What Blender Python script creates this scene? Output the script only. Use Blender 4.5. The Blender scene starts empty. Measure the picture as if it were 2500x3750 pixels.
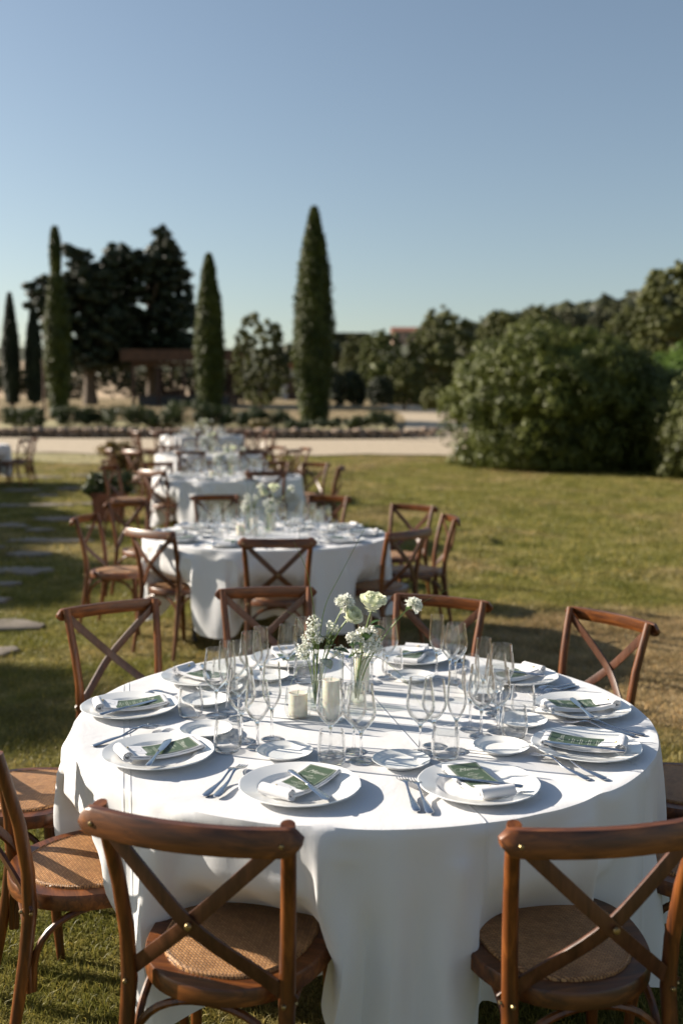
import bpy, math, random
import numpy as np
from mathutils import Vector, Matrix

PI = math.pi
rnd = random.Random(7)
S = bpy.context.scene
C = S.collection

# ------------------------------------------------------------------ camera, world, sun, exposure
cam_d = bpy.data.cameras.new("camera")
cam = bpy.data.objects.new("camera", cam_d)
C.objects.link(cam)
CAM_H, PITCH, ROLL = 1.7039, 0.0934, -0.0043
cam.matrix_world = (Matrix.Translation((0, 0, CAM_H)) @ Matrix.Rotation(PI/2 - PITCH, 4, 'X')
                    @ Matrix.Rotation(-ROLL, 4, 'Z'))
cam_d.sensor_fit = 'HORIZONTAL'
cam_d.sensor_width = 24.0
cam_d.lens = 35.0
cam_d.clip_start = 0.05
cam_d.clip_end = 3000
cam_d.dof.use_dof = True
cam_d.dof.focus_distance = 2.85
cam_d.dof.aperture_fstop = 2.0
S.camera = cam

SUN_EL, SUN_AZ = math.radians(23.5), math.radians(18.0)   # azimuth: how far the light travels towards the camera
Ldir = Vector((math.cos(SUN_EL)*math.cos(SUN_AZ), -math.cos(SUN_EL)*math.sin(SUN_AZ), -math.sin(SUN_EL)))
world = bpy.data.worlds.new("World")
S.world = world
world.use_nodes = True
wn = world.node_tree
bg = wn.nodes['Background']
sky = wn.nodes.new('ShaderNodeTexSky')
sky.sky_type = 'NISHITA'
sky.sun_disc = False
sky.sun_elevation = SUN_EL
sky.sun_rotation = math.atan2(-Ldir.x, -Ldir.y)
sky.altitude = 100
sky.air_density = 1.15
sky.dust_density = 0.9
sky.ozone_density = 1.3
hsv = wn.nodes.new('ShaderNodeHueSaturation'); hsv.inputs['Saturation'].default_value = 0.90
wn.links.new(sky.outputs[0], hsv.inputs['Color']); wn.links.new(hsv.outputs[0], bg.inputs[0])
bg.inputs[1].default_value = 0.060

sun_d = bpy.data.lights.new("sun", 'SUN')
sun_d.energy = 5.0
sun_d.angle = math.radians(0.55)
sun_d.cycles.is_caustics_light = True      # sunlight is refracted through the glasses onto the cloth
sun_d.color = (1.0, 0.90, 0.76)
sun = bpy.data.objects.new("sun", sun_d)
C.objects.link(sun)
sun.rotation_euler = Ldir.to_track_quat('-Z', 'Y').to_euler()

S.view_settings.view_transform = 'Standard'
S.view_settings.look = 'None'
S.view_settings.exposure = 1.06
S.view_settings.gamma = 1.0
S.view_settings.use_curve_mapping = False
S.cycles.max_bounces = 14
S.cycles.transparent_max_bounces = 64
S.cycles.transmission_bounces = 10
S.cycles.glossy_bounces = 6
S.cycles.diffuse_bounces = 4
S.cycles.sample_clamp_indirect = 8
S.cycles.caustics_refractive = False
S.cycles.caustics_reflective = False
S.cycles.use_denoising = True

# ------------------------------------------------------------------ helpers
def tag(o, label=None, cat=None, group=None, kind=None):
    if label: o['label'] = label
    if cat: o['category'] = cat
    if group: o['group'] = group
    if kind: o['kind'] = kind
    return o

def empty(name, loc=(0, 0, 0), rz=0.0, parent=None):
    o = bpy.data.objects.new(name, None)
    o.empty_display_size = 0.1
    C.objects.link(o)
    o.location = loc
    o.rotation_euler = (0, 0, rz)
    if parent: o.parent = parent
    return o

def copy_tree(o, parent=None):
    c = o.copy()
    C.objects.link(c)
    if parent: c.parent = parent
    for ch in list(o.children):
        copy_tree(ch, c)
    return c

class MB:
    """collects vertices and faces of one mesh"""
    def __init__(s): s.v = []; s.f = []; s.m = []; s.cm = 0
    def add(s, vs, fs, M=None):
        b = len(s.v)
        if M is not None: vs = [tuple(M @ Vector(p)) for p in vs]
        s.v += [tuple(p) for p in vs]
        s.f += [tuple(b+i for i in f) for f in fs]
        s.m += [s.cm]*len(fs)
        return s
    def box(s, x0, x1, y0, y1, z0, z1, M=None):
        vs = [(x, y, z) for z in (z0, z1) for y in (y0, y1) for x in (x0, x1)]
        return s.add(vs, [(0,2,3,1),(4,5,7,6),(0,1,5,4),(2,6,7,3),(0,4,6,2),(1,3,7,5)], M)
    def lathe(s, prof, n=32, M=None, cap0=False, cap1=False, wob=None):
        vs = []; fs = []
        for r, z in prof:
            for k in range(n):
                a = 2*PI*k/n
                rr = r*(1 + (wob(a, r) if wob else 0))
                vs.append((rr*math.cos(a), rr*math.sin(a), z))
        for i in range(len(prof)-1):
            for k in range(n):
                k2 = (k+1) % n
                fs.append((i*n+k, i*n+k2, (i+1)*n+k2, (i+1)*n+k))
        if cap0: fs.append(tuple(range(n))[::-1])
        if cap1: fs.append(tuple((len(prof)-1)*n+k for k in range(n)))
        return s.add(vs, fs, M)
    def sweep(s, pts, rad, n=8, M=None, up=(0, 0, 1), cap=True):
        """tube along pts; rad = (width, height) half sizes, a number, or a list of either; n=4 gives a flat bar"""
        pts = [Vector(p) for p in pts]
        N = len(pts)
        rs = rad if isinstance(rad, list) else [rad]*N
        rs = [(r, r) if not isinstance(r, tuple) else r for r in rs]
        vs = []; fs = []
        upv = Vector(up)
        prev = None
        for i, p in enumerate(pts):
            t = (pts[min(i+1, N-1)] - pts[max(i-1, 0)]).normalized()
            side = t.cross(upv if prev is None else prev)
            if side.length < 1e-4: side = t.cross(Vector((1, 0.3, 0)))
            side.normalize()
            w = side.cross(t).normalized()
            prev = w
            for k in range(n):
                a = 2*PI*(k+0.5)/n
                if n == 4:
                    ca = (1 if math.cos(a) > 0 else -1); sa = (1 if math.sin(a) > 0 else -1)
                else:
                    ca, sa = math.cos(a), math.sin(a)
                vs.append(tuple(p + side*ca*rs[i][0] + w*sa*rs[i][1]))
        for i in range(N-1):
            for k in range(n):
                k2 = (k+1) % n
                fs.append((i*n+k, i*n+k2, (i+1)*n+k2, (i+1)*n+k))
        if cap:
            fs.append(tuple(range(n))[::-1]); fs.append(tuple((N-1)*n+k for k in range(n)))
        return s.add(vs, fs, M)
    def prism(s, outline, z0, z1, M=None):
        n = len(outline)
        vs = [(x, y, z0) for x, y in outline] + [(x, y, z1) for x, y in outline]
        fs = [tuple(range(n))[::-1], tuple(range(n, 2*n))]
        for k in range(n): fs.append((k, (k+1) % n, n+(k+1) % n, n+k))
        return s.add(vs, fs, M)
    def mesh(s, name, mats, smooth=True, recalc=False, bevel=0):
        me = bpy.data.meshes.new(name)
        me.from_pydata(s.v, [], s.f)
        mats = mats if isinstance(mats, (list, tuple)) else [mats]
        for m in mats: me.materials.append(m)
        if len(mats) > 1:
            me.polygons.foreach_set('material_index', s.m)
        if recalc or bevel:
            import bmesh
            bm = bmesh.new(); bm.from_mesh(me)
            bmesh.ops.recalc_face_normals(bm, faces=bm.faces)
            if bevel:
                es = [e for e in bm.edges if e.is_manifold and e.calc_face_angle(0) > 0.6]
                bmesh.ops.bevel(bm, geom=es, offset=bevel, segments=2, affect='EDGES', profile=0.6)
            bm.to_mesh(me); bm.free()
        if smooth:
            me.polygons.foreach_set('use_smooth', [True]*len(me.polygons))
            try: me.set_sharp_from_angle(angle=math.radians(42))
            except Exception: pass
        me.update()
        return me

def part(name, me, parent=None, loc=(0, 0, 0), rz=0):
    o = bpy.data.objects.new(name, me)
    C.objects.link(o)
    o.location = loc
    o.rotation_euler = (0, 0, rz)
    if parent: o.parent = parent
    return o

def lerp(a, b, t): return a + (b-a)*t
def sstep(a, b, x):
    t = min(1, max(0, (x-a)/(b-a)))
    return t*t*(3-2*t)

# ------------------------------------------------------------------ materials
def newmat(name):
    m = bpy.data.materials.new(name)
    m.use_nodes = True
    nt = m.node_tree
    return m, nt, nt.nodes['Principled BSDF'], nt.nodes['Material Output']

def P(nt, t, **kw):
    n = nt.nodes.new(t)
    for k, v in kw.items():
        if k.startswith('i_'):
            n.inputs[k[2:].replace('_', ' ')].default_value = v
        else: setattr(n, k, v)
    return n

def ramp(nt, fac, stops):
    r = nt.nodes.new('ShaderNodeValToRGB')
    els = r.color_ramp.elements
    while len(els) < len(stops): els.new(0.5)
    for e, (p, c) in zip(els, stops):
        e.position = p; e.color = (*c, 1)
    nt.links.new(fac, r.inputs[0])
    return r.outputs[0]

def coords(nt, kind='Object', scale=(1, 1, 1), rot=(0, 0, 0)):
    if kind == 'Position':
        g = nt.nodes.new('ShaderNodeNewGeometry'); out = g.outputs['Position']
    else:
        tc = nt.nodes.new('ShaderNodeTexCoord'); out = tc.outputs[kind]
    mp = nt.nodes.new('ShaderNodeMapping')
    mp.inputs['Scale'].default_value = scale
    mp.inputs['Rotation'].default_value = rot
    nt.links.new(out, mp.inputs[0])
    return mp.outputs[0]

def noise(nt, vec, scale, detail=4, rough=0.55, dist=0.0):
    n = nt.nodes.new('ShaderNodeTexNoise')
    n.inputs['Scale'].default_value = scale
    n.inputs['Detail'].default_value = detail
    n.inputs['Roughness'].default_value = rough
    n.inputs['Distortion'].default_value = dist
    nt.links.new(vec, n.inputs['Vector'])
    return n.outputs['Fac']

def bump(nt, h, b, strength=0.3, dist=0.01):
    n = nt.nodes.new('ShaderNodeBump')
    n.inputs['Strength'].default_value = strength
    n.inputs['Distance'].default_value = dist
    nt.links.new(h, n.inputs['Height'])
    nt.links.new(n.outputs[0], b.inputs['Normal'])

def mixc(nt, fac, a, b, mode='MIX'):
    n = nt.nodes.new('ShaderNodeMix'); n.data_type = 'RGBA'; n.blend_type = mode
    for i, v in ((0, fac), (6, a), (7, b)):
        if isinstance(v, (int, float)): n.inputs[i].default_value = v
        elif isinstance(v, tuple): n.inputs[i].default_value = (*v, 1)
        else: nt.links.new(v, n.inputs[i])
    return n.outputs[2]

def simple(name, col, rough=0.6, metal=0.0, nscale=None, var=0.25, bmp=0.0, kind='Object', spec=0.5, bdist=0.01):
    m, nt, b, o = newmat(name)
    b.inputs['Roughness'].default_value = rough
    b.inputs['Metallic'].default_value = metal
    b.inputs['Specular IOR Level'].default_value = spec
    if nscale:
        f = noise(nt, coords(nt, kind), nscale, 5)
        lo = tuple(c*(1-var) for c in col); hi = tuple(min(1, c*(1+var)) for c in col)
        nt.links.new(ramp(nt, f, [(0.3, lo), (0.7, hi)]), b.inputs['Base Color'])
        if bmp: bump(nt, f, b, bmp, bdist)
    else: b.inputs['Base Color'].default_value = (*col, 1)
    return m

def wood_mat(name, dark, mid, light, scale=(9, 9, 1.2), rough=0.36, obj_random=True):
    m, nt, b, o = newmat(name)
    v = coords(nt, 'Object', scale)
    f = noise(nt, v, 5, 6, 0.6, 0.6)
    f2 = noise(nt, coords(nt, 'Object'), 3.0, 3, 0.5)
    col = ramp(nt, f, [(0.28, dark), (0.5, mid), (0.74, light)])
    col2 = mixc(nt, 0.55, col, ramp(nt, f2, [(0.35, (0.55, 0.5, 0.5)), (0.65, (1.25, 1.2, 1.15))]), 'MULTIPLY')
    if obj_random:
        oi = nt.nodes.new('ShaderNodeObjectInfo')
        r = ramp(nt, oi.outputs['Random'], [(0, (0.72, 0.70, 0.70)), (1, (1.15, 1.12, 1.1))])
        col2 = mixc(nt, 1.0, col2, r, 'MULTIPLY')
    nt.links.new(col2, b.inputs['Base Color'])
    rr = nt.nodes.new('ShaderNodeMapRange')
    rr.inputs[3].default_value = rough-0.08; rr.inputs[4].default_value = rough+0.16
    nt.links.new(f2, rr.inputs[0]); nt.links.new(rr.outputs[0], b.inputs['Roughness'])
    bump(nt, f, b, 0.12, 0.002)
    return m

M = {}
M['wood'] = wood_mat('stained_wood', (0.034, 0.010, 0.002), (0.125, 0.038, 0.007), (0.27, 0.092, 0.018))
M['wood_x'] = wood_mat('stained_wood_cross', (0.034, 0.010, 0.002), (0.125, 0.038, 0.007), (0.27, 0.092, 0.018), (1.3, 10, 10))
M['strap'] = wood_mat('strap_wood', (0.045, 0.016, 0.008), (0.10, 0.038, 0.018), (0.17, 0.07, 0.035))
M['brass'] = simple('brass', (0.34, 0.25, 0.13), 0.42, 1.0)
M['steel'] = simple('cutlery_steel', (0.60, 0.60, 0.62), 0.13, 1.0)
M['china'] = simple('porcelain', (0.83, 0.83, 0.81), 0.12, 0, spec=0.6)
M['candle'] = None

def cane_mat():
    m, nt, b, o = newmat('woven_cane')
    v = coords(nt, 'Object', (1, 1, 1), (0, 0, math.radians(38)))
    w = nt.nodes.new('ShaderNodeTexBrick')
    w.offset = 0.5; w.squash = 1.0
    w.inputs['Scale'].default_value = 1.0
    w.inputs['Brick Width'].default_value = 0.0125
    w.inputs['Row Height'].default_value = 0.0062
    w.inputs['Mortar Size'].default_value = 0.0011
    w.inputs['Mortar Smooth'].default_value = 0.9
    w.inputs['Color1'].default_value = (0.50, 0.265, 0.105, 1)
    w.inputs['Color2'].default_value = (0.34, 0.165, 0.058, 1)
    w.inputs['Mortar'].default_value = (0.10, 0.042, 0.018, 1)
    nt.links.new(v, w.inputs['Vector'])
    f = noise(nt, coords(nt, 'Object'), 14, 4)
    col = mixc(nt, 0.6, w.outputs['Color'], ramp(nt, f, [(0.3, (0.6, 0.55, 0.5)), (0.7, (1.35, 1.3, 1.25))]), 'MULTIPLY')
    nt.links.new(col, b.inputs['Base Color'])
    b.inputs['Roughness'].default_value = 0.5
    inv = nt.nodes.new('ShaderNodeMath'); inv.operation = 'SUBTRACT'; inv.inputs[0].default_value = 1
    nt.links.new(w.outputs['Fac'], inv.inputs[1])
    bump(nt, inv.outputs[0], b, 0.9, 0.0035)
    return m
M['cane'] = cane_mat()

def cloth_mat(name, col, weave=900, transl=0.16, rough=0.85, bmp=0.25, creases=False):
    m, nt, b, o = newmat(name)
    b.inputs['Base Color'].default_value = (*col, 1)
    b.inputs['Roughness'].default_value = rough
    b.inputs['Specular IOR Level'].default_value = 0.2
    b.inputs['Sheen Weight'].default_value = 0.15
    wv = nt.nodes.new('ShaderNodeTexNoise'); wv.inputs['Scale'].default_value = weave/6
    wv.inputs['Detail'].default_value = 2
    nt.links.new(coords(nt, 'Object', (1, 0.25, 1)), wv.inputs['Vector'])
    w2 = noise(nt, coords(nt, 'Object', (1, 1, 0.5)), 5.0, 4, 0.55, 0.8)
    ad = nt.nodes.new('ShaderNodeMath'); ad.operation = 'MULTIPLY_ADD'
    ad.inputs[1].default_value = 0.060
    nt.links.new(wv.outputs['Fac'], ad.inputs[0]); nt.links.new(w2, ad.inputs[2])
    hgt_ = ad.outputs[0]
    if creases:     # two pressed-in fold lines running across the cloth
        sp_ = nt.nodes.new('ShaderNodeVectorMath'); sp_.operation = 'DOT_PRODUCT'
        tc_ = nt.nodes.new('ShaderNodeTexCoord'); nt.links.new(tc_.outputs['Object'], sp_.inputs[0]); sp_.inputs[1].default_value = (.977, .212, 0)
        for c_, w_, k_ in ((.082, .006, .9), (-.747, .004, .7), (-.729, .004, .7), (.62, .006, .6)):
            s1 = nt.nodes.new('ShaderNodeMath'); s1.operation = 'SUBTRACT'; nt.links.new(sp_.outputs['Value'], s1.inputs[0]); s1.inputs[1].default_value = c_
            s2 = nt.nodes.new('ShaderNodeMath'); s2.operation = 'ABSOLUTE'; nt.links.new(s1.outputs[0], s2.inputs[0])
            s3 = nt.nodes.new('ShaderNodeMapRange'); s3.interpolation_type = 'SMOOTHSTEP'; s3.inputs[1].default_value = 0; s3.inputs[2].default_value = w_
            s3.inputs[3].default_value = k_; s3.inputs[4].default_value = 0; nt.links.new(s2.outputs[0], s3.inputs[0])
            s4 = nt.nodes.new('ShaderNodeMath'); s4.operation = 'ADD'; nt.links.new(hgt_, s4.inputs[0]); nt.links.new(s3.outputs[0], s4.inputs[1]); hgt_ = s4.outputs[0]
    bump(nt, hgt_, b, bmp, 0.012)
    tr = nt.nodes.new('ShaderNodeBsdfTranslucent'); tr.inputs[0].default_value = (*[c*0.95 for c in col], 1)
    mx = nt.nodes.new('ShaderNodeMixShader'); mx.inputs[0].default_value = transl
    nt.links.new(b.outputs[0], mx.inputs[1]); nt.links.new(tr.outputs[0], mx.inputs[2])
    nt.links.new(mx.outputs[0], o.inputs[0])
    return m
M['linen'] = cloth_mat('white_linen', (0.80, 0.80, 0.815), creases=True, bmp=0.35)
M['napkin'] = cloth_mat('napkin_linen', (0.82, 0.81, 0.82), 1500, 0.10, bmp=0.12)

def thin_glass(name, tint=(0.985, 0.99, 0.99), ior=1.5):
    m, nt, b, o = newmat(name)
    nt.nodes.remove(b)
    t = nt.nodes.new('ShaderNodeBsdfTransparent'); t.inputs[0].default_value = (*tint, 1)
    g = nt.nodes.new('ShaderNodeBsdfGlossy'); g.inputs['Roughness'].default_value = 0.015
    g.inputs[0].default_value = (1, 1, 1, 1)
    lw = nt.nodes.new('ShaderNodeLayerWeight'); lw.inputs[0].default_value = 0.5
    pw = nt.nodes.new('ShaderNodeMath'); pw.operation = 'POWER'; pw.inputs[1].default_value = 4.6
    nt.links.new(lw.outputs['Facing'], pw.inputs[0])
    f = nt.nodes.new('ShaderNodeMath'); f.operation = 'MULTIPLY_ADD'; f.use_clamp = True
    f.inputs[1].default_value = 0.95; f.inputs[2].default_value = 0.05 if ior > 1.4 else 0.02
    nt.links.new(pw.outputs[0], f.inputs[0])
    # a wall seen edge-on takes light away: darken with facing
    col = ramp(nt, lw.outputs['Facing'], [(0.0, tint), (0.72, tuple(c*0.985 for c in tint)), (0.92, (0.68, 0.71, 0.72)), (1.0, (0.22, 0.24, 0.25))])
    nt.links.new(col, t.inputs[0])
    mx = nt.nodes.new('ShaderNodeMixShader')
    nt.links.new(f.outputs[0], mx.inputs[0])
    nt.links.new(t.outputs[0], mx.inputs[1]); nt.links.new(g.outputs[0], mx.inputs[2])
    nt.links.new(mx.outputs[0], o.inputs[0])
    return m
M['glass'] = thin_glass('clear_glass')
def solid_glass(thin0=0.35, thin1=0.75):
    m, nt, b, o = newmat('solid_glass')
    b.inputs['Transmission Weight'].default_value = 1.0
    b.inputs['Roughness'].default_value = 0.0
    b.inputs['IOR'].default_value = 1.5
    b.inputs['Base Color'].default_value = (1, 1, 1, 1)
    # the blown wall is so thin that face-on it does not bend light; only the edges do
    t = nt.nodes.new('ShaderNodeBsdfTransparent'); t.inputs[0].default_value = (.994, .996, .996, 1)
    g = nt.nodes.new('ShaderNodeBsdfGlossy'); g.inputs['Roughness'].default_value = 0.015
    lw = nt.nodes.new('ShaderNodeLayerWeight'); lw.inputs[0].default_value = 0.5
    m1 = nt.nodes.new('ShaderNodeMixShader'); m1.inputs[0].default_value = 0.05
    nt.links.new(t.outputs[0], m1.inputs[1]); nt.links.new(g.outputs[0], m1.inputs[2])
    mr = nt.nodes.new('ShaderNodeMapRange'); mr.inputs[1].default_value = thin0; mr.inputs[2].default_value = thin1
    nt.links.new(lw.outputs['Facing'], mr.inputs[0])
    m2 = nt.nodes.new('ShaderNodeMixShader'); nt.links.new(mr.outputs[0], m2.inputs[0])
    nt.links.new(m1.outputs[0], m2.inputs[1]); nt.links.new(b.outputs[0], m2.inputs[2])
    nt.links.new(m2.outputs[0], o.inputs[0])
    return m
M['glass_bowl'] = solid_glass()
M['glass_solid'] = solid_glass(-2, -1)

def wax():
    m, nt, b, o = newmat('candle_wax')
    b.inputs['Base Color'].default_value = (0.80, 0.75, 0.60, 1)
    b.inputs['Roughness'].default_value = 0.5
    b.inputs['Subsurface Weight'].default_value = 0.3
    b.inputs['Subsurface Scale'].default_value = 0.01
    return m
M['candle'] = wax()
M['menu_green'] = simple('menu_card_green', (0.055, 0.092, 0.052), 0.55)
M['print_white'] = simple('white_print', (0.50, 0.53, 0.46), 0.6)
M['card_white'] = simple('card_white', (0.80, 0.80, 0.82), 0.6)
M['print_grey'] = simple('grey_print', (0.35, 0.36, 0.4), 0.6)
M['gold'] = simple('wax_seal', (0.62, 0.50, 0.28), 0.45)

def leaf_mat(name, dark, light, scale=1.2, transl=0.35, rough=0.55, hue2=None):
    m, nt, b, o = newmat(name)
    f = noise(nt, coords(nt, 'Position'), scale, 5, 0.6)
    g = nt.nodes.new('ShaderNodeNewGeometry')
    stops = [(0.3, dark), (0.66, light)]
    if hue2: stops.append((0.82, hue2))
    col = ramp(nt, f, stops)
    rr = ramp(nt, g.outputs['Random Per Island'], [(0, (0.78, 0.80, 0.78)), (1, (1.22, 1.22, 1.18))])
    col = mixc(nt, 1.0, col, rr, 'MULTIPLY')
    nt.links.new(col, b.inputs['Base Color'])
    b.inputs['Roughness'].default_value = rough
    b.inputs['Specular IOR Level'].default_value = 0.3
    tr = nt.nodes.new('ShaderNodeBsdfTranslucent'); nt.links.new(col, tr.inputs[0])
    mx = nt.nodes.new('ShaderNodeMixShader'); mx.inputs[0].default_value = transl
    nt.links.new(b.outputs[0], mx.inputs[1]); nt.links.new(tr.outputs[0], mx.inputs[2])
    nt.links.new(mx.outputs[0], o.inputs[0])
    return m
M['cypress'] = leaf_mat('cypress_foliage', (0.024, 0.036, 0.006), (0.085, 0.100, 0.015), 1.6, 0.2)
M['pine'] = leaf_mat('dark_conifer_foliage', (0.010, 0.016, 0.007), (0.030, 0.040, 0.016), 1.0, 0.12)
M['bush'] = leaf_mat('shrub_foliage', (0.045, 0.058, 0.011), (0.125, 0.140, 0.030), 1.1, 0.25)
M['olive'] = leaf_mat('oak_foliage', (0.046, 0.056, 0.014), (0.125, 0.130, 0.034), 0.6, 0.25)
M['bright'] = leaf_mat('bright_foliage', (0.055, 0.10, 0.015), (0.13, 0.20, 0.035), 1.0, 0.35)
M['hillwood'] = leaf_mat('hill_foliage', (0.028, 0.034, 0.014), (0.075, 0.075, 0.032), 0.10, 0.2)
M['bedplant'] = leaf_mat('bed_plant_foliage', (0.020, 0.032, 0.010), (0.060, 0.075, 0.025), 2.0, 0.25)
M['autumn'] = leaf_mat('rusty_foliage', (0.10, 0.06, 0.02), (0.24, 0.17, 0.05), 5.0, 0.35)
M['bark'] = simple('bark', (0.10, 0.075, 0.055), 0.9, 0, 6, 0.4, 0.5)
M['terracotta'] = simple('terracotta', (0.20, 0.075, 0.04), 0.8, 0, 12, 0.25, 0.2)
M['soil'] = simple('soil', (0.07, 0.05, 0.035), 0.95, 0, 12, 0.3, 0.4)
M['stone'] = simple('field_stone', (0.27, 0.20, 0.15), 0.9, 0, 7, 0.35, 0.6, 'Position')
M['flag'] = simple('flagstone', (0.20, 0.165, 0.13), 0.85, 0, 5, 0.25, 0.5, 'Position')
M['roof'] = simple('roof_boards', (0.075, 0.036, 0.018), 0.8, 0, 3, 0.25, 0.2)
M['post'] = simple('dark_timber', (0.055, 0.03, 0.02), 0.8, 0, 4, 0.3)
M['plaster'] = simple('pale_plaster', (0.45, 0.43, 0.42), 0.85, 0, 2, 0.12, 0.1)
M['pinkwall'] = simple('pink_plaster', (0.40, 0.27, 0.20), 0.85, 0, 2, 0.12, 0.1)
M['white_paint'] = simple('white_paint', (0.75, 0.75, 0.75), 0.5)
M['dark_glass'] = simple('window_glass', (0.03, 0.035, 0.04), 0.08)
M['black_metal'] = simple('black_metal', (0.03, 0.03, 0.035), 0.5)
M['stem'] = simple('flower_stem', (0.16, 0.23, 0.06), 0.5, 0, 30, 0.25)
M['rose_leaf'] = leaf_mat('rose_leaf', (0.025, 0.055, 0.015), (0.06, 0.11, 0.03), 25, 0.3, 0.35)
def petal(name, c, c2):
    m, nt, b, o = newmat(name)
    f = noise(nt, coords(nt, 'Object'), 26, 3)
    col = ramp(nt, f, [(0.3, c2), (0.62, c)])
    nt.links.new(col, b.inputs['Base Color'])
    b.inputs['Roughness'].default_value = 0.6
    tr = nt.nodes.new('ShaderNodeBsdfTranslucent'); nt.links.new(col, tr.inputs[0])
    mx = nt.nodes.new('ShaderNodeMixShader'); mx.inputs[0].default_value = 0.3
    nt.links.new(b.outputs[0], mx.inputs[1]); nt.links.new(tr.outputs[0], mx.inputs[2])
    nt.links.new(mx.outputs[0], o.inputs[0])
    return m
M['petal_white'] = petal('white_petals', (0.86, 0.86, 0.82), (0.80, 0.82, 0.70))
M['petal_green'] = petal('pale_green_petals', (0.84, 0.85, 0.68), (0.74, 0.78, 0.52))

# ------------------------------------------------------------------ terrain
TP = [(-60, 0), (4.6, 0), (7.36, .079), (12.1, .231), (16.7, .365), (22.3, .56), (27, .74), (34, .995), (44, 1.60),
      (62, 2.45), (75, 3.05), (100, 3.7), (140, 4.2), (400, 6.0)]
def ground_z(x, y):
    for (a, za), (b, zb) in zip(TP, TP[1:]):
        if y <= b:
            z = lerp(za, zb, (y-a)/(b-a)) if y > a else za
            break
    else: z = TP[-1][1]
    if x < -8 and y > 50: z += 0
    return z
def gz(x, y):      # smoothed
    d = 0.6 + max(0, y)*0.03
    return (ground_z(x, y-d) + 2*ground_z(x, y) + ground_z(x, y+d))/4

def _ray(Dx, Dy):
    u = (Dx*1.5944-1250)/3646; v = (Dy*1.5944-1875)/3646
    cr, sr = math.cos(ROLL), math.sin(ROLL); u, v = u*cr+v*sr, -u*sr+v*cr
    c_, s_ = math.cos(PITCH), math.sin(PITCH)
    return u, c_-v*s_, -s_-v*c_
def px(Dx, Y, Dy=880): d = _ray(Dx, Dy); return d[0]/d[1]*Y
def pz(Dy, Y): d = _ray(784, Dy); return CAM_H + d[2]/d[1]*Y

# ------------------------------------------------------------------ ground materials
def grass_color(nt):
    v = coords(nt, 'Position')
    n1 = noise(nt, v, 0.55, 5, 0.6, 0.4)
    n2 = noise(nt, v, 2.6, 5, 0.65, 0.3)
    col = ramp(nt, n2, [(0.28, (0.084, 0.092, 0.016)), (0.5, (0.172, 0.158, 0.038)), (0.72, (0.29, 0.245, 0.088))])
    dry = ramp(nt, n2, [(0.3, (0.15, 0.105, 0.045)), (0.7, (0.40, 0.29, 0.155))])
    # dry area to the right, between the first two tables
    g = nt.nodes.new('ShaderNodeNewGeometry')
    d = nt.nodes.new('ShaderNodeVectorMath'); d.operation = 'SUBTRACT'
    nt.links.new(g.outputs['Position'], d.inputs[0]); d.inputs[1].default_value = (2.7, 6.5, 0)
    s = nt.nodes.new('ShaderNodeVectorMath'); s.operation = 'MULTIPLY'
    nt.links.new(d.outputs[0], s.inputs[0]); s.inputs[1].default_value = (0.26, 0.46, 0)
    ln = nt.nodes.new('ShaderNodeVectorMath'); ln.operation = 'LENGTH'
    nt.links.new(s.outputs[0], ln.inputs[0])
    a = nt.nodes.new('ShaderNodeMapRange'); a.inputs[1].default_value = 0.25; a.inputs[2].default_value = 1.15
    a.inputs[3].default_value = 0.34; a.inputs[4].default_value = -0.04
    nt.links.new(ln.outputs['Value'], a.inputs[0])
    # the lawn dries out towards the drive
    sx = nt.nodes.new('ShaderNodeSeparateXYZ'); nt.links.new(g.outputs['Position'], sx.inputs[0])
    far = nt.nodes.new('ShaderNodeMapRange'); far.inputs[1].default_value = 21; far.inputs[2].default_value = 27
    far.inputs[3].default_value = 0; far.inputs[4].default_value = 0.10
    nt.links.new(sx.outputs['Y'], far.inputs[0])
    ad = nt.nodes.new('ShaderNodeMath'); ad.operation = 'ADD'
    nt.links.new(n1, ad.inputs[0]); nt.links.new(a.outputs[0], ad.inputs[1])
    ad2 = nt.nodes.new('ShaderNodeMath'); ad2.operation = 'ADD'
    nt.links.new(ad.outputs[0], ad2.inputs[0]); nt.links.new(far.outputs[0], ad2.inputs[1])
    fac = nt.nodes.new('ShaderNodeMapRange'); fac.inputs[1].default_value = 0.44; fac.inputs[2].default_value = 0.70
    nt.links.new(ad2.outputs[0], fac.inputs[0])
    return mixc(nt, fac.outputs[0], col, dry), sx, n1, n2

m, nt, b, o = newmat('lawn')
gc, sx, n1, n2 = grass_color(nt)
# beyond the drive the ground is dry meadow
mead = ramp(nt, n2, [(0.3, (0.20, 0.155, 0.085)), (0.7, (0.36, 0.28, 0.17))])
mr = nt.nodes.new('ShaderNodeMapRange'); mr.inputs[1].default_value = 34; mr.inputs[2].default_value = 39
nt.links.new(sx.outputs['Y'], mr.inputs[0])
c = mixc(nt, mr.outputs[0], gc, mead)
fine = noise(nt, coords(nt, 'Position'), 60, 4, 0.7)
c = mixc(nt, 0.7, c, ramp(nt, fine, [(0.28, (0.38, 0.38, 0.38)), (0.72, (1.6, 1.6, 1.6))]), 'MULTIPLY')
nt.links.new(c, b.inputs['Base Color'])
b.inputs['Roughness'].default_value = 0.95; b.inputs['Specular IOR Level'].default_value = 0.1
bump(nt, noise(nt, coords(nt, 'Position'), 9, 6, 0.7), b, 0.9, 0.12)
M['lawn'] = m
m, nt, b, o = newmat('grass_blades')
gc, *_ = grass_color(nt)
g = nt.nodes.new('ShaderNodeNewGeometry')
rr = ramp(nt, g.outputs['Random Per Island'], [(0, (0.7, 0.75, 0.7)), (0.7, (1.25, 1.3, 1.2)), (1, (2.0, 1.75, 1.5))])
c = mixc(nt, 1.0, gc, rr, 'MULTIPLY')
nt.links.new(c, b.inputs['Base Color'])
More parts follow.
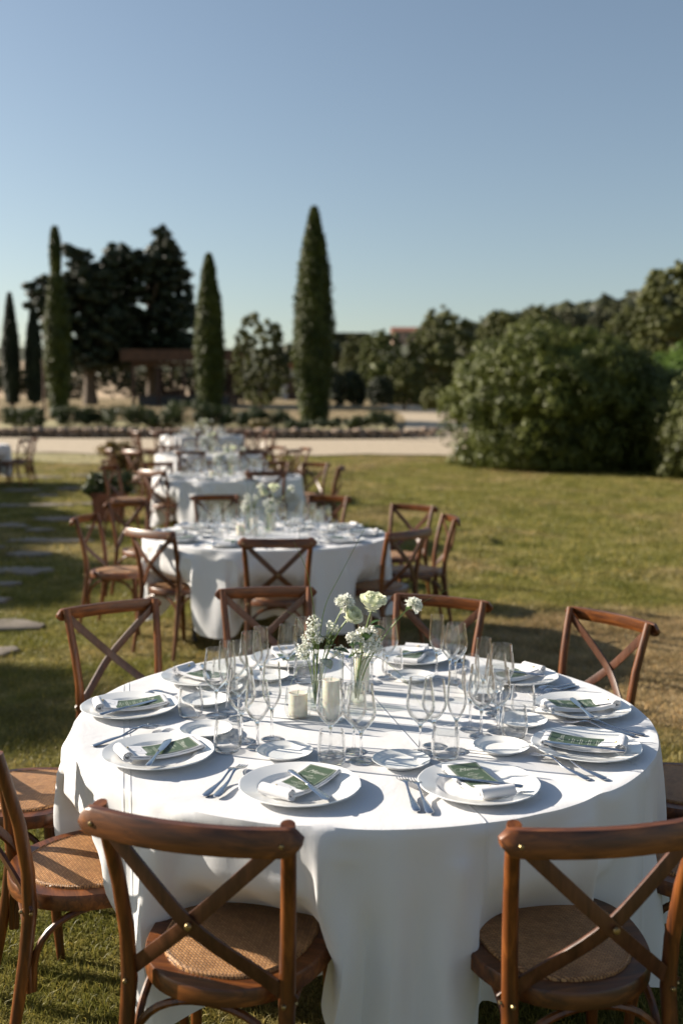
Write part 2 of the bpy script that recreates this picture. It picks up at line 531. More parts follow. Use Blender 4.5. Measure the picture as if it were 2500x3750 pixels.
b.inputs['Roughness'].default_value = 0.5; b.inputs['Specular IOR Level'].default_value = 0.25
tr = nt.nodes.new('ShaderNodeBsdfTranslucent'); nt.links.new(c, tr.inputs[0])
mx = nt.nodes.new('ShaderNodeMixShader'); mx.inputs[0].default_value = 0.4
nt.links.new(b.outputs[0], mx.inputs[1]); nt.links.new(tr.outputs[0], mx.inputs[2]); nt.links.new(mx.outputs[0], o.inputs[0])
M['blades'] = m
M['gravel'] = simple('gravel', (0.42, 0.34, 0.24), 0.95, 0, 6, 0.14, 0.5, 'Position')
M['drygrass'] = simple('dry_verge', (0.30, 0.26, 0.12), 0.95, 0, 1.5, 0.3, 0.5, 'Position')
M['field'] = simple('stubble_field', (0.46, 0.33, 0.20), 0.95, 0, 0.02, 0.25, 0, 'Position')

def sheet(name, xs, ys, zf, mat, kind='structure'):
    mb = MB()
    nx, ny = len(xs), len(ys)
    vs = [(x, y, zf(x, y)) for y in ys for x in xs]
    fs = [(j*nx+i, j*nx+i+1, (j+1)*nx+i+1, (j+1)*nx+i) for j in range(ny-1) for i in range(nx-1)]
    mb.add(vs, fs)
    return tag(part(name, mb.mesh(name, mat)), kind=kind)

def bumpy(x, y):
    return 0.012*math.sin(x*2.1+0.7*y)*math.sin(y*1.7-x*0.6)
ys = list(np.arange(-30, 0, 5)) + list(np.arange(0, 50, 0.5)) + list(np.arange(50, 100, 2.5)) + list(np.arange(100, 430, 15))
xs = list(np.arange(-330, -30, 20)) + list(np.arange(-30, 30, 0.75)) + list(np.arange(30, 340, 20))
sheet('ground', xs, ys, lambda x, y: gz(x, y) - (0.0), M['lawn'])

def poly_sheet(name, left, right, mat, dz, n=10, kind='structure'):
    """a strip between two lists of (x, y) edges, laid dz above the ground"""
    mb = MB(); vs = []; fs = []
    for (a, b_) in zip(left, right):
        for i in range(n+1):
            t = i/n; x, y = lerp(a[0], b_[0], t), lerp(a[1], b_[1], t)
            vs.append((x, y, gz(x, y)+dz))
    for j in range(len(left)-1):
        for i in range(n):
            fs.append((j*(n+1)+i, j*(n+1)+i+1, (j+1)*(n+1)+i+1, (j+1)*(n+1)+i))
    mb.add(vs, fs)
    return tag(part(name, mb.mesh(name, mat, recalc=True)), kind=kind)

# the gravel drive crossing behind the tables, and its branch running uphill to the right
near, farr = [], []
for i in range(81):
    x = -26 + i*0.65
    near.append((x, 26.6 + 0.25*math.sin(x*1.3) + 0.15*math.sin(x*3.1) + max(0, -x-4)*0.06))
    farr.append((x, 33.6 + 0.15*math.sin(x*0.9)))
poly_sheet('gravel_drive', near, farr, M['gravel'], 0.03, 14)
L_, R_ = [], []
for i in range(30):
    y = 33.2 + i*1.05
    t = i/29
    L_.append((lerp(1.9, 2.2, t) + (0.9*math.sin(t*3) if t else 0) - 0.0, y)); R_.append((lerp(6.5, 12.5, t), y))
poly_sheet('uphill_drive', L_, R_, M['gravel'], 0.045, 8)

# dry verge at the left where lawn meets gravel
near2 = [(-26+i*0.6, 24.0+0.5*math.sin(i*0.9)) for i in range(40)]
far2 = [(-26+i*0.6, 26.4+0.25*math.sin((-26+i*0.6)*1.3)+max(0, 26-i*0.6-4)*0.06) for i in range(40)]
poly_sheet('grass_verge', near2, far2, M['drygrass'], 0.015, 5)

# distant hills
def hill_mesh(name, prof, y0, y1, mat, base=3.0, back=1.4):
    """prof: list of (x at y0..., height) ridge points"""
    mb = MB(); vs = []; fs = []
    rows = [0, 0.15, 0.35, 0.6, 0.85, 1.0, 1.3, 1.7]
    sh = [0, 0.10, 0.34, 0.66, 0.92, 1.0, 0.95, 0.7]
    n = len(prof)
    for k, (t, s_) in enumerate(zip(rows, sh)):
        for x, h in prof:
            y = lerp(y0, y1, t)
            vs.append((x*(1+0.25*t), y, base + (h-base)*s_ - (0.8 if k == 0 else 0)))
    for j in range(len(rows)-1):
        for i in range(n-1): fs.append((j*n+i, j*n+i+1, (j+1)*n+i+1, (j+1)*n+i))
    mb.add(vs, fs)
    return tag(part(name, mb.mesh(name, mat)), kind='structure')
M['hill'] = simple('wooded_hill', (0.045, 0.05, 0.022), 0.95, 0, 0.35, 0.5, 1.0, 'Position', bdist=2.0)
# ridge heights from where the photograph shows the skyline
def prof_from(points, Yridge):
    out = []
    for Dx, Dy in points:
        out.append((px(Dx, Yridge), pz(Dy, Yridge)))
    return out
hill_mesh('far_ridge', [(x/1.25, h) for x, h in prof_from([(-500, 800), (300, 800), (500, 802), (620, 800), (700, 783), (760, 792), (820, 786), (900, 772), (980, 775), (1060, 782), (1150, 790), (1300, 800), (2200, 820)], 380)], 260, 380, M['hill'], 5.0)
hill_mesh('wooded_hillside', [(x/1.25, h) for x, h in prof_from([(860, 800), (930, 790), (1010, 765), (1080, 752), (1160, 735), (1250, 722), (1330, 712), (1400, 698), (1480, 676), (1568, 655), (1700, 625), (2000, 590), (2500, 560)], 190)], 110, 190, M['hill'], 3.6)
hill_mesh('stubble_field', [(x/1.25, h) for x, h in prof_from([(-1500, 812), (-400, 822), (-100, 828), (60, 832), (120, 836), (260, 846), (420, 860), (600, 880)], 240)], 120, 240, M['field'], 3.8)

# ------------------------------------------------------------------ grass blades (near the camera)
def blades_mesh(name, n, xr, yr, hgt, wid, mat, seed, dens=None):
    r = np.random.RandomState(seed)
    u = r.rand(n)
    y = yr[0] + (yr[1]-yr[0])*u**1.0
    half = 0.37*y + 0.45
    x = (r.rand(n)*2-1)*half
    cl = np.sin(x*7.3+y*3.1)*np.sin(y*6.1-x*2.7)+np.sin(x*17+y*11)*0.5
    hh = hgt*(0.45+0.8*r.rand(n))*(1+0.28*cl)
    z = np.array([gz(a, b_) for a, b_ in zip(x[:1], y[:1])])
    yg = np.linspace(-5, 60, 1400); zg = np.array([gz(0, q) for q in yg])
    z = np.interp(y, yg, zg) - 0.004
    a = r.rand(n)*2*PI
    lean = r.rand(n)*1.1+0.15
    la = r.rand(n)*2*PI
    w = wid*(0.6+0.8*r.rand(n))
    dx, dy = np.cos(a)*w, np.sin(a)*w
    lx, ly = np.cos(la)*lean*hh, np.sin(la)*lean*hh
    v = np.empty((n, 5, 3), np.float32)
    v[:, 0] = np.stack([x-dx, y-dy, z], 1); v[:, 1] = np.stack([x+dx, y+dy, z], 1)
    mxp = np.stack([x+lx*0.35, y+ly*0.35, z+hh*0.6], 1)
    dd = np.stack([dx, dy, dx*0], 1)*0.75
    v[:, 2] = mxp+dd; v[:, 3] = mxp-dd
    v[:, 4] = np.stack([x+lx, y+ly, z+hh*0.92], 1)
    me = bpy.data.meshes.new(name)
    me.vertices.add(n*5); me.vertices.foreach_set('co', v.ravel())
    base = (np.arange(n)*5)[:, None]
    quads = base + np.array([0, 1, 2, 3]); tris = base + np.array([3, 2, 4])
    loops = np.concatenate([quads, tris], 1).ravel().astype(np.int32)
    me.loops.add(len(loops)); me.loops.foreach_set('vertex_index', loops)
    me.polygons.add(2*n)
    st = np.stack([np.arange(n)*7, np.arange(n)*7+4], 1).ravel().astype(np.int32)
    me.polygons.foreach_set('loop_start', st)
    me.materials.append(mat)
    me.update(calc_edges=True); me.validate()
    return me
tag(part('lawn_grass', blades_mesh('lawn_grass', 190000, None, (1.2, 4.6), 0.030, 0.0016, M['blades'], 3)),
    'short green and straw coloured grass of the lawn', 'grass', kind='stuff')
tag(part('lawn_grass', blades_mesh('lawn_grass', 130000, None, (4.6, 9.5), 0.032, 0.0026, M['blades'], 4)),
    'short green and straw coloured grass of the lawn', 'grass', kind='stuff')
tag(part('lawn_grass', blades_mesh('lawn_grass', 130000, None, (9.5, 26.3), 0.045, 0.005, M['blades'], 5)),
    'short green and straw coloured grass of the lawn', 'grass', kind='stuff')

# ------------------------------------------------------------------ foliage
def leaf_cloud(name, cen, size, mat, seed, core=None, aspect=0.45, nrm=None):
    """cen: (n,3) leaf centres; each leaf one bent quad; core: MB joined in as the opaque inside of the crown"""
    r = np.random.RandomState(seed)
    n = len(cen)
    d = r.normal(size=(n, 3))
    if nrm is not None: d = d*0.55 + nrm*0.6
    d /= np.linalg.norm(d, axis=1)[:, None]+1e-9
    e = np.cross(d, r.normal(size=(n, 3))); e /= np.linalg.norm(e, axis=1)[:, None]+1e-9
    f = np.cross(d, e)
    s = size*(0.6+0.8*r.rand(n))[:, None]
    e = e*s; f = f*s*aspect
    v = np.empty((n, 4, 3), np.float32)
    v[:, 0] = cen-e; v[:, 1] = cen+f; v[:, 2] = cen+e+d*s*0.25; v[:, 3] = cen-f
    v = v.reshape(-1, 3)
    faces = np.arange(n*4, dtype=np.int32)
    me = bpy.data.meshes.new(name)
    cv, cf = ([], [])
    if core is not None: cv, cf = core.v, core.f
    nv = n*4 + len(cv)
    allv = np.concatenate([v.ravel(), np.array(cv, np.float32).ravel()]) if cv else v.ravel()
    me.vertices.add(nv); me.vertices.foreach_set('co', allv)
    lo = list(faces); st = list(range(0, n*4, 4)); p = n*4
    extra = []
    for fc in cf:
        st.append(p); p += len(fc); extra += [n*4+i for i in fc]
    lo = np.concatenate([faces, np.array(extra, np.int32)]) if extra else faces
    me.loops.add(len(lo)); me.loops.foreach_set('vertex_index', lo)
    me.polygons.add(len(st)); me.polygons.foreach_set('loop_start', np.array(st, np.int32))
    me.materials.append(mat)
    me.update(calc_edges=True); me.validate()
    return me

ICO_V = []; ICO_F = []
def _ico():
    import bmesh
    bm = bmesh.new(); bmesh.ops.create_icosphere(bm, subdivisions=2, radius=1)
    for v in bm.verts: ICO_V.append(tuple(v.co))
    for f in bm.faces: ICO_F.append(tuple(v.index for v in f.verts))
    bm.free()
_ico()
def blob(mb, c, r, rr, seed=0):
    q = random.Random(seed)
    ph = [q.random()*6 for _ in range(3)]
    vs = []
    for x, y, z in ICO_V:
        k = 1+0.12*math.sin(5*x+ph[0])*math.sin(4*y+ph[1])+0.1*math.sin(6*z+ph[2])
        vs.append((c[0]+x*r[0]*k*rr, c[1]+y*r[1]*k*rr, c[2]+z*r[2]*k*rr))
    mb.add(vs, ICO_F)

def clumps_cloud(cl, per, seed, flat=0.8, shell=0.5):
    """cl: (n,4) clump centres + radius -> leaf centres and outward normals"""
    r = np.random.RandomState(seed)
    n = len(cl)
    d = r.normal(size=(n*per, 3)); d /= np.linalg.norm(d, axis=1)[:, None]
    rad = (shell + (1-shell)*r.rand(n*per))
    c = np.repeat(cl[:, :3], per, 0); R_ = np.repeat(cl[:, 3], per)
    p = c + d*(rad*R_)[:, None]*np.array([1, 1, flat])
    return p, d

def trunk_mesh(name, h, r0, r1, lean=(0, 0), limbs=0, seed=0, spread=1.0, mat=None):
    q = random.Random(seed); mb = MB()
    pts = [(lean[0]*t*h+0.05*math.sin(4*t+seed)*h*0.15, lean[1]*t*h, t*h - 0.15*(t == 0)) for t in [0, .15, .35, .55, .75, 1]]
    rs = [r0*1.35, r0, lerp(r0, r1, .35), lerp(r0, r1, .55), lerp(r0, r1, .75), r1]
    mb.sweep(pts, rs, 8)
    for i in range(limbs):
        t = 0.35+0.6*i/max(1, limbs); a = q.random()*2*PI; L = spread*(0.6+0.6*q.random())
        b = Vector((lean[0]*t*h, lean[1]*t*h, t*h))
        e = b + Vector((math.cos(a)*L, math.sin(a)*L, L*0.6))
        mb.sweep([b, (b+e)/2+Vector((0, 0, -0.05*L)), e], [r0*0.45, r0*0.3, r0*0.12], 6)
    return mb.mesh(name, mat or M['bark'])

def cypress(D, width, n, seed, label, mat='cypress', knob=None):
    x, y, z0, h = D
    r = np.random.RandomState(seed)
    R = width/2
    def prof(t):
        p = np.minimum(1, 0.66+t/0.28*0.36)*np.minimum(1, np.power(np.clip((1-t)/0.50, 0, 1), 0.68))*1.12
        if knob: # a thin leading shoot standing on a stubby column
            u = np.clip((t-knob)/(1-knob), 0, 1)
            p = np.where(t > knob, 0.16*(1-u)+0.34*np.sin(np.clip(u*0.97+0.02, 0, 1)*PI)**0.8, np.minimum(1, 0.66+t/0.28*0.36)*np.power(np.clip(1.02-(t/knob)**5*0.75, 0.05, 1), 0.9))
        return p
    # vertical tufts
    nt_ = 210
    tt = r.rand(nt_)**0.9; ta = r.rand(nt_)*2*PI
    th = 0.055+0.05*r.rand(nt_)
    cen = []
    per = n//nt_
    for t, a, w in zip(tt, ta, th):
        rr = R*prof(np.array([t]))[0]*(0.60+0.30*r.rand())
        u = r.normal(size=(per, 3))*np.array([0.14*R+0.03, 0.14*R+0.03, 0])
        s_ = r.rand(per)
        px_ = math.cos(a)*rr+u[:, 0]*(1-s_*0.6); py_ = math.sin(a)*rr+u[:, 1]*(1-s_*0.6)
        pz_ = (t + (s_-0.3)*w*1.6)*h
        cen.append(np.stack([px_, py_, pz_], 1))
    m2 = n//2
    t = r.rand(m2); a = r.rand(m2)*2*PI
    rr = R*prof(t)*(0.72+0.26*r.rand(m2))*(1+0.10*np.sin(a*5+t*30)+0.08*np.sin(a*9-t*50))
    cen.append(np.stack([np.cos(a)*rr, np.sin(a)*rr, t*h], 1))
    cen = np.concatenate(cen)
    hh_ = cen[:, 2] > h*0.985
    cen[hh_, 2] = h*(0.90+0.09*r.rand(hh_.sum()))
    cen[:, 2] = np.clip(cen[:, 2], 0.05, None)
    an_ = np.arctan2(cen[:, 1], cen[:, 0]); zz_ = cen[:, 2]
    lim_ = R*prof(np.clip(zz_/h, 0, 1))*(1.0+0.10*np.sin(an_*3+zz_*2.3+seed)*np.sin(zz_*1.1+an_)+0.09*np.sin(zz_*5.3+an_*4+seed)+0.05*np.sin(zz_*13+an_*7))+0.035*r.rand(len(zz_))
    rad_ = np.hypot(cen[:, 0], cen[:, 1]); k_ = np.minimum(1, lim_/np.maximum(rad_, 1e-6))
    cen[:, 0] *= k_; cen[:, 1] *= k_
    nr = cen*np.array([1, 1, 0]); nr /= np.linalg.norm(nr, axis=1)[:, None]+1e-6; nr[:, 2] = 0.6
    core = MB()
    core.lathe([(R*0.70*float(prof(np.array([q]))[0]), q*h) for q in np.linspace(0.02, 0.985, 22)], 14, cap0=True, cap1=True,
               wob=lambda a, r_: 0.10*math.sin(a*4+r_*20))
    t = tag(empty('cypress_tree', (x, y, z0)), label, 'tree', 'slender cypress trees')
    part('crown', leaf_cloud('cypress_crown', cen, 0.085, M[mat], seed, core, 0.30, nr), t)
    part('trunk', trunk_mesh('cypress_trunk', 0.8, 0.12, 0.09, seed=seed), t)
    return t

cypress((px(718, 43), 43, pz(967, 43), pz(470, 43)-pz(967, 43)), 1.62, 21000, 11, 'tallest and broadest dark cypress, standing just right of the small oak')
cypress((px(479, 43), 43, pz(955, 43), pz(580, 43)-pz(955, 43)), 1.18, 15000, 12, 'middle sized cypress lit on its left side, in front of the open timber pavilion')
cypress((px(131, 43), 43, pz(962, 43), pz(518, 43)-pz(962, 43)), 1.10, 15000, 13, 'cypress with a thin crooked leading shoot, in front of the dark conifers on the left', knob=0.74)
cypress((px(24, 58), 58, pz(930, 58), pz(672, 58)-pz(930, 58)), 0.95, 9000, 14, 'leftmost cypress, thin and almost black, at the edge of the meadow', 'pine')
cypress((px(76, 58), 58, pz(926, 58), pz(705, 58)-pz(926, 58)), 0.95, 9000, 15, 'short dark cypress between the leftmost cypress and the one with the crooked tip', 'pine')

def tree(name, D, clump_list, per, leaf, mat, seed, label, cat='tree', group=None, trunk=(1.5, .15), core_k=0.55, flat=0.8, aspect=0.5, limbs=4, shell=0.5):
    """D = base point; clump_list rows (x, y, z, r) relative to the base"""
    x, y, z0 = D
    cl = np.array(clump_list, float)
    p, d = clumps_cloud(cl, per, seed, flat, shell)
    core = None
    if core_k:
        core = MB()
        for i, c in enumerate(cl): blob(core, c[:3], (c[3], c[3], c[3]*flat), core_k, i)
    t = tag(empty(name, (x, y, z0)), label, cat, group)
    part('crown' if trunk else 'foliage', leaf_cloud(name+'_crown', p, leaf, M[mat], seed, core, aspect, d), t)
    if trunk: part('trunk', trunk_mesh(name+'_trunk', trunk[0], trunk[1], trunk[1]*0.6, seed=seed, limbs=limbs, spread=trunk[0]*0.35), t)
    return t

# dark conifers at the left: outlines filled with drooping clumps, holes left between
def outline_clumps(outline, Y, base, n, rmin, rmax, depth, seed, holes=()):
    """outline: (Dx, Dy) polygon of the crown as seen; clumps fill it, spread in depth"""
    q = random.Random(seed); xs_ = [p_[0] for p_ in outline]; ys_ = [p_[1] for p_ in outline]
    def inside(a, b_):
        c = False; j = len(outline)-1
        for i in range(len(outline)):
            xi, yi = outline[i]; xj, yj = outline[j]
            if (yi > b_) != (yj > b_) and a < (xj-xi)*(b_-yi)/(yj-yi)+xi: c = not c
            j = i
        return c
    out = []
    while len(out) < n:
        a, b_ = q.uniform(min(xs_), max(xs_)), q.uniform(min(ys_), max(ys_))
        if not inside(a, b_): continue
        if any((a-h[0])**2+(b_-h[1])**2 < h[2]**2 for h in holes): continue
        r_ = q.uniform(rmin, rmax); dy = q.uniform(-depth, depth)
        out.append((px(a, Y)-base[0], dy, pz(b_, Y)-base[2], r_))
    return out
Y = 66
b1 = (px(345, Y), Y, pz(925, Y))
o1 = [(385, 532), (405, 575), (428, 640), (438, 690), (444, 760), (445, 815), (250, 850), (205, 800), (235, 700), (245, 600), (268, 572), (300, 575), (330, 590), (350, 572), (362, 545)]
holes = [(rnd.uniform(165, 440), rnd.uniform(640, 800), rnd.uniform(6, 12)) for _ in range(16)]+[(195, 790, 16), (235, 795, 14), (330, 745, 9), (415, 720, 9), (425, 765, 10), (330, 700, 8)]
tree('conifer_tree', b1, outline_clumps(o1, Y, b1, 950, 0.22, 0.52, 2.2, 21, holes), 55, 0.16, 'pine', 21,
     'tall black green conifer with a pointed ragged top behind the pavilion', trunk=(7.5, .35), core_k=0.62, flat=0.55, group='dark conifers on the left')
b2 = (px(205, Y-2), Y-2, pz(928, Y-2))
o2 = [(172, 578), (205, 585), (235, 612), (262, 600), (275, 700), (290, 790), (250, 850), (160, 850), (120, 800), (75, 690), (95, 655), (125, 640), (165, 630), (185, 605)]
tree('conifer_tree', b2, outline_clumps(o2, Y-2, b2, 760, 0.22, 0.50, 2.2, 22, holes), 55, 0.16, 'pine', 22,
     'broad black green conifer on a bare trunk, left of the pointed one', trunk=(7.0, .38), core_k=0.62, flat=0.55, group='dark conifers on the left')

# small oak with loose crown, left of the tallest cypress
Y = 45
b3 = (px(596, Y), Y, pz(958, Y))
o3 = [(575, 715), (600, 735), (630, 742), (655, 790), (660, 850), (655, 900), (630, 925), (570, 925), (535, 895), (525, 840), (535, 790), (555, 750)]
tree('oak_tree', b3, outline_clumps(o3, Y, b3, 240, 0.10, 0.24, 0.9, 23), 60, 0.05, 'olive', 23,
     'small oak with a thin stem and loose grey green crown between two cypresses', trunk=(2.2, .07), core_k=0.5, flat=0.9)

# rounded trees in the middle right
def round_tree(name, Dx0, Dx1, Dtop, Dbase, Y, mat, seed, label, cat='tree', n=60, per=150, group=None, leaf=0.075, egg=1.0, trunk=True, fill=1.0):
    per = int(per*0.42); leaf *= 0.85
    w = (px(Dx1, Y)-px(Dx0, Y))/2; zb = pz(Dbase, Y); h = pz(Dtop, Y)-zb
    q = random.Random(seed); cl = []
    ph = [q.uniform(0, 6) for _ in range(4)]
    for i in range(n*6):
        u = q.uniform(-0.9, 1); a = q.uniform(0, 2*PI); s_ = math.sqrt(max(0, 1-u*u))
        k = q.uniform(0.74, 0.92)*(1+0.10*math.sin(3*a+ph[0])*math.cos(3*u+ph[1])+0.07*math.sin(6*a+ph[2]+5*u))
        if u < 0: s_ = max(s_, 0.75)
        cl.append((w*s_*math.cos(a)*k, w*s_*math.sin(a)*k, h/2+h/2*u*k, min(w, h/2)*q.uniform(0.06, 0.15)))
    cl.append((0, 0, h*0.47, min(w, h/2)*0.80))
    return tree(name, (px((Dx0+Dx1)/2, Y), Y, zb), cl, per, leaf, mat, seed, label, cat, group, trunk=(h*0.5, 0.04*w+0.05) if trunk else None, core_k=0.60, limbs=0, shell=0.25)
G1 = 'rounded trees beyond the drive'
round_tree('oak_tree', 775, 845, 765, 935, 72, 'olive', 31, 'olive green tree beyond the drive, first to the right of the tallest cypress', group=G1)
round_tree('oak_tree', 815, 930, 750, 935, 66, 'bush', 32, 'dark green rounded tree beyond the drive, third from the tallest cypress', group=G1)
round_tree('laurel_bush', 757, 842, 848, 938, 58, 'pine', 33, 'very dark low rounded bush right beside the tallest cypress', 'shrub', trunk=False)
round_tree('oak_tree', 925, 1100, 708, 925, 66, 'olive', 34, 'large olive green tree with a ragged top left of the big glossy bush', group=G1, n=80)
round_tree('oak_tree', 880, 975, 822, 942, 56, 'olive', 35, 'small clipped egg shaped tree left of the big glossy bush', group=G1)
round_tree('laurel_bush', 960, 1040, 885, 945, 50, 'olive', 36, 'small pale green bush half hidden by the big glossy bush', 'shrub', trunk=False)
round_tree('laurel_bush', 840, 905, 862, 938, 54, 'pine', 37, 'dark low bush in the shade below the rounded trees', 'shrub', trunk=False)
# trees over the big bush
G2 = 'trees on the hillside to the right'
for i, (a, b_, c_, d_, Y, mt, lb) in enumerate([
    (1090, 1200, 708, 850, 74, 'olive', 'olive tree with pale ragged top behind the left part of the big bush'),
    (1170, 1300, 700, 850, 70, 'olive', 'broad olive green tree behind the middle of the big bush'),
    (1245, 1345, 703, 840, 95, 'hillwood', 'dark rounded tree on the skyline above the big bush'),
    (1330, 1420, 708, 850, 90, 'hillwood', 'darker tree on the skyline, next to the rounded one above the big bush'),
    (1380, 1480, 700, 860, 62, 'olive', 'olive tree just left of the tall tree at the right edge'),
    (1440, 1640, 590, 870, 40, 'olive', 'tallest broad olive green tree, at the right edge above the bright shrubs'),
    (1560, 1760, 560, 880, 46, 'olive', 'tree cut off by the right edge behind the tall olive green one')]):
    round_tree('hillside_tree', a, b_, c_, d_, Y, mt, 41+i, lb, group=G2, n=80, per=160, leaf=0.085 if Y > 50 else 0.06)
# one mass of far woodland on the hill
r = np.random.RandomState(5)
cl = []
for i in range(330):
    t = r.rand(); Dx = 1000+t*900; Yw = 120+90*r.rand()
    ztop = np.interp(Dx, [1000, 1160, 1330, 1480, 1568, 1900], [768, 733, 710, 676, 655, 600])
    k = r.rand(); cl.append((px(Dx, Yw), Yw, pz(ztop+14+k*90, Yw), 2.0+1.6*r.rand()))
for i in range(120):
    Dx = 640+r.rand()*420; Yw = 260
    ztop = np.interp(Dx, [640, 700, 760, 820, 900, 980, 1060], [800, 786, 793, 787, 776, 776, 784])
    cl.append((px(Dx, Yw), Yw+r.rand()*30, pz(ztop+r.rand()*30, Yw), 2.2+r.rand()*1.2))
for i in range(34):      # tiny cypress points on the far ridge
    Dx = 760+r.rand()*90
    for k in range(3): cl.append((px(Dx, 270), 270, pz(782-k*6, 270), 0.9-0.2*k))
cl = np.array(cl); p_, d_ = clumps_cloud(cl, 60, 6, 0.9, 0.6)
core = MB()
for i, c in enumerate(cl): blob(core, c[:3], (c[3],)*3, 0.8, i)
tag(part('woodland', leaf_cloud('woodland', p_, 0.55, M['hillwood'], 7, core, 0.6, d_)), 'dark woodland covering the hillside and the far ridge', 'woodland', kind='stuff')
tag(part('hedge_line', leaf_cloud('hedge_line', *[clumps_cloud(np.array([(px(a, 82), 82+rnd.uniform(-1, 1), pz(b_, 82), 1.1) for a, b_ in [(q, 862+rnd.uniform(-12, 40)) for q in range(-60, 1060, 9)]]), 120, 9)[0]], 0.2, M['hillwood'], 8)),
    'rough hedge and scrub behind the conifers and the pavilion', 'scrub', kind='stuff')

# the big glossy bush at the right of the lawn and its neighbours
def big_bush(name, cx_, cy_, rx, ry, h, n, per, mat, seed, label, cat='shrub', leaf=0.06, rcl=(0.22, 0.42)):
    z0 = gz(cx_, cy_); q = random.Random(seed); cl = []
    for i in range(n):
        u = q.uniform(0, 1)**0.8*1.0; a = q.uniform(0, 2*PI)
        el = q.uniform(-1.0, 1.0) if i % 2 else q.uniform(0, 1); s_ = math.sqrt(max(0, 1-max(0, el)**2))*(1 if el > 0 else 1+el*0.13)
        k = q.uniform(0.78, 0.95)*(1+0.06*math.sin(3*a+seed)*math.cos(2*el)+0.055*math.sin(7*a+4*el)*math.sin(5*el+a))
        zz = h*0.42+(h*0.58*el*k if el > 0 else h*0.42*el)
        cl.append((rx*s_*math.cos(a)*k, ry*s_*math.sin(a)*k, max(0.12, zz-0.1), q.uniform(*rcl)))
    cl = np.array(cl); p_, d_ = clumps_cloud(cl, per, seed, 0.9, 0.75)
    p_[:, 2] = np.clip(p_[:, 2], 0.02, None)
    core = MB()
    blob(core, (0, 0, h*0.45), (rx*0.78, ry*0.78, h*0.46), 1.0, seed)
    blob(core, (0, 0, h*0.18), (rx*0.74, ry*0.74, h*0.26), 1.0, seed+1)
    t = tag(empty(name, (cx_, cy_, z0)), label, cat)
    part('foliage', leaf_cloud(name, p_, leaf, M[mat], seed, core, 0.42, d_), t)
    st = MB()
    for i in range(7):
        a = i*0.9; st.sweep([(0.2*math.cos(a), 0.2*math.sin(a), -0.1), (0.6*math.cos(a), 0.6*math.sin(a), h*0.4), (1.1*math.cos(a), 1.1*math.sin(a), h*0.7)], [0.05, 0.035, 0.02], 6)
    part('stems', st.mesh('bush_stems', M['bark']), t)
    return t
big_bush('laurel_bush', 5.0, 23.6, 2.75, 2.2, 3.35, 560, 120, 'bush', 51, 'huge rounded glossy green bush at the right edge of the lawn', leaf=0.050, rcl=(0.22, 0.42))
big_bush('laurel_bush', 7.75, 22.3, 1.35, 1.9, 2.3, 260, 95, 'bush', 52, 'lower dark bush grown into the right side of the huge rounded one', leaf=0.05)
big_bush('viburnum_bush', 7.9, 20.9, 1.3, 1.5, 1.75, 240, 95, 'olive', 53, 'brownish green bush at the right edge in front of the huge rounded one', leaf=0.045)
big_bush('hedge_shrub', 10.2, 27.5, 3.0, 1.5, 3.2, 300, 90, 'bright', 54, 'bright green shrub above the brownish bush at the right edge', leaf=0.06)

# ------------------------------------------------------------------ raised bed, stone wall, bed plants
def bed_z(x, y):
    t = sstep(34.4, 42.5, y)
    return max(gz(x, y)+0.03, lerp(1.26, gz(x, 43)+0.03, t))
WX0, WX1 = -13.5, 2.3
sheet('flower_bed', list(np.arange(WX0, WX1+0.01, 0.6)), list(np.arange(34.45, 43.5, 0.8)), bed_z, M['drygrass'])
wall = tag(empty('stone_wall', (0, 34.3, gz(0, 34.3))), 'low dry stone wall edging the planted bed along the drive', 'wall')
stone_me = []
for k in range(5):
    mb = MB(); blob(mb, (0, 0, 0), (1, 1, 1), 1, 60+k)
    stone_me.append(mb.mesh('stone', M['stone']))
def put_stone(x, y, z, sx, sy, sz, par, rz=0, base=(0, 34.3, 0)):
    o = part('stone', stone_me[rnd.randrange(5)], par, (x-base[0], y-base[1], z-base[2]), rz)
    o.scale = (sx, sy, sz)
    return o
wb = (0, 34.3, gz(0, 34.3))
for row in range(2):
    x = WX0 + row*0.15
    while x < WX1+1.2:
        w = rnd.uniform(0.26, 0.52)
        y = 34.3 + (max(0, x-1.6)**2)*0.55
        z = gz(x, y)+0.08+row*0.155+rnd.uniform(-0.012, 0.03)
        put_stone(x+w/2, y+rnd.uniform(-0.03, 0.03), z, w*0.54, 0.2, 0.10+0.02*rnd.random(), wall, rnd.uniform(-.1, .1), wb)
        x += w*0.97
def low_plant(Dx, Dy, w, h, Y, seed, label, mat='bedplant'):
    q = random.Random(seed*7); Dx += q.uniform(-14, 14); w *= q.uniform(.75, 1.6); h *= q.uniform(.6, 1.35); Y += q.uniform(0, 1.6)
    x = px(Dx, Y); z = bed_z(x, Y)
    cl = [(q.uniform(-w/2, w/2), q.uniform(-w/3, w/3), h*q.uniform(0.25, 0.8), h*q.uniform(0.22, 0.4)) for _ in range(26)]
    p_, d_ = clumps_cloud(np.array(cl), 110, seed, 1.0, 0.4)
    p_[:, 2] = np.clip(p_[:, 2], 0.01, None)
    t = tag(empty('bed_plant', (x, Y, z)), label, 'plant', 'low plants in the raised bed')
    part('foliage', leaf_cloud('bed_plant', p_, 0.055, M[mat], seed, None, 0.35, d_), t)
    st = MB()
    for i in range(6): st.sweep([(0.04*i-0.1, 0, -0.05), ((i-2.5)*w*0.12, 0.03*i, h*0.6)], [0.012, 0.006], 5)
    part('stems', st.mesh('plant_stems', M['bark']), t)
